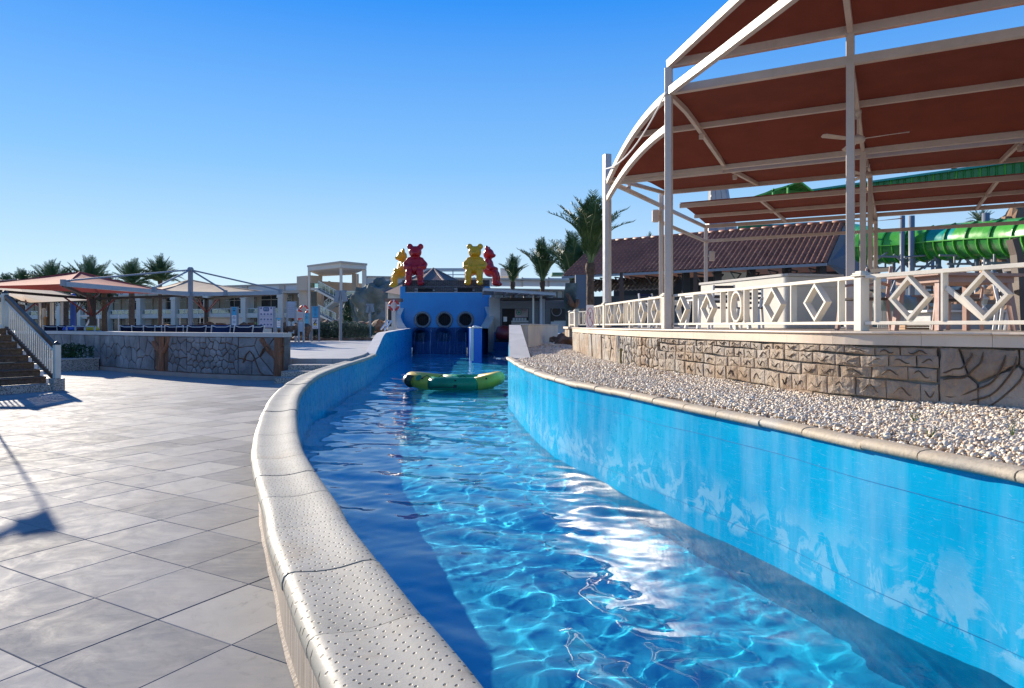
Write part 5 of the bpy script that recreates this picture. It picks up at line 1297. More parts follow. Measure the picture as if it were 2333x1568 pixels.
# ------------------------------------------------------------------ stairs at the left edge
S0=Vector((-11.22,17.15,0)); sdv=Vector((-.852,.523,0)); swv=Vector((-.523,-.852,0))
stt=thing('staircase','dark wooden staircase with white slatted railing at the left edge','stairs',S0)
NR=9; TR=.30; RS=.17
for k in range(NR):
    a=S0+sdv*(TR*k+.10); z=RS*(k+1); 
    mt=TERR if k==0 else BROWN
    def quad(p,l,w0,w1): return [(p+swv*w0).to_2d(),(p+sdv*l+swv*w0).to_2d(),(p+sdv*l+swv*w1).to_2d(),(p+swv*w1).to_2d()]
    if k==0:
        mb=MB(); mb.prism(quad(a-sdv*.14,TR+.14,.02,3.6),0,z); mb.build('bottom_step',TERR,stt); continue
    mb=MB(); mb.prism(quad(a-sdv*.03,TR+.03,.06,3.6),z-.045,z); mb.build('tread',BROWN,stt,bevel=.006)
    mb=MB(); mb.prism(quad(a,.03,.06,3.6),z-RS+.001,z-.046); mb.build('riser',BROWN,stt)
    mb=MB(); mb.prism(quad(a,TR,-.02,.058),z-RS*1.7,z-.05); mb.build('white_stringer_step',WHITE2,stt)
top=S0+sdv*(TR*NR+.1)
mb=MB(); mb.prism([(top+swv*-.1).to_2d(),(top+sdv*3+swv*-.1).to_2d(),(top+sdv*3+swv*3.6).to_2d(),(top+swv*3.6).to_2d()],RS*NR-.10,RS*NR); mb.build('landing',BROWN,stt)
mb=MB(); mb.prism([(top+sdv*.2+swv*.1).to_2d(),(top+sdv*2.8+swv*.1).to_2d(),(top+sdv*2.8+swv*3.4).to_2d(),(top+sdv*.2+swv*3.4).to_2d()],0,RS*NR-.11); mb.build('landing_base',CREAM,stt)
mb=MB(); mb.prism([(S0+sdv*.5+swv*.1).to_2d(),(top+swv*.1).to_2d(),(top+swv*3.4).to_2d(),(S0+sdv*.5+swv*3.4).to_2d()],0,.12); mb.build('foundation',TERR,stt)
mb=MB(); mb.box(S0+Vector((0,0,.15)),(.26,.26,.30),math.atan2(sdv.y,sdv.x)); mb.build('newel_base',TERR,stt,bevel=.01)
yaw=math.atan2(sdv.y,sdv.x)
def newel(p,z0,h):
    mb=MB(); mb.box((p.x,p.y,z0+h/2),(.135,.135,h),yaw); mb.build('newel_post',WHITE,stt,bevel=.008)
    mb=MB(); mb.lathe([(.085,0),(.085,.02),(.055,.055),(.04,.06),(.035,.075),(.0,.09)],(p.x,p.y,z0+h),10); mb.build('newel_cap',DARK,stt)
z2=RS*NR; P2=S0+sdv*2.72
newel(S0,.30,.83); newel(P2,z2-.15,1.08)
lo=S0+Vector((0,0,.30)); hi=P2+Vector((0,0,z2+.06))
dlo,dhi=lo+sdv*.07,hi-sdv*.07
mb=MB(); mb.span(dlo+Vector((0,0,-.03)),dhi+Vector((0,0,-.06)),.07,.10); mb.build('base_rail',BROWN,stt)
for h_,w_,hh,mt,nm in ((.80,.10,.09,RAILW,'handrail'),(.715,.06,.05,RAILW,'under_rail'),(.655,.05,.045,WHITE2,'white_rail')):
    mb=MB(); mb.span(dlo+Vector((0,0,h_)),dhi+Vector((0,0,h_)),w_,hh); mb.build(nm,mt,stt,bevel=.012)
nb=23
for k in range(nb):
    t=(k+.7)/(nb+.4); q=dlo.lerp(dhi,t); mb=MB(); mb.span(q+Vector((0,0,.02)),q+Vector((0,0,.63)),.05,.018,up=swv); mb.build('baluster',WHITE,stt)
# level railing on the landing
L2=P2+swv*.0; Lend=P2-sdv.cross(Vector((0,0,1)))*0+Vector((-1,-.02,0))*3.0
for h_,w_,hh,mt,nm in ((.86,.10,.06,WHITE2,'handrail'),(.79,.06,.05,RAILW,'under_rail'),(.72,.05,.045,RAILW,'mid_rail'),(.05,.05,.06,WHITE2,'base_rail')):
    a=Vector((P2.x,P2.y,z2+h_)); b=Vector((Lend.x,Lend.y,z2+h_)); mb=MB(); mb.span(a-Vector((.07,0,0)),b,w_,hh); mb.build(nm,mt,stt)
for k in range(26):
    q=Vector((P2.x,P2.y,z2)).lerp(Vector((Lend.x,Lend.y,z2)),(k+1)/27); mb=MB(); mb.span(q+Vector((0,0,.08)),q+Vector((0,0,.70)),.018,.05,up=(0,1,0)); mb.build('baluster',WHITE,stt)

# unseen caster added beyond the left edge to shadow the deck, lamp shape made up
lp=thing('shadow_caster','added shadow caster, grey box on a pole outside the left edge of the picture','lamp',(-10.35,13.56,0))
mb=MB(); mb.tube([(-10.35,13.56,0),(-10.35,13.56,3.5)],.018,8); mb.build('pole',GREY,lp)
mb=MB(); mb.box((-10.38,13.4,3.62),(.26,.16,.20),.5); mb.build('lamp_head',GREY,lp);  # head of the added shadow caster, lamp shape made up
mb=MB(); mb.span((-10.35,13.56,3.5),(-10.85,13.3,3.85),.05,.08); mb.build('caster_arm',GREY,lp)
# ------------------------------------------------------------------ palms
def frond_mesh(L=2.6,droop=.5,nl=34,seed=0,ll=.42):
    r=random.Random(seed); mb=MB(); pts=[]
    for k in range(9):
        t=k/8; pts.append(Vector((L*(t-.10*t*t*droop),0,L*(.18*t-droop*.55*t*t*t))))
    mb.mi=1; mb.tube(pts,[.035*(1-.85*k/8)+.004 for k in range(9)],4)
    mb.mi=0
    for k in range(nl):
        t=.16+.84*k/(nl-1); f=t*8; i=min(int(f),7); p=pts[i].lerp(pts[i+1],f-i); d=(pts[i+1]-pts[i]).normalized()
        l=ll*(.45+1.1*math.sin(math.pi*min(t*.85+.12,1)))*r.uniform(.85,1.12)
        for s in(-1,1):
            q=(d*r.uniform(.55,.8)+Vector((0,s*.75,0))+Vector((0,0,r.uniform(.12,.42)))).normalized(); w=d*.022
            tip=p+q*l+Vector((0,0,-.10*l)); mid=p+q*l*.5
            mb.add([p-w*.6,p+w*.6,mid+w,tip,mid-w],[(0,1,2,3,4)])
    o=mb.build('frond',[LEAF,RACH],recalc=False); me=o.data; bpy.data.objects.remove(o); return me
FR=[frond_mesh(2.6,d,nl,s) for s,(d,nl) in enumerate(((.25,34),(.5,34),(.8,32),(.05,34)))]
def trunk_mesh(h,r0,r1,boot=.55):
    mb=MB(); n=14; rings=int(h/.11); 
    def fn(a,b):
        z=b*h; ang=2*math.pi*a; base=r0+(r1-r0)*b
        if z>h-boot: base=r1*(1+.38*math.sin(math.pi*min(1,(z-(h-boot))/boot*.9)))
        sc=((z/.11+ (ang*2/math.pi))%1.0); rr_=base*(1+.12*(1-sc))+.01*math.sin(ang*5+z*9); return Vector((rr_*math.cos(ang),rr_*math.sin(ang),z))
    mb.grid(fn,n,max(6,min(rings*3,110)),closed_u=True); o=mb.build('trunk',PTRUNK,recalc=False,smooth=True)
    for v in o.data.vertices: pass
    me=o.data; bpy.data.objects.remove(o); return me
def palm(base,h,L,nf,lab,up0=15,up1=80,r0=.20,r1=.17,seed=0,group=None,name='date_palm'):
    r=random.Random(seed); t=thing(name,lab,'palm tree',base,group)
    inst('trunk',trunk_mesh(h,r0,r1),t)
    for k in range(nf):
        az=k*2.39996+r.uniform(-.2,.2); q=(k/nf); el=R(up1+(up0-up1)*q**.8+r.uniform(-6,6)); sc=L/2.6*r.uniform(.85,1.1)
        me=FR[r.choice((0,1,3) if q<.5 else (1,2,1))]
        inst('frond',me,t,(0,0,h-.05-.25*q),(r.uniform(-.3,.3),-el,az),(sc,sc,sc))
    # cut leaf bases
    mb=MB()
    for k in range(34):
        az=k*2.4; el=R(52); d=Vector((math.cos(az)*math.cos(el),math.sin(az)*math.cos(el),math.sin(el))); z=h-.75+.65*(k/34); b=Vector((d.x*r1,d.y*r1,z)); mb.span(b,b+d*.22,.09,.03)
    mb.build('leaf_bases',PTRUNK,t,local=True)
    return t
def palm_px(u,vc,vt,Y,zb,lab,half,**k):
    c=P(u,vc,Y); top=P(u,vt,Y).z; h=c.z-zb; L=max((top-c.z)*k.pop('Ls',1.0),half/F*Y*.9)
    return palm((c.x,Y,zb),h,L,k.pop('nf',34),lab,**k)
palm_px(1345,600,440,38,.7,'tall scruffy date palm beside the canopy column, before the tiled roof',28,up0=62,up1=89,nf=38,Ls=.95,r0=.21,r1=.19,seed=1)
palm_px(1304,640,528,60,.6,'date palm half hidden behind the left end of the tiled roof',22,up0=48,up1=88,nf=34,seed=2)
palm_px(1236,640,548,62,.6,'slim upright date palm between the two right hand palms above the pale awning',16,up0=58,up1=88,nf=30,seed=3,r0=.22)
palm_px(1168,642,580,66,.6,'small date palm right behind the red bear and the slide building',16,up0=54,up1=88,nf=30,seed=4)
LP=[(365,638,592,90,45,'slender palm standing clear right of the left hand palm group',.2),(300,648,600,88,48,'full crowned palm left of the slender palm',.3),(205,652,597,92,58,'broad palm in the middle of the left hand group, over the red parasol',.3),(118,652,602,90,42,'palm left of the broad middle palm, behind the red parasol',.3),(52,652,618,96,36,'small palm second from the left edge',.25),(14,655,628,98,34,'farthest left palm at the picture edge',.25)]
for k,(u,vc,vt,Y,hf,lb,r_) in enumerate(LP): palm_px(u,vc,vt,Y,.6,lb,hf,up0=-8 if k else 5,up1=82,nf=56,Ls=1.2,seed=10+k,r0=r_*1.2,r1=r_,group='palms in front of the hotel')
for k,(u,vt,Y,lb) in enumerate(((150,640,100,'short palm trunk behind the parasol, between two taller palms'),(238,640,95,'palm behind the black parasol post'),)): palm_px(u,652,615,Y,.6,lb,35,up0=-5,up1=75,nf=30,seed=30+k,r0=.34,r1=.3)
palm_px(1480,548,528,75,.6,'distant palm tip peeking over the ridge of the tiled roof',10,up0=30,up1=85,nf=20,seed=41)
palm_px(1548,560,536,78,.6,'second distant palm tip over the tiled roof, right of the first',14,up0=10,up1=80,nf=20,seed=42)
palm_px(2235,505,480,52,.6,'palm crown behind the green slide beside the tan rock tower',40,up0=-5,up1=70,nf=34,seed=43)
# dense dark trees behind the left palms
def tree(u,v0,v1,hw,Y,lab,seed,mat=CASU,n=5200,leaf=.34):
    a=P(u,v1,Y); zt=P(u,v0,Y).z; w=hw/F*Y; t=thing('bushy_tree',lab,'tree',(a.x,Y,.6)); r=random.Random(seed); hh=zt-.6
    cs=[((r.uniform(-w*.6,w*.6),r.uniform(-1.5,1.5),hh*r.uniform(.6,.88)),(w*r.uniform(.3,.5),1.8,hh*r.uniform(.14,.24))) for _ in range(9)]
    me=leaf_blob('crown',mat,cs,n,leaf,seed,asp=.35); inst('crown',me,t)
    mb=MB(); mb.tube([(0,0,0),(0,0,hh*.35),(.2,0,hh*.6)],[.35,.28,.12],8)
    for k in range(5): mb.tube([(0,0,hh*.3),cs[k][0]],[.14,.04],6)
    mb.build('trunk',PTRUNK,t,local=True); return t
tree(100,620,700,48,112,'dark feathery tree behind the left palms',1); tree(170,626,700,42,114,'rounded dark tree behind the broad palm',2); tree(15,632,700,40,112,'dark tree cut by the left picture edge',3); tree(240,632,700,30,113,'dark bushy tree between the two broad palms',4)

# ------------------------------------------------------------------ hotel
hotel=thing('hotel_building','long low two storey hotel with white columns and a glass front, far left','building',(-50,125,.6))
O2=Vector((-39.05,118)); fd=Vector((-.91,.412)).normalized(); fnrm=Vector((fd.y,-fd.x)); 
if fnrm.y<0: fnrm=-fnrm        # pointing away from the camera
def fs(u): r=(u-1166.5)/F; return (r*O2.y-O2.x)/(fd.x-r*fd.y)
def fp(s,d,z): q=O2+fd*s+fnrm*d; return Vector((q.x,q.y,z))
def slab(name,mat,s0,s1,d0,d1,z0,z1,par=hotel): mb=MB(); mb.prism([fp(s0,d0,0).to_2d(),fp(s1,d0,0).to_2d(),fp(s1,d1,0).to_2d(),fp(s0,d1,0).to_2d()],z0,z1); return mb.build(name,mat,par)
sR=fs(690); sL=fs(-120)
slab('roof_slab',BEIGE,sR,sL,-.3,14,7.05,7.5); slab('parapet',HPAN,sR,sL,.2,.6,7.502,8.5); slab('parapet_cap',BEIGE,sR,sL,-.05,.8,8.502,8.72)
slab('balcony_slab',HCOL,sR,sL,.0,2.8,2.97,3.76); slab('back_wall',BEIGE,sR,sL,3.4,14,.6,7.045)
us=[136,182.5,245,318.5,397.5,472,557,641.6,60,-20,690]
for u in us:
    s=fs(u); slab('column',HCOL,s-.55,s+.55,-.35,.75,.6,7.04); slab('column_capital',HCOL,s-.68,s+.68,-.45,.85,6.3,6.9); slab('parapet_pier',BEIGE,s-.6,s+.6,.0,.7,7.504,8.5)
r_=random.Random(8); sl=sorted([fs(u) for u in us])
for a,b in zip(sl[:-1],sl[1:]):
    nb=max(2,int((b-a-1.3)/2.1)); w=(b-a-1.3)/nb
    for k in range(nb):
        s=a+.65+w*k
        for (z0,z1) in ((3.8,6.9),(.7,2.9)):
            f=slab('window',GLASS,s+.06,s+w-.06,3.28,3.36,z0,z1); slab('mullion',BEIGE,s-.06,s+.06,3.2,3.39,z0,z1)
            slab('transom',HCOL,s+.07,s+w-.07,3.20,3.27,z1-.75,z1-.66,f)
            if r_.random()<.22: slab('curtain',HPAN,s+.3,s+w*r_.uniform(.5,.9),3.24,3.27,z0+.05,z1-.1,f)
    slab('balcony_glass',CGLASS,a+.6,b-.6,.12,.15,3.80,4.52); slab('balcony_rail',WHITE2,a+.55,b-.55,.10,.17,4.53,4.60)
    for k in range(5): s=a+.7+(b-a-1.4)*k/4; slab('rail_post',WHITE2,s-.03,s+.03,.08,.18,3.77,4.53)
# stair pavilion
pav=thing('stair_pavilion','tall open concrete pavilion with outside stairs, beside the hotel','pavilion',(-27,100,.6))
def ppoly(us_,z0,z1,name,mat): mb=MB(); mb.prism([P(u,742,Y).to_2d() for u,Y in us_],z0,z1); return mb.build(name,mat,pav)
ppoly([(701,104),(776,97.5),(835,101),(800,112),(733,115)],9.75,10.35,'roof_frame',HCOL); ppoly([(699.5,104.2),(776,97),(837,101),(800,113),(732,116)],10.352,10.62,'roof_cornice',BEIGE)
def pcol(u,Y,w,z0,z1,nm='column',mat=None):
    q=P(u,742,Y); mb=MB(); mb.box((q.x,q.y,(z0+z1)/2),(w,w,z1-z0)); mb.build(nm,mat or HCOL,pav)
pcol(704.5,104,.34,.6,9.74); pcol(730,112,.5,5.3,9.74,mat=BEIGE); pcol(777,98.2,.34,.6,9.74); pcol(808,109,.7,5.5,9.74,mat=BEIGE); pcol(830,101.5,.55,.6,9.74); pcol(815,110,.3,5.5,9.74,mat=BEIGE)
def pwall(u0,v0,u1,v1,v2,v3,Y0,Y1,t,name,mat):
    """panel: left edge u0 from v0(top) to v2(bottom); right edge u1 from v1 to v3"""
    a=P(u0,v0,Y0);b=P(u1,v1,Y1);c=P(u1,v3,Y1);d=P(u0,v2,Y0); mb=MB(); mb.plate([a,b,c,d],(0,1,0),t); return mb.build(name,mat,pav)
pwall(676,630,700,628,662,662,107,106,4,'side_block',BEIGE); pwall(681,662,700,662,757,757,108,107,2,'side_block',BEIGE); pwall(707,627.5,731,629,646,646,106,107,.3,'landing_wall',BEIGE)
pwall(733,641,826,646,672,664,112,112,.4,'upper_parapet',BEIGE); pwall(748,640,752,641,648,648,111,111,.5,'small_block',BEIGE)
pwall(780,676,826,676,686,686,100,101,3,'gallery_slab',HCOL); pwall(781,664,825,664,675,675,100,101,.03,'gallery_glass',CGLASS); pwall(781,663,825,663,664,664,99.9,100.9,.08,'gallery_rail',WHITE2)
pwall(705,664,833,664,757,757,116,116,.5,'back_wall',GLASS); pwall(745,700,835,700,757,757,113,113,.3,'back_wall',BEIGE); pwall(722,666,734,666,745,745,112,112,1,'inner_pier',BEIGE)
# stair flights
def flight(u0,v0,u1,v1,Y0,Y1,n=10,w=1.4):
    a=P(u0,v0,Y0); b=P(u1,v1,Y1)
    mb=MB(); mb.sweep([a-Vector((0,0,.25)),b-Vector((0,0,.25))],w,.30); f=mb.build('stair_flight',HCOL,pav)
    for k in range(n):
        q=a.lerp(b,(k+.5)/n); mb=MB(); mb.box(q+Vector((0,0,-.02)),(abs(b.x-a.x)/n*.96,w-.1,.16)); mb.build('stair_step',GREY,pav)
    off=Vector((0,-w/2,0)); mb=MB(); mb.span(a+off+Vector((0,0,1.05)),b+off+Vector((0,0,1.05)),.06,.06)
    for k in range(6): q=a.lerp(b,k/5)+off; mb.span(q-Vector((0,0,.1)),q+Vector((0,0,1.05)),.045,.045)
    mb.build('stair_railing',WHITE2,pav)
    mb=MB(); mb.plate([a+off+Vector((0,.03,.12)),b+off+Vector((0,.03,.12)),b+off+Vector((0,.03,1.0)),a+off+Vector((0,.03,1.0))],(0,1,0),.015); mb.build('stair_glass',CGLASS,pav)
flight(728,657,771,680,103,100.5); flight(728,711,768,731,102,100,12); flight(770,682,742,704,101.5,103,10)
pwall(706,656,728,656,661,661,104,103.5,1.6,'stair_landing',HCOL); pwall(706,645,728,645,655,655,103.9,103.4,.03,'landing_glass',CGLASS)
# right wing of the hotel behind the slide building
wing_=thing('hotel_wing','long pale hotel wing with a ribbed white parapet behind the slide building','building',(-5,118,.6))
def wq(u0,u1,v0,v1,Y0,Y1,t,name,mat):
    a=P(u0,v0,Y0);b=P(u1,v0,Y1); mb=MB(); mb.prism([a.to_2d(),b.to_2d(),(b+Vector((0,t,0))).to_2d(),(a+Vector((0,t,0))).to_2d()],P(0,v1,Y0).z,a.z); return mb.build(name,mat,wing_)
wq(834,1345,654,757,108,118,8,'wall',BEIGE)
x_=834; pl_=[834,862,872,903,960,1020,1080,1130,1190,1250,1345]
for k in range(len(pl_)-1): 
    Ya=107.6+10*(pl_[k]-834)/511; Yb=107.6+10*(pl_[k+1]-834)/511; wq(pl_[k]+2,pl_[k+1]-2,633.5,652,Ya,Yb,.5,'parapet_panel',HPAN); wq(pl_[k]-1.8,pl_[k]+1.8,632,653,Ya-.1,Ya-.1,.8,'parapet_pier',BEIGE)
wq(830,1346,628.5,632,107.2,117,1.2,'parapet_cap',BEIGE); wq(830,1346,652.5,655,107.4,117.2,.8,'parapet_base_band',BEIGE)
for k in range(6): wq(842+k*8,847+k*8,660,700,107.4,107.5,.4,'window',GLASS)
for k in range(9): wq(1120+k*20,1131+k*20,664,690,113,113.2,.4,'window',GLASS)
wq(1140,1182,611,629,125,125,6,'roof_plant_block',GREYPL); wq(1258,1284,621,627,123,123,4,'green_roof_block',plain('green_paint',(.05,.16,.09),.7)); wq(1284,1330,620,627,123,123,.5,'white_railing_block',HPAN)
# steel frame on the roof
fr=thing('roof_frame_structure','thin steel pergola frame on the roof between the bears','frame',P(960,640,104))
mb=MB()
for u in (931,936,960,1000,1032,1060,1090): mb.span(P(u,640,104),P(u,615,104),.14,.14)
mb.span(P(929,614,104),P(1100,614,104),.3,.35); mb.span(P(929,618,104),P(1100,618,104),.1,.12); mb.span(P(929,626,104),P(1100,626,104),.1,.12); mb.build('frame',LGREY,fr)
# small hexagonal tiled roof hut behind
hut=thing('tiled_hut','small cream hut with a brown tiled pyramid roof left of the slide building','hut',P(985,757,64))
apx=P(987,612,66); ring=[P(871,665,60),P(925,674,57),P(1035,668,58),P(1062,650,64),P(1010,646,74),P(905,655,70)]
m=NT('brown_tile_bands',.6); w=m.n('TexWave'); w.inputs['Scale'].default_value=1.3; w.bands_direction='DIAGONAL'; m.l(m.geo(),w.inputs['Vector']); m.col(m.ramp(w.outputs['Fac'],[(.2,(.12,.06,.045)),(.8,(.30,.17,.13))])); m.bump(w.outputs['Fac'],.8,.08); HUTR=m.mat
mb=MB(); mb.add(ring+[apx],[(k,(k+1)%6,6) for k in range(6)]); mb.build('roof',HUTR,hut)
mb=MB(); [mb.tube([ring[k],apx],.10,5) for k in range(6)]; mb.build('ridge_tiles',plain('ridge_tile',(.34,.22,.17),.6),hut)
mb=MB(); ins=[r.lerp(Vector((apx.x,apx.y,0)),.10) for r in ring]; mb.prism([p.to_2d() for p in ins],.6,ring[0].z-.1); mb.build('wall',CREAM,hut)
mb=MB(); mb.box(P(882,724,58.5)+Vector((.5,0,0)),(1.1,.3,1.5)); mb.build('doorway',DARK,hut)
# ------------------------------------------------------------------ parasols and cantilever mast
def shade(name,lab,corners,apex,mat,postxy,zpost,group,rim=None,edge=GREY):
    t=thing(name,lab,'parasol',(postxy[0],postxy[1],.6),group); cs=[Vector(c) for c in corners]; ap=Vector(apex); n=10
    mb=MB()
    for k in range(4):
        a=cs[k];b=cs[(k+1)%4]
        def fn(u,v):
            e=a.lerp(b,u); mid=(a+b)/2; e=e+( (Vector((ap.x,ap.y,e.z))-Vector((mid.x,mid.y,e.z)))*.06*(4*u*(1-u)) ); p=e.lerp(ap,v); return p-Vector((0,0,.35*v*(1-v)*(1-.3*abs(2*u-1))*1.0))
        mb.grid(fn,n,7)
    bm_=mb.build('canopy',mat,t,smooth=True,recalc=False)
    c0=Vector((postxy[0],postxy[1],zpost))
    for k in range(4):
        mb=MB(); mb.span(c0+Vector((0,0,-.05)),cs[k]-Vector((0,0,.06)),.09,.12); mb.build('rib',DARK,t)
        mb=MB(); a=c0.lerp(cs[k],.22)-Vector((0,0,.10)); mb.span(a,Vector((c0.x,c0.y,zpost-.95)),.07,.07); mb.build('strut',RSTR,t)
        mb=MB(); mb.tube([cs[k]+Vector((0,0,.02)),cs[k].lerp(ap,.5)+Vector((0,0,-.07)),ap+Vector((0,0,.02))],.035,5); mb.build('hem_rib',mat,t)
    mb=MB(); mb.box((c0.x,c0.y,(.6+zpost)/2),(.22,.22,zpost-.6)); mb.build('post',DARK,t,bevel=.01)
    return t
RSTR=plain('red_strut',(.20,.02,.025),.4)
zc=EYE+1.70
shade('square_parasol','large salmon red square parasol with a black centre post, left, behind the painted wall',[P(144,647,28.4),P(425,671,38.2),P(225,668,42),P(-105,652,31)],P(181,621,35),REDCL,(-20.8,34.5),2.98,'square parasols of the pool deck')
shade('square_parasol','big beige square parasol peaking behind the grey cantilever mast',[P(366,662,39),P(622,668,37.2),P(575,664,50),P(330,662,52)],P(432,638,44),BEIGECL,(-20.2,46),3.4,'square parasols of the pool deck')
shade('square_parasol','brown beige square parasol under and behind the red one, at the left edge',[P(-60,640,36),P(60,690,33),P(205,684,50),P(20,660,55)],P(40,655,44)+Vector((0,0,.5)),BEIGECL,(-30.5,43),3.1,'square parasols of the pool deck')
shade('square_parasol','tan parasol tip showing above the red one at the left edge',[P(-80,650,52),P(40,648,50),P(60,644,62),P(-60,644,62)],P(-8,636,56),BEIGECL,(-38,56),4.0,'square parasols of the pool deck')
mast=thing('cantilever_mast','tall grey steel mast with long cable arms carrying the parasol beams','mast',P(434,742,37.7)-Vector((0,0,1.0)))
m0=P(434,742,37.7); mz=P(434,615,37.7).z; bz=P(434,671,37.7).z
mb=MB(); mb.box((m0.x,m0.y,(.6+mz)/2),(.20,.20,mz-.6)); mb.build('post',GREY,mast,bevel=.01)
mb=MB(); mb.lathe([(.15,-.05),(.17,.0),(.17,.06),(.11,.14)],(m0.x,m0.y,mz),8); mb.build('cap',GREY,mast); mb=MB(); mb.box((m0.x,m0.y,bz),(.34,.3,.22)); mb.build('clamp',GREY,mast,bevel=.02)
ends=[P(144,647,28.4),P(351,662,33.3),P(513.7,669,37.1),P(639.4,667,36.4)]; M1=Vector((m0.x,m0.y,bz)); M2=Vector((m0.x,m0.y,mz))
for a in (ends[0],ends[3]): mb=MB(); mb.span(M1,a,.12,.20); mb.build('beam',LGREY,mast)
for a in ends: mb=MB(); mb.tube([M2,a+Vector((0,0,.12))],.045,6); mb.build('stay_rod',GREY,mast); mb=MB(); mb.box(a+Vector((0,0,.05)),(.16,.16,.26)); mb.build('bracket',GREY,mast)

# ------------------------------------------------------------------ sun loungers behind the painted wall
def make_lounger(lab,fab):
    t=thing('sun_lounger',lab,'sun lounger',(0,0,.6),'sun loungers behind the painted wall'); N=fab
    mb=MB(); mb.box((0,.65,.34),(.58,1.3,.02)); mb.build('seat_sling',N,t,local=True)
    a=Vector((0,0,.34)); b=Vector((0,-.58,.94)); d=b-a
    mb=MB(); mb.plate([a+Vector((-.27,0,0)),a+Vector((.27,0,0)),b+Vector((.27,0,0)),b+Vector((-.27,0,0))],d.cross(Vector((1,0,0))).normalized(),.02); mb.build('back_sling',N,t,local=True)
    for s in(-1,1):
        mb=MB(); mb.tube([(s*.30,1.32,.34),(s*.30,0,.34),(s*.30,-.1,.34)],.018,6); mb.build('side_rail',WHITE2,t,local=True)
        mb=MB(); mb.tube([a+Vector((s*.29,0,0)),b+Vector((s*.29,0,0))],.018,6); mb.build('back_tube',WHITE2,t,local=True)
        for y in (.05,1.15): mb=MB(); mb.tube([(s*.29,y,.34),(s*.29,y+.04,0)],.018,6); mb.build('leg',WHITE2,t,local=True)
    mb=MB(); mb.tube([b+Vector((-.29,0,0)),b+Vector((-.15,-.02,-.05)),b+Vector((.15,-.02,-.05)),b+Vector((.29,0,0))],.014,6); mb.build('head_bar',WHITE2,t,local=True)
    return t
NAVB=plain('royal_blue_fabric',(.01,.05,.20),.85,.15,6)
protoL=make_lounger('navy sun lounger first from the left, by the stair railing',NAVY); protoB=make_lounger('brighter blue sun lounger, the only one of that colour in the row',NAVB)
ls=[185,208,375-60,345,372,398,424,450,478,505,-1,535,562,588]
lab_=['navy sun lounger by the stair railing, left end of the row','second navy sun lounger, just left of the waste bins','navy sun lounger right of the yellow lidded bin','navy sun lounger below the two double palm trunks','navy sun lounger left of the slender palm trunk','navy sun lounger in front of the slender palm trunk','navy sun lounger left of the grey mast','navy sun lounger at the foot of the grey mast','navy sun lounger just right of the grey mast','navy sun lounger left of the bright blue one','','navy sun lounger right of the bright blue one','navy sun lounger below the slim blue notice','navy sun lounger at the right end of the row, by the icon board']
us_=[120,150,296,322,348,372,396,420,444,468,500,526,550,574]
for k,u in enumerate(us_):
    w=min(range(len(wb)),key=lambda q:abs(1166.5+F*wb[q].x/wb[q].y-u)); 
    Y=wb[w].y+2.6+(k%2)*.5; X=(u-1166.5)/F*Y
    src=protoB if k==10 else protoL; rz=R(28+random.uniform(-4,4))
    if k in(0,10): c=src; c.location=(X,Y,.66); c.rotation_euler=(0,0,rz)
    else: c=copy_tree(src,None,(X,Y,.66),rz)
    if k!=10: c['label']=lab_[k]
# dark platform the loungers stand on is the deck itself; towels / rocks edging behind them
RMG=[rock_mesh('rock',ROCKB,s+10,2,.4) for s in range(4)]
ORD0=['first','second','third','fourth','fifth','sixth','seventh','eighth','ninth','tenth','eleventh','twelfth','thirteenth','fourteenth']
k=0
for u in list(range(385,700,24)):
    rock('edging_rock',RMG[k%4],P(u+random.uniform(-5,5),752,random.uniform(38,44)),(random.uniform(.4,.6),.4,random.uniform(.28,.42)),'brown edging rock behind the sun loungers, '+ORD0[k]+' from the left','rock','brown edging rocks behind the loungers',random.uniform(0,6)); k+=1
k=0
for u in list(range(700,900,15)):
    rock('edging_rock',RMG[k%4],P(u+random.uniform(-4,4),745,random.uniform(62,66)),(random.uniform(.6,.9),.5,random.uniform(.35,.6)),'reddish edging rock between the two hedges, '+ORD0[k]+' from the left','rock','reddish edging rocks between the hedges',random.uniform(0,6)); k+=1
# wheelie bins
def make_bin(u,lid,lab):
    t=thing('waste_bin',lab,'bin',P(u,758,30),'coloured waste bins'); t.location.z=.6
    mb=MB(); mb.lathe([(.20,0.02),(.25,.55),(.27,.80)],n=4,M=Matrix.Rotation(R(45),3,'Z')); mb.build('body',plain('bin_grey',(.32,.35,.38),.5,.05),t,local=True); 
    mb=MB(); mb.lathe([(.31,.80),(.32,.86),(.24,.96),(.05,1.0)],n=12); mb.build('lid',plain('bin_lid_'+str(u),lid,.4,.05),t,local=True,smooth=True)
    for s in(-1,1): mb=MB(); mb.lathe([(.09,0),(.09,.04)],(s*.2,.2,.09),10,Matrix.Rotation(R(90),3,'Y')); mb.build('wheel',DARK,t,local=True)
    return t
for u,c,l in ((161,(.01,.06,.45),'waste bin with a blue lid, left of three'),(174,(.01,.07,.42),'second waste bin with a blue lid'),(190,(.10,.02,.025),'waste bin with a maroon lid'),(208,(.65,.42,.02),'waste bin with a yellow lid, biggest of the row')): make_bin(u,c,l)
rk=thing('bin_rack','light grey frame rack around the coloured waste bins','rack',(P(185,758,29.4).x,29.4,.6))
mb=MB()
for u in (152,172,194,216): mb.span(P(u,757,29.4),P(u,744,29.4),.05,.05,up=(0,1,0))
mb.span(P(151,744,29.4),P(217,744,29.4),.05,.05); mb.build('frame',LGREY,rk)
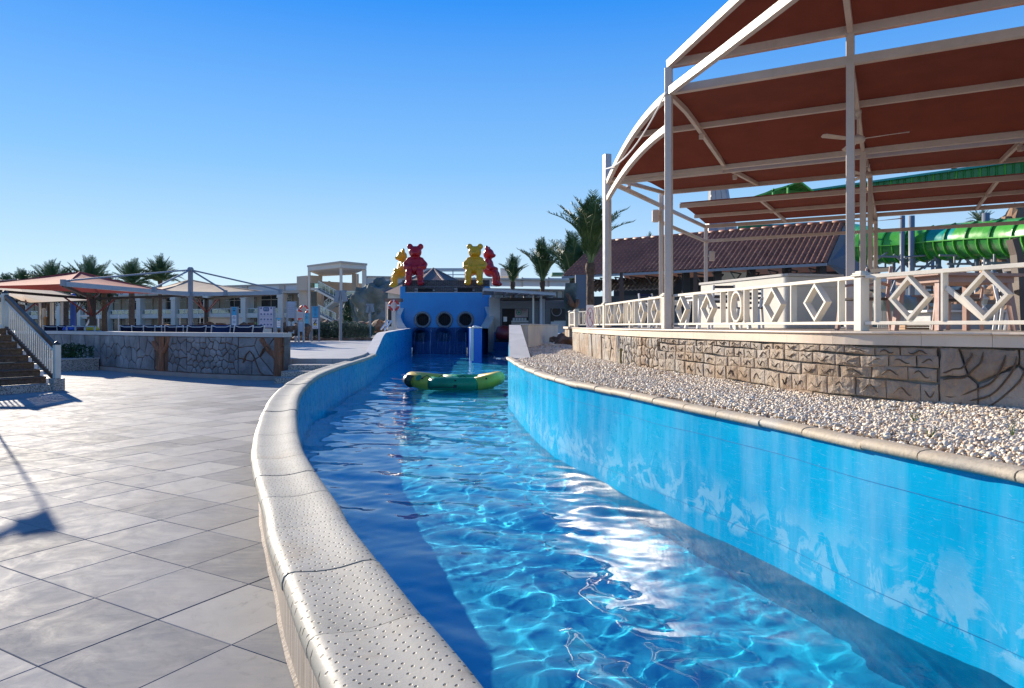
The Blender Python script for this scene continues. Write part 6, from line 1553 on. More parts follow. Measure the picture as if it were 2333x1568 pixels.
# white goal-like frame, poles and posts near the left
gp=thing('goal_frame','white tube frame with a slanting brace, left behind the loungers','frame',P(205-10,755,40)); 
mb=MB(); 
for a,b in ((P(183-1,690+30,46),P(224,720,46)),(P(224,720,46),P(224,752,46)),(P(208,721,46),P(190,755,46))): mb.tube([a,b],.05,6)
gp.location=P(205,755,46); mb.build('tubes',WHITE2,gp)
for k,(u,v0,w,c,lb) in enumerate(((91,690,.22,HCOL,'thin white pole second from the stair railing'),(100,706,.3,HCOL,'white pole behind the stair railing'),(103,730-4,.4,plain('timber_post',(.45,.25,.10),.7),'short orange brown post behind the stair railing'),(111,695,.3,PTRUNK,'brown timber pole behind the stair railing'),(118,685,.35,HCOL,'thick white pole behind the stair railing'),(141,690,.25,HCOL,'slim white pole right of the thick one'),(166,675,.5,plain('blue_banner',(.02,.08,.35),.6),'tall dark blue pole in front of the hotel'),(270,722,.12,LGREY,'slim grey pole right of the black parasol post'),(370,722,.1,LGREY,'slim grey shower pole in front of the hotel, left of the mast'),(410,722,.12,LGREY,'slim grey pole just left of the mast'),(456,722,.12,LGREY,'slim grey pole right of the mast'),(501-15,722,.12,LGREY,'slim grey pole between hotel columns, right of the mast'))):
    Y=50; p=P(u,755,Y); t=thing('pole',lb,'pole',(p.x,Y,.6)); mb=MB(); zt_=P(u,v0,Y).z; mb.tube([(p.x,Y,.6),(p.x,Y,zt_)],w/2*.7,8); mb.build('shaft',c,t); mb=MB(); mb.ball((p.x,Y,zt_),w*.42,8,5); mb.build('finial',c,t)
# plain stone pedestal and low walls
pd=thing('pedestal','plain cream plinth block behind the loungers, right of the mast','pedestal',P(500,758,46)); pd.location.z=.6
mb=MB(); a=P(463,725,46);b=P(541,755,46); mb.box(((a.x+b.x)/2,46.4,(a.z+.6)/2),(b.x-a.x,.8,a.z-.6)); mb.build('block',CREAM,pd,bevel=.02)
mb=MB(); mb.box(((a.x+b.x)/2,46.4,a.z+.04),(b.x-a.x+.1,.9,.07)); mb.build('coping',CAPST,pd)

# ------------------------------------------------------------------ hedges
SB=[leaf_blob('foliage',SAGE,[((0,0,.55),(.62,.55,.5)),((.2,.1,.75),(.4,.4,.35)),((-.25,0,.7),(.38,.4,.35))],3800,.085,s) for s in range(3)]
def bush(u,Y,sc,lab,me,grp,nm='hedge_shrub'):
    q=P(u,742,Y); t=thing(nm,lab,'shrub',(q.x,Y,.6),grp); inst('foliage',me,t,sc=(sc,sc,sc)); mb=MB()
    for k in range(5): mb.tube([(0.08*k-.2,0,0),(.14*k-.3,.05,.45*sc)],.02,5)
    mb.build('stem',PTRUNK,t,local=True)
ORD=['first','second','third','fourth','fifth','sixth','seventh','eighth','ninth','tenth','eleventh','twelfth','thirteenth','fourteenth','fifteenth','sixteenth']
k=0
for u,Y,s in ((640,48,1.0),(655,49,1.0),(690,48,1.1),(703,49.5,1.1),(724,48.5,1.15),(737,49,1.1),(748,48.2,1.15),(757,49.2,1.1),(768,48.5,1.1),(779,47.6,1.2),(789,48.6,1.15),(799,50,1.15),(810,51,1.1),(820,52,1.05),(830,53,1.0),(838,54.5,.95)):
    bush(u,Y,s,'silvery green rounded hedge shrub, '+ORD[k]+' from the left beyond the upper deck',SB[k%3],'silvery hedge shrubs'); k+=1
BB=[leaf_blob('foliage',BRIGHT,[((0,0,.5),(1.3,.6,.45)),((.5,.1,.6),(.8,.5,.4))],3000,.12,s+7) for s in range(2)]
for j,u in enumerate((575,597,620,660,735,760,785,805)): bush(u,72,1.25,'bright green low bush behind the edging rocks, '+ORD[j]+' from the left',BB[j%2],'bright green hedge','low_bush')
cyp=thing('cypress','small narrow dark cypress in front of the pavilion','tree',P(871-0,742,58)); 
q=P(869+0,742,58); cyp.location=(P(870,742,58).x,58,.6); cyp.location.x=P(868.4+(795-1300)*0,742,58).x; cyp.location.x=P(668.4+795*.155,742,58).x
inst('crown',leaf_blob('crown',DARKL,[((0,0,.9),(.42,.42,.9)),((0,0,1.9),(.32,.32,1.0)),((0,0,2.7),(.17,.17,.7))],5200,.10,5),cyp); mb=MB(); mb.tube([(0,0,0),(0,0,.5)],.07,6); mb.build('trunk',PTRUNK,cyp,local=True)
kb=thing('hedge_kerb','dark red brown kerb of the hedge bed at the far edge of the upper deck','kerb',P(760,776,46.6)); kb.location.z=.6
mb=MB(); a=G(671,775,.6);b=G(860,777,.6); a2=a+Vector((0,.0,0)); mb.box(((a.x+b.x)/2,46.6,.68),(b.x-a.x,.35,.18)); mb.build('kerb',ROCKB,kb)
mb=MB(); mb.prism([(a.x,46.8),(b.x+.6,46.8),(b.x+.9,57.9),(a.x-6,57.9)],.602,.64); so=stuff(mb.build('hedge_bed_soil',SAND))
# artificial rock grotto and lifeguard hut
RG=rock_mesh('rock',ROCKG,51,4,.45); RG2=rock_mesh('rock',ROCKG,53,4,.5)
rock('grotto_rock',RG,P(835,722,78),(2.5,2,2.6),'big grey green artificial rock right of the pavilion')
rock('grotto_rock',RG2,P(866,718,76),(2.6,2,2.9),'second big grey rock, nearest the life ring')
rock('grotto_rock',RG2,P(806,728,80),(1.5,1.5,1.5),'lowest grey rock at the left of the grotto',rz=1)
lt=thing('leaning_shed','small leaning cream booth with glass panes on the grotto','booth',P(852,690,80))
mb=MB(); mb.plate([P(838,668,80),P(858,666,80),P(866,702,80),P(844,702,80)],(0,1,0),1.5); mb.build('body',HCOL,lt)
for (u0,u1,v0,v1) in ((841,846,670,680),(849,855,670,680),(843,848,683,695),(851,857,683,695)):
    mb=MB(); mb.plate([P(u0,v0,79.9),P(u1,v0,79.9),P(u1+2,v1,79.9),P(u0+2,v1,79.9)],(0,1,0),.03); mb.build('pane',GLASS,lt)
lg=thing('lifeguard_stand','cream lifeguard stand with a brown top board, left of the slide building','stand',P(893,757,45)); lg.location.z=.6
Yg=46.5
bx(lg,'top_board',plain('brown_board',(.24,.15,.10),.7),877,914,680,687.5,Yg,.8); bx(lg,'left_post',HCOL,878,882,688,752,Yg,.3); bx(lg,'right_post',HCOL,892,901,688,757,Yg,.5)
ld=thing('white_ladder','small white ladder leaning on the lifeguard stand','ladder',P(877,757,45)); mb=MB(); mb.span(P(868,751,44.5),P(884,730,45.5),.08,.08); mb.span(P(876,753,44.5),P(892,731,45.5),.08,.08); mb.build('side_rails',WHITE2,ld); 
for t in (.2,.45,.7,.95): mb=MB(); mb.span(P(868,751,44.5).lerp(P(884,730,45.5),t),P(876,753,44.5).lerp(P(892,731,45.5),t),.12,.04); mb.build('rung',WHITE2,ld)
def lifering(p,r,lab,ax=(0,1,0)):
    t=thing('life_ring',lab,'life ring',p,'red life rings'); n=32
    for q in range(8):
        mb=MB(); pts=[(r*math.cos(a),0,r*math.sin(a)) for a in np.linspace(q*math.pi/4+(.0 if q%2 else 0),(q+1)*math.pi/4,7)]
        w=q%2
        mb.tube(pts,r*.24,10,caps=True); 
        mb.build('white_band' if w else 'red_section',SIGNW if w else RRING,t,local=True,smooth=True)
    return t
RRING=plain('ring_red',(.62,.05,.03),.45,.05)
def lifering2(p,r,lab):
    t=thing('life_ring',lab,'life ring',p,'red life rings')
    for q in range(4):
        c=q*math.pi/2+math.pi/4
        mb=MB(); mb.tube([(r*math.cos(a),0,r*math.sin(a)) for a in np.linspace(c-.62,c+.62,9)],r*.26,10,caps=False); mb.build('red_section',RRING,t,local=True,smooth=True)
        mb=MB(); mb.tube([(r*math.cos(a),0,r*math.sin(a)) for a in np.linspace(c+.62,c+math.pi/2-.62,4)],r*.27,10,caps=False); mb.build('white_band',SIGNW,t,local=True,smooth=True)
lifering2(P(897.5,696,45.9),.30,'red and white life ring hanging left of the blue slide building')
lifering2(P(678,717,52),.34,'red life ring behind the white map board'); lifering2(P(692,706,54),.3,'small red life ring between the map board and the tall blue sign')
# ------------------------------------------------------------------ notice boards on the upper deck
def board(u0,u1,v0,v1,Y,lab,back,legs=True,frame=GREY,vb=None):
    t=thing('notice_board',lab,'sign',P((u0+u1)/2,757,Y)); t.location.z=.6
    a=P(u0,v0,Y); b=P(u1,v1,Y); w=b.x-a.x; h=a.z-b.z; cx=(a.x+b.x)/2; cz=(a.z+b.z)/2
    mb=MB(); mb.box((cx,Y+.03,cz),(w,.05,h)); mb.build('back_board',frame,t)
    if legs:
        for s in(-1,1): mb=MB(); mb.box((cx+s*(w/2+.03),Y+.04,(.6+a.z)/2),(.09,.09,a.z-.6)); mb.build('leg',frame,t)
    flat(t,'panel',back,rrect(cx,cz,w*.93,h*.96,.02),Y,.004); return t,cx,cz,w,h
Yb=32; t,cx,cz,w,h=board(590,623,698.5,747,Yb,'large pink and white notice board with rows of round blue icons',SPINK); yy=Yb-.005
fr_=[(cx-w*.465,cx-w*.40),(cx+w*.40,cx+w*.465)]
flat(t,'title_field',DBLUE,rrect(cx,cz+h*.37,w*.40,h*.20,.05),yy)
for q,z in (('Dear Guest',.43),('Please follow',.40),('the pool rules',.365),('Thank you',.33)): text(t,'Dear Guests,' if z==.43 else ('please note the' if z==.40 else ('slide rules' if z==.365 else 'and safety')),cx,cz+h*z,.028,SIGNW,yy-.004,w=w*.3)
for r_ in range(3):
    for c_ in range(4):
        x=cx+w*(-.345+.23*c_); z=cz+h*(.14-.245*r_); mb=MB(); ringpts(mb,x,z,w*.062,h*.044,.012,yy,16); mb.ball((x,yy-.002,z),(w*.038,.003,h*.026),8,5); mb.build('round_icon',DBLUE,t)
        mb=MB(); [mb.box((x,yy-.001,z-h*(.065+.018*k)),(w*.16,.002,h*.005)) for k in range(5)]; mb.build('small_print',SGREY,t)
for c_ in (0,3): x=cx+w*(-.345+.23*c_); z=cz+h*.42; mb=MB(); ringpts(mb,x,z,w*.062,h*.044,.012,yy,16); mb.ball((x,yy-.002,z),(w*.038,.003,h*.026),8,5); mb.build('round_icon',DBLUE,t)
for c_ in (1,2,3): mb=MB(); mb.box((cx+w*(-.46+.23*c_),yy-.001,cz-h*.14),(.008,.002,h*.62)); mb.build('column_line',SPINK if False else SGREY,t)
t,cx,cz,w,h=board(630,640,724,748,33,'short blue and white notice beside the large icon board',SKYB); yy=33-.005
flat(t,'white_field',SIGNW,rrect(cx,cz-h*.05,w*.8,h*.72,.04),yy); flat(t,'green_label',plain('dark_green_print',(.01,.12,.08),.5),rrect(cx,cz+h*.25,w*.5,h*.08,.01),yy-.0035)
for z in (.08,-.07,-.22): mb=MB(); mb.box((cx,yy-.004,cz+h*z),(w*.62,.002,h*.025)); mb.build('text_line',SIGNB,t)
def prohib(t,x,z,r,y):
    mb=MB(); ringpts(mb,x,z,r,r,r*.16,y,20); mb.span((x-r*.62,y-.004,z+r*.62),(x+r*.62,y-.004,z-r*.62),.003,r*.16,up=(0,0,1)); mb.build('prohibition_ring',DBLUE,t)
    mb=MB(); mb.ball((x+r*.1,y-.003,z+r*.42),(r*.14,.003,r*.14),8,5); mb.span((x,y-.002,z+r*.3),(x-r*.1,y-.002,z-r*.15),.002,r*.22); mb.span((x-r*.1,y-.002,z-r*.15),(x+r*.2,y-.002,z-r*.5),.002,r*.12); mb.span((x-r*.1,y-.002,z-r*.15),(x-r*.35,y-.002,z-r*.45),.002,r*.12); mb.build('figure',SIGNB,t)
def lines(t,x,z,w,n,dz,y): mb=MB(); [mb.box((x,y-.001,z-k*dz),(w*(1 if k%2==0 else .8),.002,dz*.4)) for k in range(n)]; mb.build('text_line',DBLUE,t)
t,cx,cz,w,h=board(527.5,539.5,699,744.5,38,'slim light blue notice with prohibition ring, above the loungers',SKYB); yy=38-.005
flat(t,'white_field',SIGNW,rrect(cx,cz-h*.2,w*.86,h*.55,.02),yy); prohib(t,cx,cz-h*.05,w*.30,yy-.004); mb=MB(); mb.ball((cx,yy-.003,cz+h*.30),(w*.25,.003,h*.03),10,5); mb.build('swimmer_icon',SIGNB,t); lines(t,cx,cz+h*.42,w*.7,2,.05,yy); lines(t,cx,cz-h*.22,w*.6,3,.05,yy-.004)
t,cx,cz,w,h=board(711,725.5,697.5,750,44,'tall blue sign ending in a yellow warning triangle and Wet Floor lettering',SKYB); yy=44-.005
flat(t,'white_field',SIGNW,rrect(cx,cz-h*.25,w*.9,h*.46,.03),yy); text(t,'No Diving',cx,cz+h*.45,.11,DBLUE,yy-.001,w=w*.75); prohib(t,cx,cz+h*.34,w*.22,yy); lines(t,cx,cz+h*.24,w*.4,1,.05,yy); prohib(t,cx,cz+h*.13,w*.19,yy); lines(t,cx,cz-.0*h,w*.7,5,.09,yy-.004)
mb=MB(); tri=lambda s:[(cx-w*s,yy-.004,cz-h*.345-.0),(cx+w*s,yy-.004,cz-h*.345),(cx,yy-.004,cz-h*.345+w*s*1.75)]
mb.plate(tri(.30),(0,-1,0),.003); mb.build('triangle_border',SIGNB,t); mb=MB(); mb.plate([(p[0]*.82+cx*.18,p[1]-.004,p[2]*.82+(cz-h*.32)*.18) for p in tri(.30)],(0,-1,0),.003); mb.build('triangle_field',SYEL,t)
mb=MB(); z0=cz-h*.345+.06; mb.ball((cx+.05,yy-.012,z0+.27),(.035,.003,.035),8,5); mb.span((cx+.03,yy-.012,z0+.23),(cx-.05,yy-.012,z0+.12),.003,.05); mb.span((cx-.05,yy-.012,z0+.12),(cx+.08,yy-.012,z0+.06),.003,.035); mb.span((cx-.05,yy-.012,z0+.12),(cx-.10,yy-.012,z0+.02),.003,.035); mb.build('slipping_figure',SIGNB,t)
text(t,'Wet Floor',cx,cz-h*.42,.10,DBLUE,yy-.005,w=w*.62)
t,cx,cz,w,h=board(691.5,704.5,713,740,46,'smaller blue prohibition sign half hidden left of the tall blue sign',SKYB); prohib(t,cx,cz+h*.12,w*.28,46-.005); text(t,'No Diving',cx,cz+h*.42,.10,DBLUE,46-.006,w=w*.7)
for (u0,u1,v0,v1,Y,lb,vb) in ((655,671.5,687,725,43,'tall white board with a printed grid left of the smaller white board',0),(676,691,711,725,45,'smaller white grid board right of the tall one',0),(681.5,690,733,756,40,'narrow white notice on a grey post above the hedge',0)):
    t,cx,cz,w,h=board(u0,u1,v0,v1,Y,lb,plain('board_white',(.55,.56,.60),.5,.04),frame=LGREY); mb=MB()
    for k in range(1,7): mb.box((cx,Y-.006,cz+h*(.4-.13*k)),(w*.86,.002,h*.012))
    for k in range(3): mb.box((cx+w*(-.25+.25*k),Y-.006,cz-h*.1),(w*.012,.002,h*.6))
    mb.build('printed_grid',SGREY,t)
cbx=thing('white_cabinet','low white cabinet under the large icon board','cabinet',P(607,758,33.5)); cbx.location.z=.6; bx(cbx,'body',HCOL,593,611,749,765,33.5,.5,.01)
lat=thing('white_lattice','narrow white lattice column in front of the silvery hedge','lattice',P(664,757,40)); lat.location.z=.6; mb=MB()
for k in range(10):
    a=k*2.6; mb.span(P(658,733+a,40),P(669,735.6+a,40),.03,.03); mb.span(P(669,733+a,40),P(658,735.6+a,40),.03,.03)
mb.span(P(658,732,40),P(658,760,40),.04,.04,up=(0,1,0)); mb.span(P(669.5,732,40),P(669.5,760,40),.04,.04,up=(0,1,0)); mb.build('lattice',WHITE2,lat)
# flood light mast (grey) in the hedge and a slimmer one
for (u,v0,Y,w,lb,hd) in ((776,664,45.8,.20,'tall grey lamp post with a square head standing before the hedge',1),(843,694,52,.16,'slimmer grey lamp post by the grotto rock',.7)):
    q=P(u,757,Y); t=thing('lamp_post',lb,'lamp post',(q.x,Y,.6)); z=P(u,v0,Y).z; mb=MB(); mb.tube([(q.x,Y,.6),(q.x,Y,z)],w/2,8); mb.build('shaft',GREY,t)
    mb=MB(); mb.box((q.x-.22*hd,Y,z-.35),(.28*hd,.25,.75*hd),.0,Matrix.Rotation(.2,3,'Y')); mb.build('lamp_head',GREY,t); mb=MB(); mb.box((q.x+.24*hd,Y,z-.3),(.28*hd,.25,.75*hd),.0,Matrix.Rotation(-.2,3,'Y')); mb.build('lamp_head',GREY,t); mb=MB(); mb.box((q.x,Y,z),(.8*hd,.12,.12)); mb.build('crossbar',GREY,t)
# ------------------------------------------------------------------ snack kiosk row right of the slide building
ks=thing('snack_kiosk','grey corrugated snack kiosk with an open counter, right of the slide building','kiosk',P(1205,757,47)); ks.location.z=.6
CORR=NT('grey_corrugated',.55); w=CORR.n('TexWave'); w.bands_direction='Z'; w.inputs['Scale'].default_value=.9; CORR.l(CORR.geo(),w.inputs['Vector']); CORR.col((.13,.14,.155)); CORR=CORR.mat
def slats(par,u0,u1,v0,v1,Y,step=2.9,mat=None):
    v=v0
    while v<v1-.8: 
        a=P(u0,v,Y); b=P(u1,v+step*.86,Y); mb=MB(); mb.box(((a.x+b.x)/2,Y,(a.z+b.z)/2),(b.x-a.x,.10,a.z-b.z),0,Matrix.Rotation(R(9),3,'X')); mb.build('wall_slat',mat or CORR,par); v+=step
bx(ks,'back_wall',DARK,1137,1262,682,757,52,.2); bx(ks,'roof_edge',DARK,1140,1292,678.5,684.5,47.5,5)
bx(ks,'white_side_panel',GREYPL,1114,1139,678,756,48.3,.3)
slats(ks,1139.5,1228,686,703,47.3); slats(ks,1139.5,1144,703,757,47.3); slats(ks,1204.5,1228,703,757,47.3)
slats(ks,1243,1290,686,703,47.3); slats(ks,1243,1254,703,757,47.3); bx(ks,'dark_post',GREY,1229,1242,681,757,47.2,.6)
bx(ks,'counter',LGREY,1165,1204,731,733.5,46.8,.8); bx(ks,'counter_front',GREY,1165,1204,734,757,47.2,.3); bx(ks,'counter_front',LGREY,1255,1290,733,757,47.1,.3)
for k in range(5): bx(ks,'counter_jar',LGREY,1168+k*6.6,1173+k*6.6,724.5,730.5,47.4,.25)
bx(ks,'menu_board',SPINK,1173,1203,704,723,49,.05); q=P(1182,712,48.9); mb=MB(); ringpts(mb,q.x,q.z,.20,.20,.06,48.9,18); mb.ball((q.x,48.88,q.z),(.09,.01,.09),10,6); mb.build('round_logo',TEALG,ks); text(ks,'Pizza & Burger',P(1187,706,48.9).x,P(1187,706,48.9).z,.14,SIGNB,48.93)
bx(ks,'menu_sheet',GREYPL,1191,1202,712,722,48.95,.03); bx(ks,'fridge',WHITE2,1147,1155,722,733,47.6,.4)
q=P(1268,709,47.9); mb=MB(); ringpts(mb,q.x,q.z,.36,.36,.06,47.9,20); mb.build('round_vent',GREY,ks); bx(ks,'inner_panel',DARK,1254,1290,703,731,48.2,.1)
q=P(1148,745,46); st=thing('red_cart','dark red rounded cart in front of the snack kiosk counter','cart',(q.x,46,.6)); mb=MB(); mb.lathe([(.55,.1),(.6,.5),(.45,.9),(.1,1.02)],(q.x,46.0,.6),16); mb.build('body',plain('dark_red_plastic',(.20,.02,.02),.35),st,smooth=True); mb=MB(); mb.tube([(q.x-.6,45.8,.6),(q.x+.6,45.8,.6)],.1,8); mb.build('base',DARK,st)
# pale awning roof on poles
aw=thing('flat_awning','long pale flat awning on thin poles over the snack kiosk','awning',P(1190,757,44)); aw.location.z=.6
pts=[P(1100,659,44.5),P(1266,670,44.5),P(1240,675,48.5),P(1100,672,48.5)]; mb=MB(); mb.plate(pts,(0,0,1),.10); mb.build('roof_sheet',plain('awning_sheet',(.40,.37,.34),.6),aw)
mb=MB(); mb.span(pts[0]-Vector((0,.06,.03)),pts[1]-Vector((0,.06,.03)),.06,.14); mb.build('front_fascia',LGREY,aw)
for k in range(7): a=pts[0].lerp(pts[1],k/6); b=pts[3].lerp(pts[2],k/6); mb=MB(); mb.span(a-Vector((0,0,.09)),b-Vector((0,0,.09)),.06,.12); mb.build('rafter',GREYPL,aw)
for u,c in ((1215,HCOL),(1233,LGREY)): bx(aw,'pole',c,u-2,u+2,672,757,45.5,.15)
# ------------------------------------------------------------------ tiled restaurant building
rb=thing('tiled_roof_building','dark open restaurant building with a long glazed brown tiled roof','building',(12,50,.6))
EL=Vector((3.85,53.3,5.35)); ER=Vector((19.0,42.0,5.35)); pr=Vector((.597,.802,0)); RW=5.2; RHt=3.05
RL=EL+pr*RW+Vector((0,0,RHt)); RR=ER+pr*RW+Vector((0,0,RHt)); RL=RL+(RR-RL).normalized()*.3
mb=MB(); mb.add([EL,ER,RR,RL],[(0,1,2,3)]); mb.build('roof_deck',DARK,rb,recalc=False)
mb=MB(); mb.add([RL,RR,RR+pr*RW-Vector((0,0,RHt)),RL+pr*RW-Vector((0,0,RHt))],[(0,1,2,3)]); mb.build('rear_roof',ROOFT,rb,recalc=False)
ed=(ER-EL); Lr=ed.length; ed.normalize(); sl_=(RR-ER); Ls=sl_.length; sl_.normalize(); nr=ed.cross(sl_).normalized()
if nr.z<0: nr=-nr
NCOL,NROW=54,13; tw_=Lr/NCOL; th_=Ls/NROW
def tile_profile(w,l):
    mb=MB(); n=7; vs=[]
    for j in (0,1):
        for i in range(n):
            x=(i/(n-1))*w*1.02; z=.072*math.sin(2*math.pi*(i/(n-1))-.6)+.05+(0.035 if j==0 else 0); vs.append((x,j*l*1.06,z))
    for i in range(n): x=(i/(n-1))*w*1.02; vs.append((x,0,.055*math.sin(2*math.pi*(i/(n-1))-.6)+.035))
    fs=[(i,i+1,n+i+1,n+i) for i in range(n-1)]+[(2*n+i,2*n+i+1,i+1,i) for i in range(n-1)]; mb.add(vs,fs); return mb
tp=tile_profile(tw_,th_); o=tp.build('roof_tile',ROOFT,recalc=False,smooth=True); RTM=o.data; bpy.data.objects.remove(o)
Mr=Matrix((ed,sl_,nr)).transposed().to_euler(); far=MB(); cnt=0
tl=[]
for c_ in range(NCOL):
    for r_ in range(NROW):
        p=EL+ed*tw_*c_+sl_*th_*r_+nr*.02; tl.append((p.length,p,c_,r_))
tl.sort(key=lambda q:q[0]); Mm=Mr.to_matrix()
for k,(d,p,c_,r_) in enumerate(tl):
    if k<298: inst('roof_tile',RTM,rb,p-WORLD(rb)+Vector((0,0,random.uniform(0,.012))),Mr)
    else: far.add([Mm@Vector(v)+p for v in tp.v],tp.f)
stuff(far.build('roof_tiles',ROOFT,rb,recalc=False,smooth=True))
for k in range(24):
    a=RL.lerp(RR,k/24)+Vector((0,0,.10)); b=RL.lerp(RR,(k+1.04)/24)+Vector((0,0,.10)); mb=MB(); mb.tube([a,b],[.14,.12],8); mb.build('ridge_tile',ROOFT,rb,smooth=True)
mb=MB(); mb.span(EL-Vector((0,0,.06)),ER-Vector((0,0,.06)),.16,.16); mb.build('gutter',GREY,rb)
BG=plain('blue_grey_render',(.13,.15,.19),.8,.06,1,0)
g1=ER+pr*.4+ed*-.25; g2=RR+ed*-.25-Vector((0,0,.1)); g3=ER+pr*(2*RW-.4)+ed*-.25; mb=MB(); mb.plate([g1-Vector((0,0,.05)),g2,g3-Vector((0,0,.05)),Vector((g3.x,g3.y,.6)),Vector((g1.x,g1.y,.6))] if False else [g1,g2,g3],ed,.2); mb.build('gable',BG,rb)
a=P(1883,600,42.4); mb=MB(); mb.plate([P(1884,598,42.6),P(1930,548,47),P(1975,560,48),P(2008,618,49),P(1995,640,49),P(1935,640,46)],(0.2,1,0),.4); mb.build('side_block',BG,rb)
# lower roof strip and interior
e0=EL+pr*1.9-Vector((0,0,1.15))-ed*.2; e1=EL.lerp(ER,.42)+pr*1.9-Vector((0,0,1.15)); s2=Vector((pr.x,pr.y,.62)).normalized()
Ml=Matrix((ed,s2,ed.cross(s2).normalized() if ed.cross(s2).z>0 else -ed.cross(s2).normalized())).transposed().to_3x3(); lr=MB()
GT=plain('grey_brown_roof_tile',(.20,.15,.13),.45,.25,2,0)
for c_ in range(24):
    for r_ in range(4): p=e0+ed*tw_*c_+s2*th_*r_; lr.add([Ml@Vector(v)+p for v in tp.v],tp.f)
stuff(lr.build('lower_roof_tiles',GT,rb,recalc=False,smooth=True))
def inb(t,d,z): q=EL.lerp(ER,t)+pr*d; return Vector((q.x,q.y,z))
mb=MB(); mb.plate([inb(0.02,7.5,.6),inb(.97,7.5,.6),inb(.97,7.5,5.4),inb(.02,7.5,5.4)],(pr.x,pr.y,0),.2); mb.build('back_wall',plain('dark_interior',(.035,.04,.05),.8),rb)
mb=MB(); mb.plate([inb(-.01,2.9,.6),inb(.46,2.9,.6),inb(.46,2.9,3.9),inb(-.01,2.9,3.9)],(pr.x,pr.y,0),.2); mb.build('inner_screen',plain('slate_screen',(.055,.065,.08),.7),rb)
BRP=NT('red_brick_pillar',.8); br=BRP.n('TexBrick'); br.inputs['Scale'].default_value=4; BRP.l(BRP.co((1,1,1)),br.inputs['Vector']); br.inputs['Color1'].default_value=(.12,.05,.035,1); br.inputs['Color2'].default_value=(.17,.08,.05,1); br.inputs['Mortar'].default_value=(.08,.05,.04,1); BRP.col(br.outputs[0]); BRP=BRP.mat
for u,w in ((1410,11),(1578,12)): 
    Y=47; a=P(u,615,Y); b=P(u+w,745,Y); mb=MB(); mb.add([P(u-1,745,Y),P(u+w+5,745,Y),P(u+w-2,620,Y),P(u+2,620,Y),P(u-1,745,Y+.5),P(u+w+5,745,Y+.5),P(u+w-2,620,Y+.5),P(u+2,620,Y+.5)],[(0,1,2,3),(4,7,6,5),(0,3,7,4),(1,5,6,2)]); mb.build('brick_pillar',BRP,rb)
for t in (.05,.5,.62,.74,.86,.97): q=inb(t,1.2,0); mb=MB(); mb.box((q.x,q.y,3.0),(.45,.45,4.7)); mb.build('dark_pillar',DARK,rb)
q=P(1326,700,49.5); mb=MB(); mb.box((q.x,q.y,2.9),(.95,.5,4.6)); mb.build('blue_grey_pillar',BG,rb)
for k in range(15):   # trusses under the eaves
    a=inb(.03+k*.065,.5,5.15); b=inb(.03+k*.065,2.6,5.15); mb=MB(); mb.span(a,b,.08,.08); mb.span(a,(a+b)/2-Vector((0,0,.5)),.06,.06); mb.span(b,(a+b)/2-Vector((0,0,.5)),.06,.06); mb.build('truss',DARK,rb)
bx(rb,'white_wall_panel',HCOL,1640,1700,620,735,52,.3); bx(rb,'brick_counter',BRP,1312,1345,722,745,44,.6)
# painted rock panel at its left end
rp=thing('painted_rock_panel','grey painted rock panel with a brown branch at the left end of the restaurant','wall',P(1300,757,46)); rp.location.z=.6
mb=MB(); mb.grid(lambda a,b: P(1287+a*28+2*math.sin(b*7),757-b*112,46.5+.25*math.sin(a*5+b*9)),10,14); mb.build('rock_face',ROCKG,rp,smooth=True)
for pts in (((1292,668),(1302,690),(1310,700)),((1310,700),(1306,712),(1298,722)),((1310,700),(1315,690),(1316,682)),((1294,686),(1303,694),(1310,700))):
    mb=MB(); mb.tube([P(u,v,46.1) for u,v in pts],[.13,.17,.12],7); mb.build('branch_relief',PTREE,rp,smooth=True)
# far low balustrade and terrace stub
fbn=thing('far_railing','short white railing with a ring on the far corner of the terrace','railing',P(1325,745,27))
a=P(1312,744,27).to_2d(); b=P(1352,744,26).to_2d()
panel(fbn,a,b,[('bar',.2),('bar',.42),('ring',.66),('bar',.9)],h=.62); c=P(1300,744,29).to_2d(); panel(fbn,c,a,[('bar',.25),('bar',.5),('bar',.75)],h=.62)
for p in (a,c): post(p,fbn,h=.68,w=.13)
stb=thing('low_stone_wall','low wall with a limestone top at the far corner of the terrace','wall',P(1305,760,29)); bx(stb,'cap',LIMEST,1294,1318,744.5,749.5,26.6,2.5); bx(stb,'body',CSTONE,1297,1316,750,768,26.8,2.2)
gf=thing('glass_planter','glass fronted blue grey planter box before the restaurant','planter',P(1325,742,40)); bx(gf,'box',BG,1309,1337,713,723,40,.6); bx(gf,'glass_panel',CGLASS,1309,1337,703,712,40,.03)
# ------------------------------------------------------------------ slides on the right
gs=thing('green_tube_slide','big ribbed green water slide trough with a teal section, at the right edge','water slide',P(2200,620,34))
def circ(c,t,r,a0,a1,n,upv=Vector((0,0,1))):
    x=t.cross(upv).normalized(); y=x.cross(t).normalized(); return [c+(x*math.cos(a)+y*math.sin(a))*r for a in np.linspace(a0,a1,n)]
path=[P(1962,565,40),P(2060,561,38),P(2150,552,36),P(2250,545,33.5),P(2340,541,31.5),P(2450,530,29)]
pts=smooth_path([tuple(p) for p in path],.16); n=13
def trough(par,pts,r,mat,a0,a1,nm,i0,i1):
    mb=MB(); vs=[]
    for i in range(i0,i1+1):
        t=(pts[min(i+1,len(pts)-1)]-pts[max(i-1,0)]).normalized(); vs+=circ(pts[i],t,r,a0,a1,n)
    mb.add(vs,[(a*n+b,a*n+b+1,(a+1)*n+b+1,(a+1)*n+b) for a in range(i1-i0) for b in range(n-1)]); return mb.build(nm,mat,par,smooth=True,recalc=False)
N_=len(pts)-1; A0,A1=math.pi*1.0-.45+math.pi*0,math.pi*2+.05
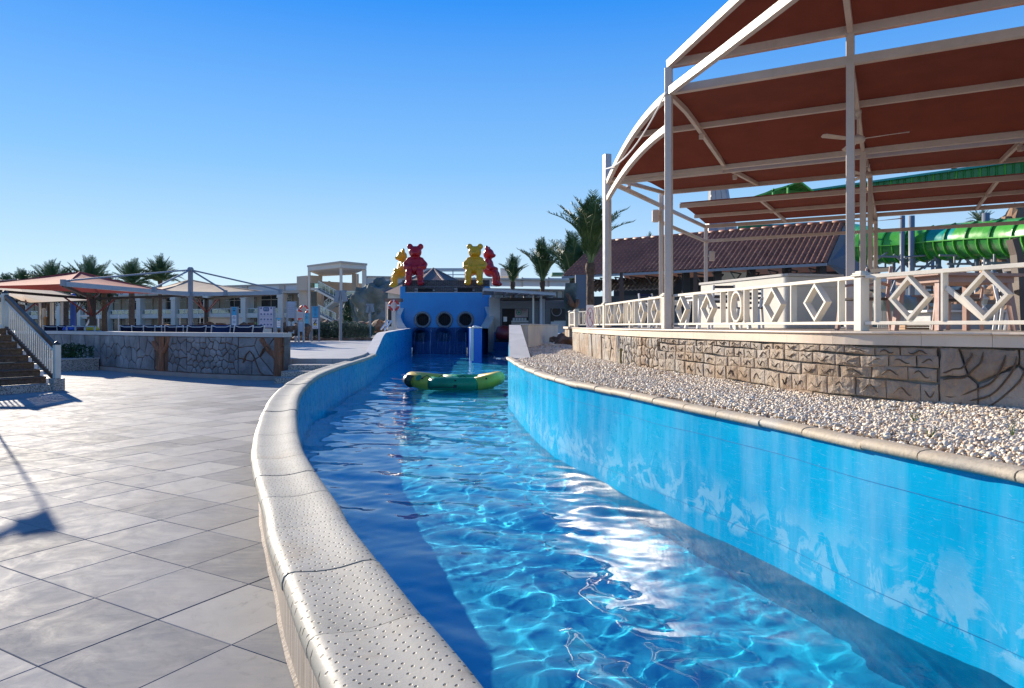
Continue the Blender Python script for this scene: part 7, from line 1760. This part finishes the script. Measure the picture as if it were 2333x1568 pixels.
# open towards the camera: wall behind, floor below
k0=int(N_*.36);k1=int(N_*.52)
trough(gs,pts,.88,LGREENG,R(95),R(190),'back_wall',0,k0); trough(gs,pts,.88,TEALG,R(95),R(190),'teal_section',k0,k1); trough(gs,pts,.88,LGREENG,R(95),R(190),'back_wall',k1,N_)
trough(gs,pts,.87,LGREENG,R(0),R(80),'back_wall',0,k0); trough(gs,pts,.87,TEALG,R(0),R(80),'teal_section',k0,k1); trough(gs,pts,.87,LGREENG,R(0),R(80),'back_wall',k1,N_)
trough(gs,pts,.90,GREENG,R(180),R(360),'floor_shell',0,N_)
for i in range(2,N_-1,4):
    t=(pts[i+1]-pts[i-1]).normalized()
    mb=MB(); a=circ(pts[i],t,.89,R(180),R(360),13); b=circ(pts[i],t,.98,R(180),R(360),13); a2=[p+t*.05 for p in a]; b2=[p+t*.05 for p in b]
    mb.add(a+b+a2+b2,[f for k in range(12) for f in ((k,k+1,14+k,13+k),(26+k,39+k,40+k,27+k),(13+k,14+k,40+k,39+k))]); mb.build('floor_rib',LGREENG if i%8 else GREENG,gs,recalc=False)
    if i%8==2:
        mb=MB(); a=circ(pts[i],t,.84,R(0),R(75),8); b=circ(pts[i],t,.95,R(0),R(75),8); a2=[p+t*.07 for p in a]; b2=[p+t*.07 for p in b]
        mb.add(a+b+a2+b2,[f for k in range(7) for f in ((k,k+1,9+k,8+k),(16+k,24+k,25+k,17+k),(8+k,9+k,25+k,24+k),(k,16+k,17+k,k+1))]); mb.build('wall_rib',GREENG,gs,recalc=False)
for s_ in (0,):
    mb=MB(); mb.sweep([p+(pts[min(i+1,N_)]-pts[max(i-1,0)]).normalized().cross(Vector((0,0,1)))*.92 for i,p in enumerate(pts)][::3],.16,.05); mb.build('seam_flange',LGREENG,gs)
mb=MB(); mb.sweep([p+Vector((0,0,.90))+(pts[min(i+1,N_)]-pts[max(i-1,0)]).normalized().cross(Vector((0,0,1)))*-.25 for i,p in enumerate(pts)][::3],.16,.06); mb.build('rim',GREENG,gs)
SLG=plain('slide_support_grey',(.17,.20,.24),.5,.06,1,0)
sup=thing('slide_scaffold','blue grey steel columns and braces holding up the green slides','scaffold',P(2100,757,36)); sup.location.z=.6
for u,Y,v0,w in ((2056,37,492,.26),(2077,36.5,492,.30),(2036,40,570,.2),(2138,36,578,.26),(2168,35.5,580,.26),(2225,34,582,.22),(2246,33.5,486,.34),(2264,33,580,.22),(2125,44,575,.2)):
    a=P(u,742,Y); mb=MB(); mb.tube([(a.x,Y,.6),(a.x,Y,P(u,v0,Y).z)],w/2,10); mb.build('support_column',SLG,sup,smooth=True)
for (u0,v0,u1,v1,Y) in ((1990,584,2060,586,37),(2060,586,2140,580,36.3),(2140,582,2260,583,34.5),(2040,620,2075,580,37),(2036,580,2075,612,37),(2078,612,2050,580,37),(2105,612,2130,590,36),(2128,583,2145,612,36),(2180,612,2190,588,35),(2200,590,2225,612,34.5),(2085,620,2120,600,37),(1990,540,2040,572,38.5),(1992,572,2050,528,38.5),(2000,590,2030,570,38),(2040,640,2030,665,37),(2058,660,2090,640,37),(2244,640,2290,700,33),(2330,650,2290,740,33),(2200,720,2240,660,34)):
    mb=MB(); mb.tube([P(u0,v0,Y),P(u1,v1,Y)],.055,6); mb.build('brace',SLG,sup)
for i in range(6,N_-4,14):
    p=pts[i]; 
    for s_ in (-.5,.15): mb=MB(); mb.span(p+Vector((s_,-.5,-.78)),p+Vector((s_,-.5,-1.25)),.08,.06); mb.build('saddle',SLG,sup)
    mb=MB(); mb.span(p+Vector((-.9,-.5,-1.2)),p+Vector((.7,-.5,-1.2)),.10,.10); mb.build('saddle_beam',SLG,sup)
# upper straight chute seen between the cloths
uc=thing('green_upper_chute','long straight ribbed green chute high behind the canopy','water slide',P(2150,420,40))
a=P(1850,436,46); b=P(2420,356,36); th=1.0
mb=MB(); d=(b-a).normalized(); mb.plate([a,b,b-Vector((0,0,1.15)),a-Vector((0,0,.55))],(0,1,0),1.2); mb.build('chute_side',GREENG,uc)
mb=MB(); mb.span(a+Vector((0,-.1,.04)),b+Vector((0,-.1,.04)),.3,.12); mb.build('teal_rim',TEALG,uc)
for k in range(34):
    p=a.lerp(b,(k+.5)/34); hh=.5+.62*(k/34); mb=MB(); mb.box(p+Vector((0,-.05,-hh/2-.02)),(.07,.09,hh)); mb.build('chute_rib',LGREENG if k%3==0 else GREENG,uc)
hd=thing('green_slide_start','angular green slide launch piece above the far shade cloth','water slide',P(1785,445,44))
q=[P(1712,452,46),P(1760,432,45),P(1823,415,43),P(1852,437,44),P(1862,450,45),P(1800,460,45)]; mb=MB(); mb.plate(q,(0,1,0),1.4); mb.build('shell',GREENG,hd,bevel=.05)
for (u0,v0,u1,v1) in ((1762,430,1761,448),(1795,423,1795,446),(1712,451,1823,414.5),(1823,414.5,1853,437)): mb=MB(); mb.span(P(u0,v0,43.6),P(u1,v1,43.6),.10,.10,up=(0,1,0)); mb.build('flange',LGREENG,hd)
gl_=thing('green_low_slide','dark green slide section seen just over the tiled roof','water slide',P(1850,525,55))
lp_=smooth_path([tuple(P(u,v,Y)) for u,v,Y in ((1688,523,60),(1760,528,58),(1850,524,55),(1930,527,52),(1995,540,47))],.5); mb=MB(); mb.tube(lp_,.62,14); mb.build('tube',GREENG,gl_,smooth=True)
mb=MB(); mb.tube([P(1700,533,55),P(1745,522,55)],.12,8); mb.build('strut',LGREY,gl_)
# pale wooden cone tower
cn=thing('plank_cone','tall pale grey cone of wooden planks behind the restaurant roof','tower',P(1640,600,62)); 
top=P(1634,415,62); bot=P(1655,700,62); mb=MB(); n=12
for k in range(n):
    a0,a1=2*math.pi*k/n,2*math.pi*(k+.93)/n; z1=P(0,415,62).z; z0=.6; r1,r0=.72,2.6; f=lambda a,r,z,c: Vector((c.x+r*math.cos(a),c.y+r*math.sin(a),z)); zm=P(0,520,62).z; rm=1.35; cb_=Vector((P(1660,0,62).x,62)); cm=Vector((P(1643,0,62).x,62)); ct=Vector((top.x,62))
    mb=MB(); mb.add([f(a0,r0,z0,cb_),f(a1,r0,z0,cb_),f(a1,rm,zm,cm),f(a0,rm,zm,cm),f(a1,r1,z1,ct),f(a0,r1,z1,ct)],[(0,1,2,3),(3,2,4,5)]); mb.build('plank',PLK if k else globals().setdefault('PLK',plain('weathered_plank',(.42,.42,.40),.8,.15,.6,.3,.02)),cn)
mb=MB(); mb.lathe([(.70,0),(2.5,-12)],(top.x+.2,62.0,P(0,418,62).z),12); mb.build('inner_core',GREY,cn)
# tan rock tower, cave wall, elephant like slide trunk
TRK=rock_mesh('rock',ROCKT,71,4,.35); TRK2=rock_mesh('rock',ROCKT,75,4,.45)
rock('rock_tower',TRK,P(2316,640,37.5),(1.6,1.6,3.4),'tall tan artificial rock tower behind the slide at the right edge')
rock('rock_tower',TRK2,P(2300,725,31),(1.5,1.3,1.3),'brown boulder at the foot of the tan rock tower'); rock('rock_tower',TRK2,P(2205,720,36),(1.3,1.2,1.0),'tan boulder seen through the first big diamond of the balustrade',rz=2)
eh=thing('elephant_trunk_slide','pale green ridged elephant trunk shape behind the balustrade','slide',P(2080,740,26))
tp_=smooth_path([tuple(P(u,v,Y)) for u,v,Y in ((1990,715,26),(2030,712,26),(2080,708,26),(2120,696,26.5),(2160,668,27),(2180,640,27.5))],.12); N2=len(tp_); mb=MB()
mb.tube(tp_,[(1.05-.92*(i/N2)**.8)*(1+.045*math.sin(i*2.2)) *.82 for i in range(N2)],18); mb.build('trunk',plain('pale_green_fibreglass',(.34,.42,.38),.5,.1,1,.1),eh,smooth=True)
# low buildings behind right
lb=thing('far_right_building','low pale building behind the balustrade at the far right','building',P(2150,757,60)); lb.location.z=.6
bx(lb,'wall',HCOL,1985,2330,642,757,62,5); bx(lb,'roof_band',HPAN,1980,2335,630,641,61.5,6); bx(lb,'dark_opening',DARK,2190,2262,655,740,61.6,.2)
fnc=thing('plank_fence','pale grey vertical plank fence behind the terrace tables','fence',P(2080,757,22))
for k in range(26): bx(fnc,'plank',LGREY,2000+k*4.1,2003.8+k*4.1,708+.15*k,752,22+.1*k,.03)
# two birds on the chute rim
for u,v,lb_ in ((2240-5,371-4,'left pigeon perched on the teal rim of the upper chute'),(2219,395,'')):
    if not lb_: continue
def bird(u,Y,f,lb_):
    p=a_up.lerp(b_up,f)+Vector((0,-.1,.17)); mb=MB(); mb.ball(p,(.15,.07,.07),10,6); mb.ball(p+Vector((-.13,0,.07)),(.05,.045,.05),8,5); mb.span(p+Vector((.1,0,0)),p+Vector((.27,0,-.03)),.06,.02); o=mb.build('pigeon',DARK); tag(o,lb_,'bird')
a_up,b_up=a*0+P(1850,436,46),P(2420,356,36)
bird(0,0,.62,'left pigeon perched on the teal rim of the upper chute'); bird(0,0,.70,'right pigeon perched on the teal rim of the upper chute')
